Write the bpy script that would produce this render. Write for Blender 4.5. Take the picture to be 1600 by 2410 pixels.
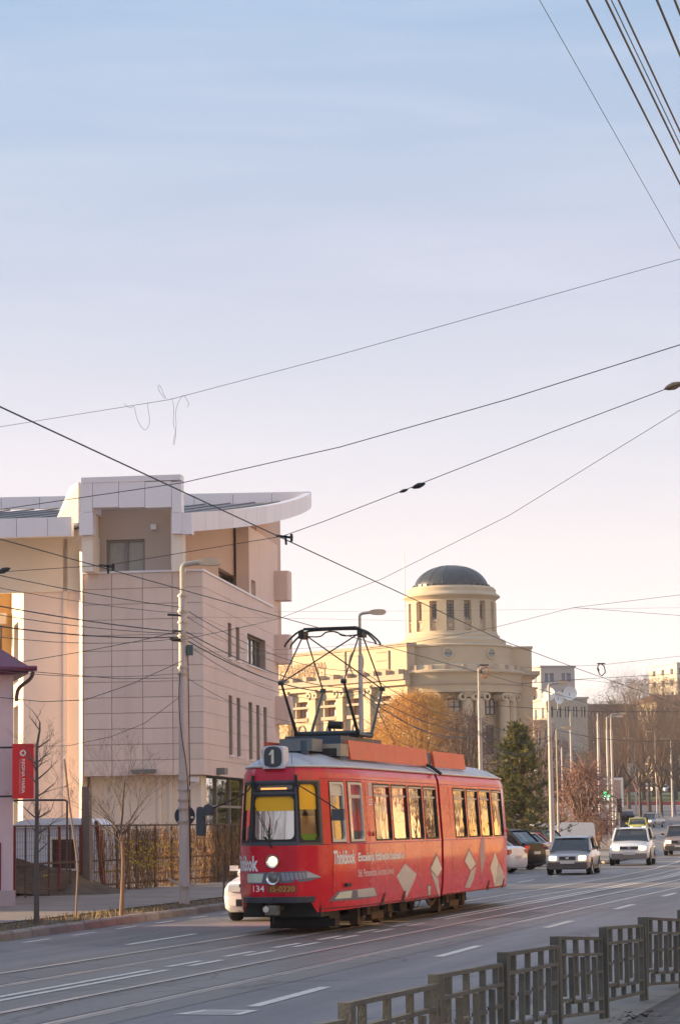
import bpy, bmesh, math, random
from math import sin, cos, tan, pi, radians, degrees, atan2, sqrt, hypot
from mathutils import Vector, Matrix

for o in list(bpy.data.objects):
    bpy.data.objects.remove(o)
scene = bpy.context.scene
COL = scene.collection
rng = random.Random(7)

# ------------------------------------------------------------------ camera
F, CAMH, PITCH, ROLL = 5800.0, 1.85, radians(7.29), radians(-0.8)
cd = bpy.data.cameras.new('camera')
cam = bpy.data.objects.new('camera', cd)
COL.objects.link(cam)
cd.sensor_fit = 'HORIZONTAL'
cd.sensor_width = 36.0
cd.lens = F / 1600.0 * 36.0
cd.clip_start = 0.5
cd.clip_end = 6000
RM = Matrix.Rotation(pi / 2 + PITCH, 3, 'X') @ Matrix.Rotation(ROLL, 3, 'Z')
cam.matrix_world = Matrix.Translation((0, 0, CAMH)) @ RM.to_4x4()
scene.camera = cam

# ------------------------------------------------------------------ sky, sun, exposure
SUN_EL, SUN_AZ = radians(11.0), atan2(-0.98, 0.19)      # azimuth measured from +Y towards +X
w = bpy.data.worlds.new('World')
scene.world = w
w.use_nodes = True
nt = w.node_tree
nt.nodes.clear()
N = nt.nodes.new
out = N('ShaderNodeOutputWorld'); bg = N('ShaderNodeBackground')
sky = N('ShaderNodeTexSky'); sky.sky_type = 'NISHITA'; sky.sun_disc = False
sky.sun_elevation = SUN_EL; sky.sun_rotation = SUN_AZ
sky.air_density = 1.0; sky.dust_density = 1.4; sky.ozone_density = 1.6; sky.altitude = 100
tc = N('ShaderNodeTexCoord'); sep = N('ShaderNodeSeparateXYZ')
ramp = N('ShaderNodeValToRGB')                      # thin high veil of cloud: same all round the sky
e = ramp.color_ramp.elements
e[0].position = 0.0; e[0].color = (5.0, 4.35, 4.05, 1)
e[1].position = 1.0; e[1].color = (2.2, 2.75, 3.6, 1)
for p, c in ((0.07, (4.6, 4.05, 3.95, 1)), (0.12, (3.75, 3.4, 3.55, 1)), (0.17, (2.95, 2.9, 3.3, 1)), (0.235, (2.2, 2.4, 3.0, 1)), (0.33, (1.5, 2.1, 2.95, 1)), (0.6, (1.9, 2.45, 3.3, 1))):
    x = e.new(p); x.color = c
noi = N('ShaderNodeTexNoise'); noi.inputs['Scale'].default_value = 3.0; noi.inputs['Detail'].default_value = 5
mp = N('ShaderNodeMapping'); mp.inputs['Scale'].default_value = (1.0, 1.0, 6.0)
nr = N('ShaderNodeMapRange'); nr.inputs[1].default_value = 0.35; nr.inputs[2].default_value = 0.75; nr.inputs[3].default_value = 0.84; nr.inputs[4].default_value = 0.97
mix = N('ShaderNodeMix'); mix.data_type = 'RGBA'
L = nt.links.new
L(tc.outputs['Generated'], sep.inputs[0]); L(sep.outputs['Z'], ramp.inputs[0])
L(tc.outputs['Generated'], mp.inputs[0]); L(mp.outputs[0], noi.inputs['Vector']); L(noi.outputs[0], nr.inputs[0])
cl2 = N('ShaderNodeTexNoise'); cl2.inputs['Scale'].default_value = 5.0; cl2.inputs['Detail'].default_value = 7; cl2.inputs['Distortion'].default_value = .6
mp2 = N('ShaderNodeMapping'); mp2.inputs['Scale'].default_value = (1.0, 1.0, 9.0); mp2.inputs['Rotation'].default_value = (0.0, radians(6), 0.0)
cr2 = N('ShaderNodeMapRange'); cr2.inputs[1].default_value = .42; cr2.inputs[2].default_value = .72; cr2.inputs[3].default_value = 0.0; cr2.inputs[4].default_value = .13
cm = N('ShaderNodeMix'); cm.data_type = 'RGBA'; cm.inputs[7].default_value = (4.3, 4.05, 4.25, 1)
L(tc.outputs['Generated'], mp2.inputs[0]); L(mp2.outputs[0], cl2.inputs['Vector']); L(cl2.outputs[0], cr2.inputs[0]); L(cr2.outputs[0], cm.inputs[0]); L(ramp.outputs[0], cm.inputs[6])
L(nr.outputs[0], mix.inputs[0]); L(sky.outputs[0], mix.inputs[6]); L(cm.outputs[2], mix.inputs[7])
L(mix.outputs[2], bg.inputs[0]); bg.inputs[1].default_value = 0.10
L(bg.outputs[0], out.inputs[0])
sd = bpy.data.lights.new('sun', 'SUN'); sd.energy = 5.0; sd.angle = radians(0.6); sd.color = (1.0, 0.72, 0.40)
sun = bpy.data.objects.new('sun', sd); COL.objects.link(sun)
SUND = Vector((sin(SUN_AZ) * cos(SUN_EL), cos(SUN_AZ) * cos(SUN_EL), sin(SUN_EL)))
sun.rotation_euler = SUND.to_track_quat('Z', 'Y').to_euler()
vs = scene.view_settings
vs.view_transform = 'Standard'; vs.look = 'None'; vs.exposure = 1.42; vs.gamma = 1.0; vs.use_curve_mapping = False
scene.render.engine = 'CYCLES'
scene.render.resolution_x = 679; scene.render.resolution_y = 1024
try:
    scene.cycles.max_bounces = 8; scene.cycles.transparent_max_bounces = 12
except Exception:
    pass

# ------------------------------------------------------------------ picture <-> place helpers
CAMP = Vector((0, 0, CAMH))
def ray(px, py):
    return RM @ Vector(((px - 800) / F, -(py - 1205) / F, -1.0))
def G(px, py, z=0.0):
    d = ray(px, py); return CAMP + d * ((z - CAMH) / d.z)
def P(px, py, D):
    d = ray(px, py); return CAMP + d * (D / d.y)
def proj(p):
    q = RM.transposed() @ (Vector(p) - CAMP); return 800 + F * q.x / -q.z, 1205 - F * q.y / -q.z
def onplane(px, py, p0, n):
    d = ray(px, py); t = (Vector(p0) - CAMP).dot(n) / d.dot(n); return CAMP + d * t
PHI = radians(14.8)                     # the street runs 14.8 degrees to the right of the view
RD = Vector((sin(PHI), cos(PHI), 0)); ND = Vector((cos(PHI), -sin(PHI), 0))
def W(u, s, z=0.0):                     # u across the street, s along it
    return ND * u + RD * s + Vector((0, 0, z))
HZ = [(-4000, 0), (0, 0), (120, 0), (150, .1), (180, .38), (210, .72), (240, 1.1), (270, 1.45), (300, 1.95), (340, 3.1), (380, 4.6), (450, 7.2), (600, 12), (900, 18), (4000, 24)]
def hz(Y):
    for (a, za), (b, zb) in zip(HZ, HZ[1:]):
        if Y <= b:
            return za + (zb - za) * max(0, (Y - a)) / (b - a)
    return HZ[-1][1]

# ------------------------------------------------------------------ object helpers
def link(o, parent=None):
    COL.objects.link(o)
    if parent is not None: o.parent = parent
    return o
def tag(o, label=None, cat=None, group=None, kind=None):
    if label: o['label'] = label
    if cat: o['category'] = cat
    if group: o['group'] = group
    if kind: o['kind'] = kind
    return o
def thing(name, label, cat, loc=(0, 0, 0), rz=0.0, group=None):
    o = bpy.data.objects.new(name, None); o.empty_display_size = .2
    link(o); o.location = loc; o.rotation_euler = (0, 0, rz)
    return tag(o, label, cat, group)
def copy_tree(o, parent=None):
    c = o.copy(); COL.objects.link(c); c.parent = parent
    for ch in list(o.children): copy_tree(ch, c)
    return c
def local(root, p):
    return Matrix.Translation(root.location).__matmul__(root.rotation_euler.to_matrix().to_4x4()).inverted() @ Vector(p)

class MB:
    def __init__(s): s.v = []; s.f = []
    def add(s, vs, fs):
        b = len(s.v); s.v += [tuple(v) for v in vs]; s.f += [tuple(i + b for i in f) for f in fs]; return s
    def box(s, x0, x1, y0, y1, z0, z1):
        return s.add([(x0, y0, z0), (x1, y0, z0), (x1, y1, z0), (x0, y1, z0), (x0, y0, z1), (x1, y0, z1), (x1, y1, z1), (x0, y1, z1)],
                     [(0, 3, 2, 1), (4, 5, 6, 7), (0, 1, 5, 4), (1, 2, 6, 5), (2, 3, 7, 6), (3, 0, 4, 7)])
    def obox(s, c, ax, ay, az):         # oriented box: centre and three half vectors
        c = Vector(c); ax = Vector(ax); ay = Vector(ay); az = Vector(az)
        vs = [c + ax * i + ay * j + az * k for k in (-1, 1) for j, i in ((-1, -1), (-1, 1), (1, 1), (1, -1))]
        return s.add(vs, [(0, 3, 2, 1), (4, 5, 6, 7), (0, 1, 5, 4), (1, 2, 6, 5), (2, 3, 7, 6), (3, 0, 4, 7)])
    def beam(s, a, b, w, h=None, up=(0, 0, 1)):
        a = Vector(a); b = Vector(b); d = b - a; L_ = d.length; d.normalize(); h = h or w
        up = Vector(up)
        if abs(d.dot(up)) > .98: up = Vector((0, 1, 0)) if abs(d.y) < .9 else Vector((1, 0, 0))
        x = d.cross(up).normalized(); y = x.cross(d).normalized()
        return s.obox((a + b) / 2, x * w / 2, d * L_ / 2, y * h / 2)
    def tube(s, pts, r, n=6, cap=True):
        pts = [Vector(p) for p in pts]; m = len(pts)
        rs = r if isinstance(r, (list, tuple)) else [r] * m
        if len(rs) != m: rs = [rs[min(len(rs) - 1, int(i * len(rs) / m))] for i in range(m)]
        b = len(s.v); prev = None
        for i, p in enumerate(pts):
            t = (pts[min(i + 1, m - 1)] - pts[max(i - 1, 0)])
            if t.length < 1e-9: t = Vector((0, 0, 1))
            t.normalize()
            if prev is None:
                up = Vector((0, 0, 1)) if abs(t.z) < .9 else Vector((1, 0, 0))
                x = t.cross(up).normalized()
            else:
                x = (prev - t * prev.dot(t))
                if x.length < 1e-6: x = t.orthogonal()
                x.normalize()
            y = t.cross(x); prev = x
            for k in range(n):
                a = 2 * pi * k / n
                s.v.append(tuple(p + (x * cos(a) + y * sin(a)) * rs[i]))
        for i in range(m - 1):
            for k in range(n):
                k2 = (k + 1) % n
                s.f.append((b + i * n + k, b + i * n + k2, b + (i + 1) * n + k2, b + (i + 1) * n + k))
        if cap and n > 2:
            s.f.append(tuple(b + k for k in range(n))[::-1]); s.f.append(tuple(b + (m - 1) * n + k for k in range(n)))
        return s
    def lathe(s, prof, c=(0, 0, 0), n=24, a0=0.0, a1=2 * pi, axis='z'):
        c = Vector(c); full = abs(a1 - a0 - 2 * pi) < 1e-6; m = n if full else n + 1; b = len(s.v)
        for r, z in prof:
            for k in range(m):
                a = a0 + (a1 - a0) * k / n
                if axis == 'z': q = Vector((r * cos(a), r * sin(a), z))
                elif axis == 'x': q = Vector((z, r * cos(a), r * sin(a)))
                else: q = Vector((r * cos(a), z, r * sin(a)))
                s.v.append(tuple(c + q))
        for i in range(len(prof) - 1):
            for k in range(n):
                k2 = (k + 1) % m
                s.f.append((b + i * m + k, b + i * m + k2, b + (i + 1) * m + k2, b + (i + 1) * m + k))
        return s
    def prism(s, poly, z0, z1, fn=None):  # poly in 2d extruded; fn maps (a,b,c)->xyz
        fn = fn or (lambda a, b, c: (a, b, c)); n = len(poly)
        vs = [fn(a, b, z0) for a, b in poly] + [fn(a, b, z1) for a, b in poly]
        fs = [tuple(range(n))[::-1], tuple(range(n, 2 * n))] + [(i, (i + 1) % n, n + (i + 1) % n, n + i) for i in range(n)]
        return s.add(vs, fs)
    def quad(s, a, b, c, d): return s.add([a, b, c, d], [(0, 1, 2, 3)])
    def mesh(s, name, m, smooth=False, fix=True):
        me = bpy.data.meshes.new(name); me.from_pydata(s.v, [], s.f)
        if fix and len(s.f) < 60000:
            bm = bmesh.new(); bm.from_mesh(me); bmesh.ops.recalc_face_normals(bm, faces=bm.faces); bm.to_mesh(me); bm.free()
        if m is not None: me.materials.append(m)
        if smooth:
            me.polygons.foreach_set('use_smooth', [True] * len(me.polygons))
            try: me.set_sharp_from_angle(angle=radians(40))
            except Exception: pass
        me.update(); return me
    def build(s, name, m, parent=None, smooth=False, loc=None, rz=None, fix=True):
        o = bpy.data.objects.new(name, s.mesh(name, m, smooth, fix)); link(o, parent)
        if loc is not None: o.location = loc
        if rz is not None: o.rotation_euler = (0, 0, rz)
        return o
def inst(name, me, parent=None, loc=(0, 0, 0), rot=(0, 0, 0), sc=(1, 1, 1)):
    o = bpy.data.objects.new(name, me); link(o, parent); o.location = loc; o.rotation_euler = rot; o.scale = sc; return o
def rsub(rects, holes):
    for h0, h1, k0, k1 in holes:
        o_ = []
        for a0, a1, b0, b1 in rects:
            if h1 <= a0 or h0 >= a1 or k1 <= b0 or k0 >= b1: o_.append((a0, a1, b0, b1)); continue
            if h0 > a0: o_.append((a0, h0, b0, b1))
            if h1 < a1: o_.append((h1, a1, b0, b1))
            x0, x1 = max(a0, h0), min(a1, h1)
            if k0 > b0: o_.append((x0, x1, b0, k0))
            if k1 < b1: o_.append((x0, x1, k1, b1))
        rects = o_
    return rects
def chaikin(p, n=2):
    for _ in range(n):
        q = [p[0]]
        for a, b in zip(p, p[1:]):
            a = Vector(a); b = Vector(b); q += [a * .75 + b * .25, a * .25 + b * .75]
        q.append(p[-1]); p = q
    return [Vector(x) for x in p]
def sag(a, b, d, n=12):
    a = Vector(a); b = Vector(b)
    return [a.lerp(b, i / n) - Vector((0, 0, d * 4 * (i / n) * (1 - i / n))) for i in range(n + 1)]
def text_geo(body, size=1.0, bold=0.0, sx=1.0, spacing=1.0):
    c = bpy.data.curves.new('t', 'FONT'); c.body = body; c.size = size; c.offset = bold; c.resolution_u = 3; c.space_character = spacing
    o = bpy.data.objects.new('t', c); COL.objects.link(o)
    me = bpy.data.meshes.new_from_object(o.evaluated_get(bpy.context.evaluated_depsgraph_get()))
    vs = [(v.co.x * sx, v.co.y) for v in me.vertices]; fs = [tuple(p.vertices) for p in me.polygons]
    bpy.data.objects.remove(o); bpy.data.curves.remove(c); bpy.data.meshes.remove(me)
    return vs, fs
def text_fit(body, width, height, bold=0.0, spacing=1.0):
    vs, fs = text_geo(body, 1.0, bold, 1.0, spacing)
    x0 = min(v[0] for v in vs); x1 = max(v[0] for v in vs); y0 = min(v[1] for v in vs); y1 = max(v[1] for v in vs)
    return [((x - x0) / (x1 - x0) * width, (y - y0) / (y1 - y0) * height) for x, y in vs], fs

# ------------------------------------------------------------------ materials
MATS = {}
def mat(name, col, rough=.6, metal=0.0, var=.12, scale=6.0, bump=0.0, bscale=40.0, coat=0.0, spec=.5, dirt=None, dscale=1.5, dlo=.5, dhi=.75, emit=None, trans=0.0, rnd=0.0, streak=None):
    if name in MATS: return MATS[name]
    m = bpy.data.materials.new(name); m.use_nodes = True; t = m.node_tree; n = t.nodes; l = t.links.new
    b = n['Principled BSDF']
    b.inputs['Roughness'].default_value = rough; b.inputs['Metallic'].default_value = metal
    b.inputs['Specular IOR Level'].default_value = spec
    if coat: b.inputs['Coat Weight'].default_value = coat; b.inputs['Coat Roughness'].default_value = .06
    if trans: b.inputs['Transmission Weight'].default_value = trans
    c = (*col, 1)
    if emit: b.inputs['Emission Color'].default_value = (*emit[:3], 1); b.inputs['Emission Strength'].default_value = emit[3]
    if var > 0:
        tcn = n.new('ShaderNodeTexCoord')
        no = n.new('ShaderNodeTexNoise'); no.inputs['Scale'].default_value = scale; no.inputs['Detail'].default_value = 6; no.inputs['Roughness'].default_value = .65
        l(tcn.outputs['Object'], no.inputs['Vector'])
        mx = n.new('ShaderNodeMix'); mx.data_type = 'RGBA'
        mx.inputs[6].default_value = (*[x * (1 - var * 1.6) for x in col], 1); mx.inputs[7].default_value = (*[min(1, x * (1 + var * 1.6)) for x in col], 1)
        l(no.outputs[0], mx.inputs[0]); res = mx.outputs[2]
        if dirt:
            n2 = n.new('ShaderNodeTexNoise'); n2.inputs['Scale'].default_value = dscale; n2.inputs['Detail'].default_value = 8; n2.inputs['Roughness'].default_value = .7
            l(tcn.outputs['Object'], n2.inputs['Vector'])
            mr = n.new('ShaderNodeMapRange'); mr.inputs[1].default_value = dlo; mr.inputs[2].default_value = dhi
            l(n2.outputs[0], mr.inputs[0])
            m2 = n.new('ShaderNodeMix'); m2.data_type = 'RGBA'; l(mr.outputs[0], m2.inputs[0]); l(res, m2.inputs[6]); m2.inputs[7].default_value = (*dirt, 1)
            res = m2.outputs[2]
        if streak:
            ms = n.new('ShaderNodeMapping'); ms.inputs['Scale'].default_value = streak[3]; l(tcn.outputs['Object'], ms.inputs[0])
            n4 = n.new('ShaderNodeTexNoise'); n4.inputs['Scale'].default_value = 1.0; n4.inputs['Detail'].default_value = 5; l(ms.outputs[0], n4.inputs['Vector'])
            m4 = n.new('ShaderNodeMapRange'); m4.inputs[1].default_value = .5; m4.inputs[2].default_value = .78; m4.inputs[4].default_value = streak[4]; l(n4.outputs[0], m4.inputs[0])
            x4 = n.new('ShaderNodeMix'); x4.data_type = 'RGBA'; l(m4.outputs[0], x4.inputs[0]); l(res, x4.inputs[6]); x4.inputs[7].default_value = (*streak[:3], 1); res = x4.outputs[2]
        if rnd:
            oi = n.new('ShaderNodeObjectInfo'); m5 = n.new('ShaderNodeMapRange'); m5.inputs[3].default_value = 1 - rnd; m5.inputs[4].default_value = 1 + rnd * .6; l(oi.outputs['Random'], m5.inputs[0])
            x5 = n.new('ShaderNodeMix'); x5.data_type = 'RGBA'; x5.blend_type = 'MULTIPLY'; x5.inputs[0].default_value = 1.0; l(res, x5.inputs[6]); l(m5.outputs[0], x5.inputs[7]); res = x5.outputs[2]
        l(res, b.inputs['Base Color'])
        rr = n.new('ShaderNodeMapRange'); rr.inputs[3].default_value = max(0, rough - .08); rr.inputs[4].default_value = min(1, rough + .1)
        l(no.outputs[0], rr.inputs[0]); l(rr.outputs[0], b.inputs['Roughness'])
        if bump:
            n3 = n.new('ShaderNodeTexNoise'); n3.inputs['Scale'].default_value = bscale; n3.inputs['Detail'].default_value = 4
            l(tcn.outputs['Object'], n3.inputs['Vector'])
            bp = n.new('ShaderNodeBump'); bp.inputs['Strength'].default_value = bump; bp.inputs['Distance'].default_value = .02
            l(n3.outputs[0], bp.inputs['Height']); l(bp.outputs[0], b.inputs['Normal'])
    else:
        b.inputs['Base Color'].default_value = c
    MATS[name] = m; return m
def glass(name, tint=(.75, .78, .78), base=.04, gain=1.0, rough=.015, refl=(1, 1, 1)):
    if name in MATS: return MATS[name]
    m = bpy.data.materials.new(name); m.use_nodes = True; t = m.node_tree; n = t.nodes; l = t.links.new
    n.remove(n['Principled BSDF']); o = n['Material Output']
    tr = n.new('ShaderNodeBsdfTransparent'); tr.inputs[0].default_value = (*tint, 1)
    gl = n.new('ShaderNodeBsdfGlossy'); gl.inputs['Color'].default_value = (*refl, 1); gl.inputs['Roughness'].default_value = rough
    fr = n.new('ShaderNodeFresnel'); fr.inputs[0].default_value = 1.55
    ma = n.new('ShaderNodeMath'); ma.operation = 'MULTIPLY_ADD'; ma.use_clamp = True; ma.inputs[1].default_value = gain; ma.inputs[2].default_value = base
    tcn = n.new('ShaderNodeTexCoord'); no = n.new('ShaderNodeTexNoise'); no.inputs['Scale'].default_value = 1.7; l(tcn.outputs['Object'], no.inputs['Vector'])
    bp = n.new('ShaderNodeBump'); bp.inputs['Strength'].default_value = .05; bp.inputs['Distance'].default_value = .05; l(no.outputs[0], bp.inputs['Height']); l(bp.outputs[0], gl.inputs['Normal'])
    mx = n.new('ShaderNodeMixShader'); l(fr.outputs[0], ma.inputs[0]); l(ma.outputs[0], mx.inputs[0]); l(tr.outputs[0], mx.inputs[1]); l(gl.outputs[0], mx.inputs[2]); l(mx.outputs[0], o.inputs[0])
    MATS[name] = m; return m

def asphalt(name, c, c2, rough=.6):
    m = bpy.data.materials.new(name); m.use_nodes = True; t = m.node_tree; n = t.nodes; l = t.links.new; b = n['Principled BSDF']
    tcn = n.new('ShaderNodeTexCoord'); mpn = n.new('ShaderNodeMapping'); mpn.inputs['Rotation'].default_value = (0, 0, radians(14.8)); l(tcn.outputs['Object'], mpn.inputs[0]); V_ = mpn.outputs[0]
    def noise(sc, det, vec, rgh=.6):
        q = n.new('ShaderNodeTexNoise'); q.inputs['Scale'].default_value = sc; q.inputs['Detail'].default_value = det; q.inputs['Roughness'].default_value = rgh; l(vec, q.inputs['Vector']); return q.outputs[0]
    def rng_(x, a, b_, lo=0.0, hi=1.0):
        q = n.new('ShaderNodeMapRange'); q.inputs[1].default_value = a; q.inputs[2].default_value = b_; q.inputs[3].default_value = lo; q.inputs[4].default_value = hi; l(x, q.inputs[0]); return q.outputs[0]
    def mixc(f, a, b_, mode='MIX'):
        q = n.new('ShaderNodeMix'); q.data_type = 'RGBA'; q.blend_type = mode
        l(f, q.inputs[0]) if not isinstance(f, float) else setattr(q.inputs[0], 'default_value', f)
        for x, i in ((a, 6), (b_, 7)):
            if isinstance(x, tuple): q.inputs[i].default_value = (*x, 1)
            else: l(x, q.inputs[i])
        return q.outputs[2]
    st = n.new('ShaderNodeMapping'); st.inputs['Scale'].default_value = (1.1, .05, 1); l(V_, st.inputs[0])
    lane = noise(1.0, 4, st.outputs[0]); big = noise(.22, 8, V_, .7); fine = noise(38, 3, V_); patch = n.new('ShaderNodeTexVoronoi'); patch.inputs['Scale'].default_value = .16; patch.distance = 'CHEBYCHEV'; l(V_, patch.inputs['Vector'])
    sp = n.new('ShaderNodeSeparateColor'); l(patch.outputs['Color'], sp.inputs[0])
    base = mixc(rng_(big, .3, .7), c, c2); base = mixc(rng_(lane, .52, .75, 0, .55), base, tuple(x * .62 for x in c)); base = mixc(rng_(sp.outputs[0], .74, .75, 0, .75), base, tuple(x * .6 for x in c)); base = mixc(rng_(sp.outputs[1], .80, .81, 0, .7), base, tuple(x * 1.3 for x in c2))
    wv = n.new('ShaderNodeMix'); wv.data_type = 'RGBA'; wv.inputs[0].default_value = .22; q = n.new('ShaderNodeTexNoise'); q.inputs['Scale'].default_value = 1.6; q.inputs['Detail'].default_value = 5; l(V_, q.inputs['Vector']); l(V_, wv.inputs[6]); l(q.outputs[1], wv.inputs[7])
    cr = n.new('ShaderNodeTexVoronoi'); cr.feature = 'DISTANCE_TO_EDGE'; cr.inputs['Scale'].default_value = .34; l(wv.outputs[2], cr.inputs['Vector'])
    ck = rng_(cr.outputs[0], .0, .012, .85, 0.0); base = mixc(ck, base, (.018, .017, .017)); base = mixc(rng_(fine, .3, .75, .0, .35), base, tuple(x * 1.7 for x in c2))
    l(base, b.inputs['Base Color']); l(rng_(lane, .4, .7, rough + .05, rough - .2), b.inputs['Roughness'])
    bp = n.new('ShaderNodeBump'); bp.inputs['Strength'].default_value = .5; bp.inputs['Distance'].default_value = .012; l(fine, bp.inputs['Height']); l(bp.outputs[0], b.inputs['Normal']); MATS[name] = m; return m
M_ASPH = asphalt('asphalt', (.125, .112, .122), (.165, .148, .152))
M_ASPH2 = asphalt('track bed asphalt', (.145, .125, .12), (.185, .16, .15))
M_GROUND = mat('worn ground', (.11, .105, .10), .8, var=.25, scale=.15, bump=.3, bscale=30, dirt=(.08, .075, .07), dscale=.1)
M_PAINT = mat('road paint', (.66, .61, .56), .55, var=.18, scale=5, dirt=(.14, .14, .14), dscale=6, dlo=.56, dhi=.7)
M_RAIL = mat('rail steel', (.58, .53, .50), .30, metal=.7, var=.15, scale=3)
M_SLOT = mat('rail groove', (.03, .028, .028), .8)
M_RAILBED = mat('rail bed concrete strip', (.46, .39, .36), .6, var=.2, scale=2, bump=.2, dirt=(.15, .135, .13), dscale=1.2, dlo=.5, dhi=.7)
M_KERB = mat('kerb concrete', (.27, .235, .215), .8, var=.2, scale=3, bump=.4, bscale=40, dirt=(.13, .11, .095), dscale=2, rnd=.18)
M_SOIL = mat('soil', (.085, .06, .042), .95, var=.3, scale=2.5, bump=1.0, bscale=14, dirt=(.16, .10, .055), dscale=1.2)
M_DRYGRASS = mat('dry grass', (.22, .16, .07), .9, var=.3, scale=4)
M_GRASS = mat('green grass', (.09, .12, .035), .9, var=.3, scale=.4)
M_WIRE = mat('wire black', (.03, .03, .035), .5, var=0)
M_WIRE2 = mat('wire grey', (.13, .12, .13), .5, var=0)
M_BLACK = mat('black rubber', (.018, .018, .02), .65, var=.1)
M_DARK = mat('dark steel', (.035, .034, .036), .6, metal=.3, var=.2, scale=4, dirt=(.09, .06, .04), dscale=3)
M_CHROME = mat('chrome', (.75, .74, .72), .15, metal=1.0, var=.03)
M_WHITEP = mat('white paint', (.80, .79, .78), .5, var=.04)
def pavers(name, c1, c2, mortar, bw, bh, ang=0.0):
    m = bpy.data.materials.new(name); m.use_nodes = True; t = m.node_tree; n = t.nodes; l = t.links.new; b = n['Principled BSDF']
    tcn = n.new('ShaderNodeTexCoord'); mpn = n.new('ShaderNodeMapping'); mpn.inputs['Rotation'].default_value = (0, 0, ang)
    br = n.new('ShaderNodeTexBrick'); br.inputs['Color1'].default_value = (*c1, 1); br.inputs['Color2'].default_value = (*c2, 1); br.inputs['Mortar'].default_value = (*mortar, 1)
    br.inputs['Scale'].default_value = 1.0; br.inputs['Brick Width'].default_value = bw; br.inputs['Row Height'].default_value = bh; br.inputs['Mortar Size'].default_value = .012
    no = n.new('ShaderNodeTexNoise'); no.inputs['Scale'].default_value = .7; no.inputs['Detail'].default_value = 8
    mx = n.new('ShaderNodeMix'); mx.data_type = 'RGBA'; mx.blend_type = 'MULTIPLY'; mx.inputs[0].default_value = .6
    l(tcn.outputs['Object'], mpn.inputs[0]); l(mpn.outputs[0], br.inputs['Vector']); l(tcn.outputs['Object'], no.inputs['Vector'])
    rp = n.new('ShaderNodeMapRange'); rp.inputs[1].default_value = .3; rp.inputs[2].default_value = .7; rp.inputs[3].default_value = .55; rp.inputs[4].default_value = 1.1
    l(no.outputs[0], rp.inputs[0]); l(br.outputs[0], mx.inputs[6]); l(rp.outputs[0], mx.inputs[7]); l(mx.outputs[2], b.inputs['Base Color'])
    bp = n.new('ShaderNodeBump'); bp.inputs['Strength'].default_value = .6; bp.inputs['Distance'].default_value = .008; l(br.outputs['Fac'], bp.inputs['Height']); bp.invert = True
    l(bp.outputs[0], b.inputs['Normal']); b.inputs['Roughness'].default_value = .8
    return m
M_PAVEL = pavers('left pavers', (.29, .235, .21), (.23, .195, .18), (.12, .105, .095), .4, .2, radians(20))
M_PAVER = pavers('right pavers', (.17, .145, .13), (.12, .105, .10), (.05, .045, .04), .22, .11, radians(14.8 + 45))

# ------------------------------------------------------------------ ground, road, tracks
def sheet(name, u0, u1, s_list, z, m, parent=None, kind='structure', nu=1):
    mb = MB(); rows = []
    for s_ in s_list:
        a, b = (u0(s_) if callable(u0) else u0), (u1(s_) if callable(u1) else u1)
        row = []
        for k in range(nu + 1):
            p = W(a + (b - a) * k / nu, s_); p.z = hz(p.y) + z; row.append(len(mb.v)); mb.v.append(tuple(p))
        rows.append(row)
    for r0, r1 in zip(rows, rows[1:]):
        for k in range(nu): mb.f.append((r0[k], r0[k + 1], r1[k + 1], r1[k]))
    o = mb.build(name, m, parent, fix=False)
    if kind and parent is None: o['kind'] = kind
    return o
mb = MB(); YS = [-3000, -200, 0, 60, 100, 120, 135, 150, 165, 180, 195, 210, 225, 240, 255, 270, 285, 300, 320, 340, 360, 380, 415, 450, 520, 600, 740, 900, 2000, 4000]; XS = [-3000, -300, -100, -40, 0, 40, 100, 300, 3000]
for y in YS:
    for x in XS: mb.v.append((x, y, hz(y) - .01))
nx = len(XS)
for j in range(len(YS) - 1):
    for i in range(nx - 1): mb.f.append((j * nx + i, j * nx + i + 1, (j + 1) * nx + i + 1, (j + 1) * nx + i))
tag(mb.build('ground', M_GROUND, fix=False), kind='structure')

KU = lambda s_: -16.44 - .05 * (s_ - 39.3)             # left kerb line
SL = [-30, 0, 20, 40, 60, 80, 100, 115, 125, 135, 145, 155, 165, 175, 185, 195, 205, 215, 225, 235, 245, 255, 265, 275, 285, 295, 305, 315, 325, 335, 345, 355, 365, 375]
road = sheet('road', lambda s_: KU(min(s_, 84)) - (max(0, s_ - 84) * .25 if s_ < 130 else 11.5 + (s_ - 130) * .12), lambda s_: -4.6, SL, 0.0, M_ASPH, nu=4)
RS = [8, 25, 40, 55, 70, 85, 100, 115, 125, 135, 145, 155, 165, 175, 185, 195, 205, 215, 225, 235, 245]
bend = lambda s_: -.0009 * max(0, s_ - 70) ** 2
TRK = (-12.2, -9.45)
tb = sheet('track_bed', lambda s_: -13.35 + bend(s_), lambda s_: -8.35 + bend(s_), RS, .004, M_ASPH2, nu=2)
for tcn_ in TRK:
    for g in (-.5, .5):
        sheet('rail_strip', lambda s_: tcn_ + g - .11 + bend(s_), lambda s_: tcn_ + g + .11 + bend(s_), RS, .008, M_RAILBED, tb)
        sheet('rail', lambda s_: tcn_ + g - .045 + bend(s_), lambda s_: tcn_ + g + .035 + bend(s_), RS, .013, M_RAIL, tb)
        sg = 1 if g < 0 else -1
        sheet('rail_groove', lambda s_: tcn_ + g + sg * .062 - .018 + bend(s_), lambda s_: tcn_ + g + sg * .062 + .018 + bend(s_), RS, .014, M_SLOT, tb)
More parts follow.
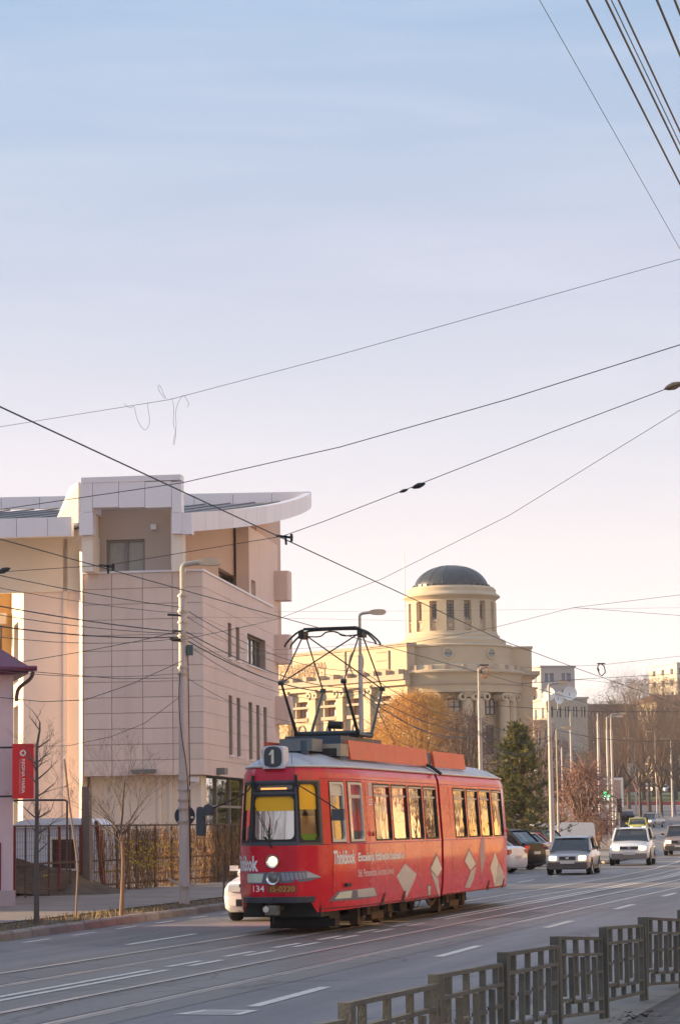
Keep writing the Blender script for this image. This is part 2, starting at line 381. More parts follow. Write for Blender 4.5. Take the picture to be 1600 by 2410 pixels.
# painted markings
def dash(u, s0, s1, wd=.12, z=.006):
    sheet('lane_marking', lambda s_: u(s_) - wd / 2 if callable(u) else u - wd / 2, lambda s_: u(s_) + wd / 2 if callable(u) else u + wd / 2, [s0, (s0 + s1) / 2, s1], z, M_PAINT, road)
for s0 in (25.0, 34.6, 44.2, 53.6, 62.6, 72.0, 81.5, 91):
    dash(lambda s_: -7.62 - .018 * (s_ - 25) + bend(s_), s0, s0 + 3.1, .15)
for k, s0 in enumerate((20, 38.2, 60.5, 69.5, 78.5, 87.5)):
    dash(lambda s_: -13.75 - .03 * (s_ - 38) + bend(s_), s0, s0 + 3.9, .12)
for s0 in [26 + 2.6 * k for k in range(14)]:
    dash(lambda s_: KU(s_) + .55, s0, s0 + 1.35, .10)
for du in (-.12, .12):                               # double centre line between the tracks
    dash(lambda s_: -10.83 + du + bend(s_), 14, 31.3, .11, .010)
    for s0 in [32.0 + 2.55 * k for k in range(6)]:
        dash(lambda s_: -10.83 + du + bend(s_), s0 + (du + .12), s0 + 1.45 + (du + .12), .11, .010)
    dash(lambda s_: -10.83 + du + bend(s_), 48.2, 120, .11, .010)
# lozenge outline painted at the head of the lane line
lz = [G(405, 2390), G(480, 2379), G(610, 2380), G(565, 2391)]
mb = MB(); mb.add([(p.x, p.y, .006) for p in lz], [(0, 1, 2, 3)]); mb.build('lane_marking', M_PAINT, road, fix=False)
c_ = sum(lz, Vector()) / 4
mb = MB(); mb.add([((p * .68 + c_ * .32).x, (p * .68 + c_ * .32).y, .0085) for p in lz], [(0, 1, 2, 3)]); mb.build('lane_marking', mat('worn paint grey', (.33, .31, .31), .6, var=.2), road, fix=False)
# left kerb, planting strip and pavement
kerb = MB().box(-.01, .01, -.01, .01, -.02, -.015).build('kerb', M_KERB); kerb['kind'] = 'structure'
ks = MB(); ks.add([(-.14, -.485, -.05), (0, -.485, -.05), (0, .485, -.05), (-.14, .485, -.05), (-.14, -.485, .16), (-.03, -.485, .16), (-.03, .485, .16), (-.14, .485, .16), (0, -.485, .125), (0, .485, .125)],
                  [(4, 5, 6, 7), (0, 1, 8, 5, 4), (3, 7, 6, 9, 2), (1, 2, 9, 8), (8, 9, 6, 5), (0, 4, 7, 3)])
ksm = ks.mesh('kerb_stone', M_KERB)
for k in range(66):
    s_ = 18.5 + k
    p = W(KU(s_), s_, rng.uniform(-.006, .006)); inst('kerb_stone', ksm, kerb, p, (rng.uniform(-.01, .01), rng.uniform(-.01, .01), -PHI + atan2(.05, 1) + rng.uniform(-.006, .006)))
sheet('planting_strip', lambda s_: KU(s_) - 1.55, lambda s_: KU(s_) - .13, [16 + 2 * k for k in range(35)], .13, M_SOIL, nu=3)
sheet('pavement', lambda s_: KU(s_) - 60, lambda s_: KU(s_) - 1.55, [-20, 20, 50, 86], .14, M_PAVEL)
sheet('pavement_edging', lambda s_: KU(s_) - 1.61, lambda s_: KU(s_) - 1.53, [16, 50, 86], .155, M_KERB)
# right kerb, gutter slab and pavement
sheet('gutter_slab', -4.75, -4.15, [0, 15, 30, 45, 70, 110], .006, mat('gutter concrete', (.30, .27, .24), .8, var=.15, scale=1.5, bump=.3))
kr = MB().box(-.01, .01, -.01, .01, -.02, -.015).build('kerb_right', M_KERB); kr['kind'] = 'structure'
for k in range(50):
    s_ = 5.5 + k; inst('kerb_stone', ksm, kr, W(-4.15, s_, rng.uniform(-.006, .004)), (0, 0, -PHI + pi + rng.uniform(-.005, .005)))
M_CONC = mat('pavement concrete', (.26, .235, .21), .85, var=.15, scale=1.0, bump=.3, dirt=(.13, .115, .10), dscale=.8)
sheet('pavement_strip', -4.02, -3.2, [0, 15, 30, 60, 110], .152, M_CONC)
sheet('pavement_right', -3.2, 14, [0, 15, 30, 60, 110], .148, M_PAVER)

# ------------------------------------------------------------------ the tram
M_RED = mat('tram red film', (.66, .006, .028), .26, var=.09, scale=1.2, coat=.35, spec=.25, dirt=(.56, .02, .04), dscale=.9, dlo=.55, dhi=.9, streak=(.60, .10, .07, (3.5, 3.5, .5), .28))  # lighter vertical streaks put smears and orange reflections into the film colour
M_RED2 = mat('tram red upper paint', (.62, .010, .04), .34, var=.10, scale=1.5, coat=.35, spec=.25, dirt=(.30, .03, .03), dscale=2.0, dlo=.55, dhi=.8, streak=(.22, .03, .03, (6, 6, .8), .5))
M_SURR = mat('window surround blue grey', (.055, .06, .075), .4, var=.1)
M_ROOF = mat('tram roof grey paint', (.44, .46, .52), .4, var=.12, scale=2, dirt=(.26, .25, .25), dscale=1.2)
M_GUT = mat('gutter cream', (.62, .58, .52), .45, var=.1)
M_ORANGE = mat('orange roof panel', (.62, .10, .045), .45, var=.14, scale=2.0, dirt=(.45, .07, .04), dscale=2.5)
M_YELLOW = mat('yellow visor film', (.95, .48, .008), .45, var=.03, emit=None)
M_LIME = mat('lime hi-vis cloth', (.42, .62, .03), .7, var=.08)
M_TGLASS = glass('tram side glass', (.55, .55, .52), base=.10, gain=1.5)
M_TGLASSF = glass('tram front glass', (.50, .52, .54), base=.42, gain=1.0)
M_GREYB = mat('roof box grey', (.16, .17, .18), .55, var=.15)
M_BLUEB = mat('roof box blue grey', (.05, .075, .11), .5, var=.12)
M_RUST = mat('rusty steel', (.10, .062, .04), .8, var=.3, scale=6, dirt=(.035, .03, .028), dscale=4)
M_PANTO = mat('pantograph steel green grey', (.045, .055, .058), .45, metal=.4, var=.15)
M_TXT = mat('white lettering', (.85, .84, .84), .5, var=.03)
M_TXT2 = mat('pale pink lettering', (.82, .62, .64), .5, var=.03)
M_SILV = mat('printed laptop silver', (.50, .48, .48), .45, var=.08, scale=4)
M_SILVD = mat('printed laptop dark', (.15, .15, .19), .5, var=.1)
M_SCREEN = mat('printed laptop screen', (.62, .66, .55), .45, var=.06)
M_SEAT = mat('seat plastic', (.10, .12, .20), .6, var=.1)
M_INT = mat('tram interior beige', (.42, .36, .28), .7, var=.08)
TU, TS = -12.2, 41.35
tram = thing('tram', 'red articulated tram with raised pantograph and a number 1 box on its roof', 'tram', W(TU, TS), -PHI)

half = chaikin([(0, 0), (.36, .0), (.47, .07), (.80, .60), (.90, .95), (1.1, 1.95), (1.1, 3.2), (1.1, 8.42)], 2)
rear = chaikin([(1.1, 8.62), (1.1, 14.3), (1.1, 15.25), (.92, 16.4), (.78, 16.8), (.42, 17.2), (0, 17.25)], 2)
class Plan:
    def __init__(s, pts):
        s.p = [Vector((p[0], p[1])) for p in pts]; s.a = [0.0]
        for q, r_ in zip(s.p, s.p[1:]): s.a.append(s.a[-1] + (r_ - q).length)
    def at(s, a):
        sg = 1 if a >= 0 else -1; a = min(abs(a), s.a[-1])
        for i in range(len(s.a) - 1):
            if a <= s.a[i + 1] + 1e-9:
                t = (a - s.a[i]) / max(1e-9, s.a[i + 1] - s.a[i]); q = s.p[i].lerp(s.p[i + 1], t)
                d = s.tang(i).lerp(s.tang(i + 1), t).normalized()
                return Vector((sg * q.x, q.y)), Vector((sg * d.y, -d.x))
    def tang(s, i):
        if i == 0 and abs(s.p[0].x) < 1e-6: return Vector((1, 0))
        return (s.p[min(i + 1, len(s.p) - 1)] - s.p[max(0, i - 1)]).normalized()
PF, PR = Plan(half), Plan(rear)
INS = [(.30, .06), (.41, .05), (.70, .012), (1.0, 0), (1.55, 0), (2.66, .07), (2.8, .09), (2.92, .15)]
def inset(z):
    for (a, ia), (b, ib) in zip(INS, INS[1:]):
        if z <= b: return ia + (ib - ia) * max(0, (z - a)) / (b - a)
    return INS[-1][1]
def surf(pl, a, z, off=0.0):
    q, n_ = pl.at(a); q = q + n_ * (off - inset(z)); return Vector((q.x, q.y, z))
TM = Matrix.Translation(tram.location) @ Matrix.Rotation(-PHI, 4, 'Z')
def a_px(pl, px, z, lo=0.0, hi=None):
    hi = hi or pl.a[-1]
    f = lambda a: proj(TM @ surf(pl, a, z))[0] - px
    for _ in range(40):
        m_ = (lo + hi) / 2
        if f(m_) < 0: lo = m_
        else: hi = m_
    return (lo + hi) / 2
def zt(px, py, pl, lo=0.0):              # height on the tram side seen at a pixel
    z = 1.5
    for _ in range(5):
        a = a_px(pl, px, z, lo); z += -(py - proj(TM @ surf(pl, a, z))[1]) * -1 * 0
        p = TM @ surf(pl, a, z); z = z + (proj(p)[1] - py) * p.y / F
    return z, a
WB, WT = 1.60, 2.63
win_f = [(a_px(PF, a, 1.6), a_px(PF, b, 1.6), WB, WT) for a, b in ((886, 924), (928.5, 964), (968.5, 999), (1003.5, 1033))]
drv = [(a_px(PF, a, 1.6), a_px(PF, b, 1.6), WB - .02, WT + .02) for a, b in ((782, 816), (825, 859))]
win_r = [(a_px(PR, a, 1.6), a_px(PR, b, 1.6), WB, WT) for a, b in ((1073.5, 1100.5), (1104.5, 1130.5), (1134.5, 1159), (1163.5, 1186))]
front = [(-.40, .40, 1.62, 2.42), (-.38, .38, 2.48, 2.62), (.475, .95, 1.60, 2.63), (-.95, -.475, 1.60, 2.63)]
AF = 1.03
def zbot(a, pl):
    if pl is PF:
        a = abs(a)
        if a < .66: return .64
        if a < .90: return .64 - (a - .66) / .24 * .26
        return .38 + .03 * min(1, (a - .9) / 1.5)
    return .43
def shell(pl, holes, name, lim=None, mirror=True):
    A = set()
    step = pl.a[-1] / 40
    for k in range(41): A.add(round(k * step, 4))
    if pl is PF: A |= {0.0, .66, .9, AF, .2, .3, .44, .55, .7, .8}
    hs = []
    for h in holes:
        hs.append(h); A |= {round(abs(h[0]), 4), round(abs(h[1]), 4)}
    A = sorted(A); A = [a for i, a in enumerate(A) if i == 0 or a - A[i - 1] > .0005]
    full = [-a for a in A[::-1] if a > 0] + A
    Z = sorted({.70, .95, 1.2, 1.54, 2.0, 2.3, 2.67, 2.78, 2.86, 2.92} | {h[2] for h in hs} | {h[3] for h in hs})
    parts = {'body': MB(), 'window_surround': MB(), 'upper_body': MB()}
    idx = {}
    def vid(mb_, key, i, j):
        k = (key, i, j)
        if k not in idx:
            a = full[i]; z = zbot(a, pl) if j < 0 else Z[j]
            idx[k] = len(mb_.v); mb_.v.append(tuple(surf(pl, a, z)))
        return idx[k]
    for i in range(len(full) - 1):
        am = (full[i] + full[i + 1]) / 2
        for j in range(-1, len(Z) - 1):
            zl = zbot(am, pl) if j < 0 else Z[j]; zm = (zl + Z[j + 1]) / 2
            if any(h[0] < am < h[1] and h[2] < zm < h[3] for h in hs): continue
            key = 'window_surround' if (pl is PF and abs(am) < AF and 1.54 < zm < 2.67) else ('upper_body' if zm > 2.67 else 'body')
            m_ = parts[key]
            m_.f.append((vid(m_, key, i, j), vid(m_, key, i + 1, j), vid(m_, key, i + 1, j + 1), vid(m_, key, i, j + 1)))
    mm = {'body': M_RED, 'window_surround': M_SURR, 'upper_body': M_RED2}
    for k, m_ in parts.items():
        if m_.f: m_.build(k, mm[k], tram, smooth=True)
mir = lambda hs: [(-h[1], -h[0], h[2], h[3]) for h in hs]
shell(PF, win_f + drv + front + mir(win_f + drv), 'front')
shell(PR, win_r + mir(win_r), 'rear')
def ring_on(pl, h, wd, off, rad=.07, nm='window_frame', m=M_BLACK, outer=.012):
    a0, a1, z0, z1 = h; A0, A1, Z0, Z1 = a0 - outer, a1 + outer, z0 - outer, z1 + outer
    mb_ = MB(); pts = []
    for cx, cz, st in ((a1 - wd - rad, z1 - wd - rad, 0), (a0 + wd + rad, z1 - wd - rad, 1), (a0 + wd + rad, z0 + wd + rad, 2), (a1 - wd - rad, z0 + wd + rad, 3)):
        for k in range(5):
            t = (st + k / 4) * pi / 2; pts.append(((cx + rad * cos(t), cz + rad * sin(t)), (A1 if st in (0, 3) else A0, Z1 if st in (0, 1) else Z0), k, st))
    n_ = len(pts); inner = []; outr = []
    for (q, c, k, st) in pts:
        inner.append(q)
        # outer point: slide along the rectangle
        f0 = k / 4
        if st == 0: outr.append((A1, Z1 - (1 - f0 * 2) * rad) if f0 < .5 else (A1 - (f0 - .5) * 2 * rad, Z1))
        elif st == 1: outr.append((A0 + (1 - f0 * 2) * rad, Z1) if f0 < .5 else (A0, Z1 - (f0 - .5) * 2 * rad))
        elif st == 2: outr.append((A0, Z0 + (1 - f0 * 2) * rad) if f0 < .5 else (A0 + (f0 - .5) * 2 * rad, Z0))
        else: outr.append((A1 - (1 - f0 * 2) * rad, Z0) if f0 < .5 else (A1, Z0 + (f0 - .5) * 2 * rad))
    v = [surf(pl, a, z, off) for a, z in outr] + [surf(pl, a, z, off) for a, z in inner] + [surf(pl, a, z, off - .04) for a, z in inner]
    f = [(i, (i + 1) % n_, n_ + (i + 1) % n_, n_ + i) for i in range(n_)] + [(n_ + i, n_ + (i + 1) % n_, 2 * n_ + (i + 1) % n_, 2 * n_ + i) for i in range(n_)]
    mb_.add(v, f); return mb_.build(nm, m, tram)
def pane_on(pl, h, off, nm, m, parent=tram, nz=3, na=4):
    a0, a1, z0, z1 = h; mb_ = MB()
    for j in range(nz + 1):
        for i in range(na + 1): mb_.v.append(tuple(surf(pl, a0 + (a1 - a0) * i / na, z0 + (z1 - z0) * j / nz, off)))
    for j in range(nz):
        for i in range(na): mb_.f.append((j * (na + 1) + i, j * (na + 1) + i + 1, (j + 1) * (na + 1) + i + 1, (j + 1) * (na + 1) + i))
    return mb_.build(nm, m, parent, smooth=True, fix=False)
M_FRAMEP = mat('pale window trim', (.55, .47, .40), .4, var=.08)
for pl, hs in ((PF, win_f + mir(win_f)), (PR, win_r + mir(win_r))):
    for h in hs:
        fr_ = ring_on(pl, h, .018, .006, .05)
        pane_on(pl, h, -.03, 'window_pane', M_TGLASS)
        pane_on(pl, (h[0] + .01, h[1] - .01, 2.40, 2.435), -.022, 'window_transom', M_FRAMEP, nz=1)
        pane_on(pl, (h[0] + .01, h[1] - .01, h[3] - .05, h[3] - .015), .004, 'window_top_rail', M_FRAMEP, nz=1)
for h in drv + mir(drv):
    ring_on(PF, h, .035, .008, .09, m=M_BLACK); ring_on(PF, (h[0] + .02, h[1] - .02, h[2] + .02, h[3] - .02), .03, .012, .08, 'window_trim', mat('cream window trim', (.62, .56, .48), .4, var=.06))
    pane_on(PF, h, -.03, 'window_pane', M_TGLASS)
pane_on(PF, (drv[0][0] + .03, drv[0][1] - .03, 2.40, WT), -.012, 'door_sign_panel', mat('cream window trim', (.62, .56, .48)), nz=1)
pane_on(PF, (drv[1][0] + .03, drv[1][1] - .03, 2.36, 2.42), -.012, 'window_transom', M_FRAMEP, nz=1)
for k, h in enumerate(front):
    ring_on(PF, h, .03, .008, .05 if k == 1 else .09, m=M_BLACK)
    pane_on(PF, h, -.03, 'windscreen' if k == 0 else ('destination_box' if k == 1 else 'corner_window'), M_TGLASSF if k == 0 else glass('tram corner glass', (.8, .8, .78), base=.03, gain=.8), na=6)
pane_on(PF, (-.39, .39, 2.14, 2.41), -.022, 'sun_visor', M_YELLOW)
for h in (front[2], front[3]): pane_on(PF, (h[0], h[1], 2.16, 2.62), -.022, 'sun_visor', M_YELLOW)
pane_on(PF, (.48, .94, 1.60, 1.74), -.036, 'dash_cloth', M_LIME)
pane_on(PF, (.48, .94, 1.74, 2.05), -.06, 'cab_seat_back', mat('cab orange brown', (.80, .42, .14), .7, var=.1))
pane_on(PF, (-.36, .36, 2.49, 2.61), -.06, 'destination_blind', mat('blind dark', (.10, .10, .11), .6, var=.1))
pane_on(PF, (-.26, .22, 2.505, 2.545), -.05, 'lit_text_band', mat('amber band', (.55, .25, .08), .5, emit=(1, .45, .12, .6), var=.05), nz=1)

# roof
def roof(pl, y0, y1, name):
    mb_ = MB(); n_ = 44; T = [0, .06, .14, .26, .42, .6, .8, 1.0]
    As = [-pl.a[-1] + 2 * pl.a[-1] * i / n_ for i in range(n_ + 1)]
    for a in As:
        b = surf(pl, a, 2.92, .03); sp = Vector((0, min(max(b.y, y0), y1), 0))
        for t in T:
            p = Vector((b.x, b.y, 0)).lerp(sp, t); mb_.v.append((p.x, p.y, 2.925 + .285 * (1 - (1 - t) ** 2.2)))
    m_ = len(T)
    for i in range(n_):
        for j in range(m_ - 1): mb_.f.append((i * m_ + j, (i + 1) * m_ + j, (i + 1) * m_ + j + 1, i * m_ + j + 1))
    mb_.build('roof', M_ROOF, tram, smooth=True)
    MB().tube([surf(pl, a, 2.915, .03) for a in As], .022, 6).build('rain_gutter', M_GUT, tram, smooth=True)
roof(PF, 1.5, 8.42, 'r'); roof(PR, 8.62, 15.3, 'r')
# articulation bellows
mb = MB()
for k in range(5):
    y = 8.42 + .05 * k; hwk = 1.0 if k % 2 else .93
    pr = [(hwk - .04, .5), (hwk, 1.0), (hwk, 1.6), (hwk - .05, 2.7), (hwk - .2, 2.95), (.4, 3.12), (-.4, 3.12), (-hwk + .2, 2.95), (-hwk + .05, 2.7), (-hwk, 1.6), (-hwk, 1.0), (-hwk + .04, .5)]
    b = len(mb.v); mb.v += [(x, y, z) for x, z in pr]
    if k:
        for i in range(len(pr) - 1): mb.f.append((b - 12 + i, b - 12 + i + 1, b + i + 1, b + i))
mb.build('bellows', M_BLACK, tram)
MB().tube([(1.12, 8.43, 2.9), (.9, 8.45, 3.06), (.5, 8.45, 3.2), (0, 8.45, 3.24), (-.5, 8.45, 3.2), (-.9, 8.45, 3.06), (-1.1, 8.43, 2.9)], .035, 6).build('joint_bow', M_BLACK, tram)
# floor, ceiling skin, seats and people inside
MB().box(-1.0, 1.0, 1.2, 16.3, .80, .86).build('floor', M_DARK, tram)
MB().box(-.55, .55, .45, 1.2, .70, .78).build('floor', M_DARK, tram)
sm = MB().box(-.2, .2, -.2, .2, 0, .08).box(-.2, .2, .14, .22, .08, .55).mesh('seat', M_SEAT)
for x in (-.72, .72):
    for y in [3.4 + .8 * k for k in range(6)] + [9.4 + .8 * k for k in range(7)]: inst('seat', sm, tram, (x, y, 1.22), (0, 0, pi))
MB().box(-.75, .75, 2.35, 2.4, .86, 2.75).build('cab_wall', M_INT, tram)
MB().box(-.62, .62, .42, .62, 1.30, 1.56).build('dashboard', M_GREYB, tram)
# wipers
wp = MB().tube([surf(PF, -.02, 1.50, .02), surf(PF, -.10, 1.62, .03), surf(PF, -.18, 1.70, .02)], .012, 5).beam(surf(PF, -.05, 1.62, .035), surf(PF, -.37, 2.25, .02), .012)
wp.build('wiper', M_BLACK, tram)
# headlamps
for zc, on in ((1.275, True), (.985, False)):
    hl = MB().lathe([(.0, -.02), (.075, -.035), (.09, -.045), (.115, -.05), (.122, -.02), (.122, .03)], (0, -.03, zc), 24, axis='y').build('headlamp', M_CHROME, tram, smooth=True)
    MB().lathe([(0, -.07), (.04, -.066), (.075, -.055), (.082, -.03)], (0, -.03, zc), 24, axis='y').build('lens', mat('lamp lit', (.9, .85, .7), .2, var=0, emit=(1, .74, .34, .7)) if on else mat('lamp glass unlit', (.16, .16, .17), .12, metal=.3, var=.3, scale=20), hl, smooth=True)
# number box
nb = MB(); pr = chaikin([(-.19, 0), (-.19, .33), (-.16, .40), (.16, .40), (.19, .33), (.19, 0)], 2)
nb.prism([(p.x, p.y) for p in pr], 0, .34, lambda a, b, c: (a, c, b))
nbo = nb.build('number_box', mat('number box white', (.66, .65, .68), .45, var=.06), tram); nbo.location = (-.0, .02, 2.875); nbo.rotation_euler = (0, 0, 0)
pr = chaikin([(-.15, .06), (-.165, .2), (-.15, .34), (-.06, .385), (.06, .385), (.15, .34), (.165, .2), (.15, .06), (.06, .02), (-.06, .02), (-.15, .06)], 2)
mb = MB(); mb.prism([(p.x, p.y) for p in pr[:-1]], 0, .01, lambda a, b, c: (a, -c, b)); mb.build('number_face', M_SURR, nbo)
one = [(-.055, .25), (-.005, .325), (.035, .325), (.035, .085), (-.012, .085), (-.012, .255), (-.045, .225)]
MB().add([(x - .015, -.014, z) for x, z in one], [tuple(range(7))]).build('number', mat('number cream', (.80, .72, .58), .5), nbo, fix=False)
# roof gear
MB().tube([(-.0, 1.0, 3.12), (0, 1.0, 3.38)], .075, 12).build('horn', M_BLUEB, tram).location = (.30, 0, 0)
def ya(px, u, z):                        # distance from the nose on a plane x=u
    f = lambda y: proj(TM @ Vector((u, y, z)))[0] - px
    lo, hi = 0, 18
    for _ in range(40):
        m_ = (lo + hi) / 2
        if f(m_) < 0: lo = m_
        else: hi = m_
    return lo
def panel(px0, px1, z0, z1, x=.80):
    y0, y1 = ya(px0, x, 3.2), ya(px1, x, 3.2)
    mb_ = MB(); mb_.prism([(x - .05, z0), (x + .02, z0), (x - .03, z1), (x - .09, z1)], y0, y1, lambda a, b, c: (a, c, b)); return mb_.build('roof_side_panel', M_ORANGE, tram), y0, y1
_, oy0, oy1 = panel(823, 1006, 3.07, 3.42)
_, oy2, oy3 = panel(1021, 1094, 3.07, 3.40)
for a, b in ((oy0, oy1), (oy2, oy3)):
    mb = MB(); mb.prism([(-.87, 3.07), (-.80, 3.07), (-.76, 3.42), (-.82, 3.42)], a, b, lambda p, q, c: (p, c, q)); mb.build('roof_side_panel', M_ORANGE, tram)
MB().box(.35, .74, oy1 + .02, oy2 - .02, 3.1, 3.36).build('roof_box', M_BLUEB, tram)
MB().box(.30, .78, oy0 - .55, oy0 - .02, 3.12, 3.34).build('roof_box', mat('stained cream box', (.38, .32, .24), .7, var=.2, scale=5, dirt=(.2, .12, .06), dscale=4), tram)
MB().box(-.5, .55, oy0 + .3, oy0 + 3.4, 3.2, 3.52).build('roof_box', M_BLUEB, tram)
MB().box(-.15, .45, oy0 - 1.3, oy0 - .6, 3.2, 3.42).build('roof_box', M_GREYB, tram)
MB().box(-.7, .7, 1.7, 2.3, 3.12, 3.26).box(-.6, -.2, 2.5, 3.5, 3.15, 3.34).build('roof_box', M_DARK, tram)
# pantograph
PY = ya(770, 0, 3.58); pz = 3.60
pg = MB().box(-.01, .01, PY + .4, PY + .42, 3.3, 3.31).build('pantograph', M_PANTO, tram)
def pt(p0, p1, r, nm='arm', m=M_PANTO, r2=None): return MB().tube([p0, p1], [r, r2 or r], 8).build(nm, m, pg, smooth=True)
hwx = .60; KN = 4.52; TP = 5.58
for y in (PY, PY + 1.0):
    pt((-hwx - .04, y, pz), (hwx + .04, y, pz), .05, 'base_tube')
for x in (-hwx, hwx): pt((x, PY, pz - .03), (x, PY + 1.0, pz - .03), .04, 'base_rail')
for x in (-.4, .4):
    for y in (PY, PY + 1.0):
        MB().lathe([(.0, 3.2), (.05, 3.2), (.05, 3.28), (.085, 3.3), (.05, 3.34), (.085, 3.38), (.05, 3.42), (.085, 3.46), (.04, 3.5), (.04, 3.58)], (x, y, 0), 12).build('insulator', mat('insulator brown', (.12, .07, .05), .3, var=.1), pg, smooth=True)
fk, rk = PY - 1.0, PY + 1.95
tops = {}
for x in (-hwx, hwx):
    pt((x, PY, pz), (x, fk, KN), .036, 'lower_arm', r2=.022); pt((x, PY + 1.0, pz), (x, rk, KN), .036, 'lower_arm', r2=.022)
    xt = x * .93
    pt((x, fk, KN), (xt, PY + .42, TP - .06), .015, 'upper_arm'); pt((x, rk, KN), (xt, PY + .56, TP - .06), .015, 'upper_arm')
    for y in (fk, rk): MB().lathe([(0, -.05), (.045, -.05), (.045, .05), (0, .05)], (x, y, KN), 10, axis='x').build('knee_joint', M_PANTO, pg)
pt((-hwx, fk, KN), (hwx * .93, PY + .42, TP - .06), .014, 'cross_stay'); pt((hwx, rk, KN), (-hwx * .93, PY + .56, TP - .06), .014, 'cross_stay')
for y in (PY + .30, PY + .66):
    MB().tube(chaikin([(-.90, y, TP - .30), (-.88, y, TP - .22), (-.62, y, TP + .01), (-.4, y, TP + .035), (.4, y, TP + .035), (.62, y, TP + .01), (.88, y, TP - .22), (.90, y, TP - .30)], 2), .02, 6).build('collector_bow', M_PANTO, pg, smooth=True)
MB().box(-.52, .52, PY + .28, PY + .68, TP + .035, TP + .06).build('contact_strip', M_PANTO, pg)
MB().tube(chaikin([(-.5, PY + .4, TP - .1), (-.2, PY + .4, TP - .12), (-.12, PY + .4, TP - .02), (.12, PY + .4, TP - .02), (.2, PY + .4, TP - .12), (.5, PY + .4, TP - .1)], 2), .014, 6).build('spring_bar', M_PANTO, pg)
for x in (-.58, .58): MB().box(x - .05, x + .05, PY + .3, PY + .66, TP - .14, TP - .0).build('bow_bracket', M_DARK, pg)
MB().tube([(-.05, PY + .3, 3.78), (.22, PY + .3, 3.76)], .075, 12).beam((-.03, PY + .3, 3.6), (-.03, PY + .3, 3.78), .05).build('spring_drum', M_DARK, pg)
# front bumper, coupler, underside
mb = MB()
for a0_ in range(12):
    pass
bp_ = [-.78 + 1.56 * k / 12 for k in range(13)]
for a in bp_:
    for z, o_ in ((.56, .0), (.56, .05), (.655, .055), (.665, .0)): mb.v.append(tuple(surf(PF, a, z, o_)))
for i in range(12):
    for j in range(3): mb.f.append((i * 4 + j, i * 4 + 4 + j, i * 4 + 5 + j, i * 4 + 1 + j))
mb.build('bumper', M_SURR, tram)
MB().box(-.7, .7, .5, 1.5, .30, .62).box(-.62, -.3, .35, .6, .34, .6).build('underframe', M_BLACK, tram)
cp = MB().tube([(.0, .55, .47), (.0, -.05, .45)], .05, 10).build('coupler', mat('coupler steel', (.20, .18, .16), .5, metal=.5, var=.25, scale=8), tram)
MB().box(-.10, .10, -.22, .02, .36, .52).build('coupler_head', MATS['coupler steel'], cp); MB().lathe([(0, -.30), (.055, -.30), (.06, -.22), (.04, -.2)], (-.06, 0, .46), 12, axis='y').build('coupler_horn', M_CHROME, cp)
MB().tube([(.02, -.12, .36), (.02, -.12, .2)], .015, 6).beam((0, -.14, .56), (.05, -.14, .66), .02).build('coupler_pin', M_DARK, cp)
MB().box(-.55, .55, 1.6, 2.3, .06, .34).box(-.5, .7, 1.45, 1.52, .10, .24).build('life_guard', M_BLACK, tram)
wm = MB().lathe([(0, -.03), (.10, -.06), (.12, -.03), (.26, -.02), (.28, -.06), (.32, -.06), (.33, -.05), (.325, .04), (.35, .05), (.35, .07), (.0, .07)], (0, 0, 0), 28, axis='x').mesh('wheel', M_RUST, True)
def bogie(yc):
    b = MB().box(-.62, -.54, yc - 1.1, yc + 1.1, .26, .44).box(.54, .62, yc - 1.1, yc + 1.1, .26, .44).box(-.6, .6, yc - .2, yc + .2, .3, .6).build('bogie', M_RUST, tram)
    for dy in (-.82, .82):
        inst('wheel', wm, b, (.5, yc + dy, .345), (0, 0, pi)); inst('wheel', wm, b, (-.5, yc + dy, .345))
        MB().tube([(-.5, yc + dy, .345), (.5, yc + dy, .345)], .06, 8).build('axle', M_DARK, b)
        MB().box(.60, .74, yc + dy - .14, yc + dy + .14, .22, .46).build('axle_box', M_RUST, b)
        for q in (-.3, .3): MB().lathe([(0, .2), (.06, .2), (.06, .24), (.045, .25), (.06, .27), (.045, .3), (.06, .33), (.045, .36), (.06, .4), (0, .4)], (.68, yc + dy + q, 0), 10).build('spring', M_DARK, b)
    MB().box(.58, .70, yc - .45, yc + .45, .12, .26).build('track_brake', M_RUST, b)
    MB().box(.5, .66, yc - 1.35, yc - 1.1, .08, .5).build('sand_box', M_RUST, b); MB().box(.5, .66, yc + 1.1, yc + 1.3, .1, .5).build('sand_box', M_RUST, b)
bogie(4.55); bogie(11.35)
MB().box(-.7, .75, 6.6, 8.0, .34, .8).box(-.5, .5, 7.2, 7.8, .15, .4).build('equipment_box', M_BLACK, tram)
MB().box(-.7, .7, 2.4, 3.2, .45, .8).box(-.75, .75, 12.9, 14.6, .45, .8).box(-.8, .8, 8.7, 9.9, .45, .8).build('underframe', M_BLACK, tram)
for q in (0, .18): MB().tube(sag((.85, 7.9, .45), (.8, 9.2, .45), .16 + q * .3, 10), .025, 6).build('hose', M_RUST, tram)
MB().tube(sag((1.0, 6.0, .42), (1.0, 6.9, .42), .17, 10), .01, 5).build('hanging_cable', M_BLACK, tram)
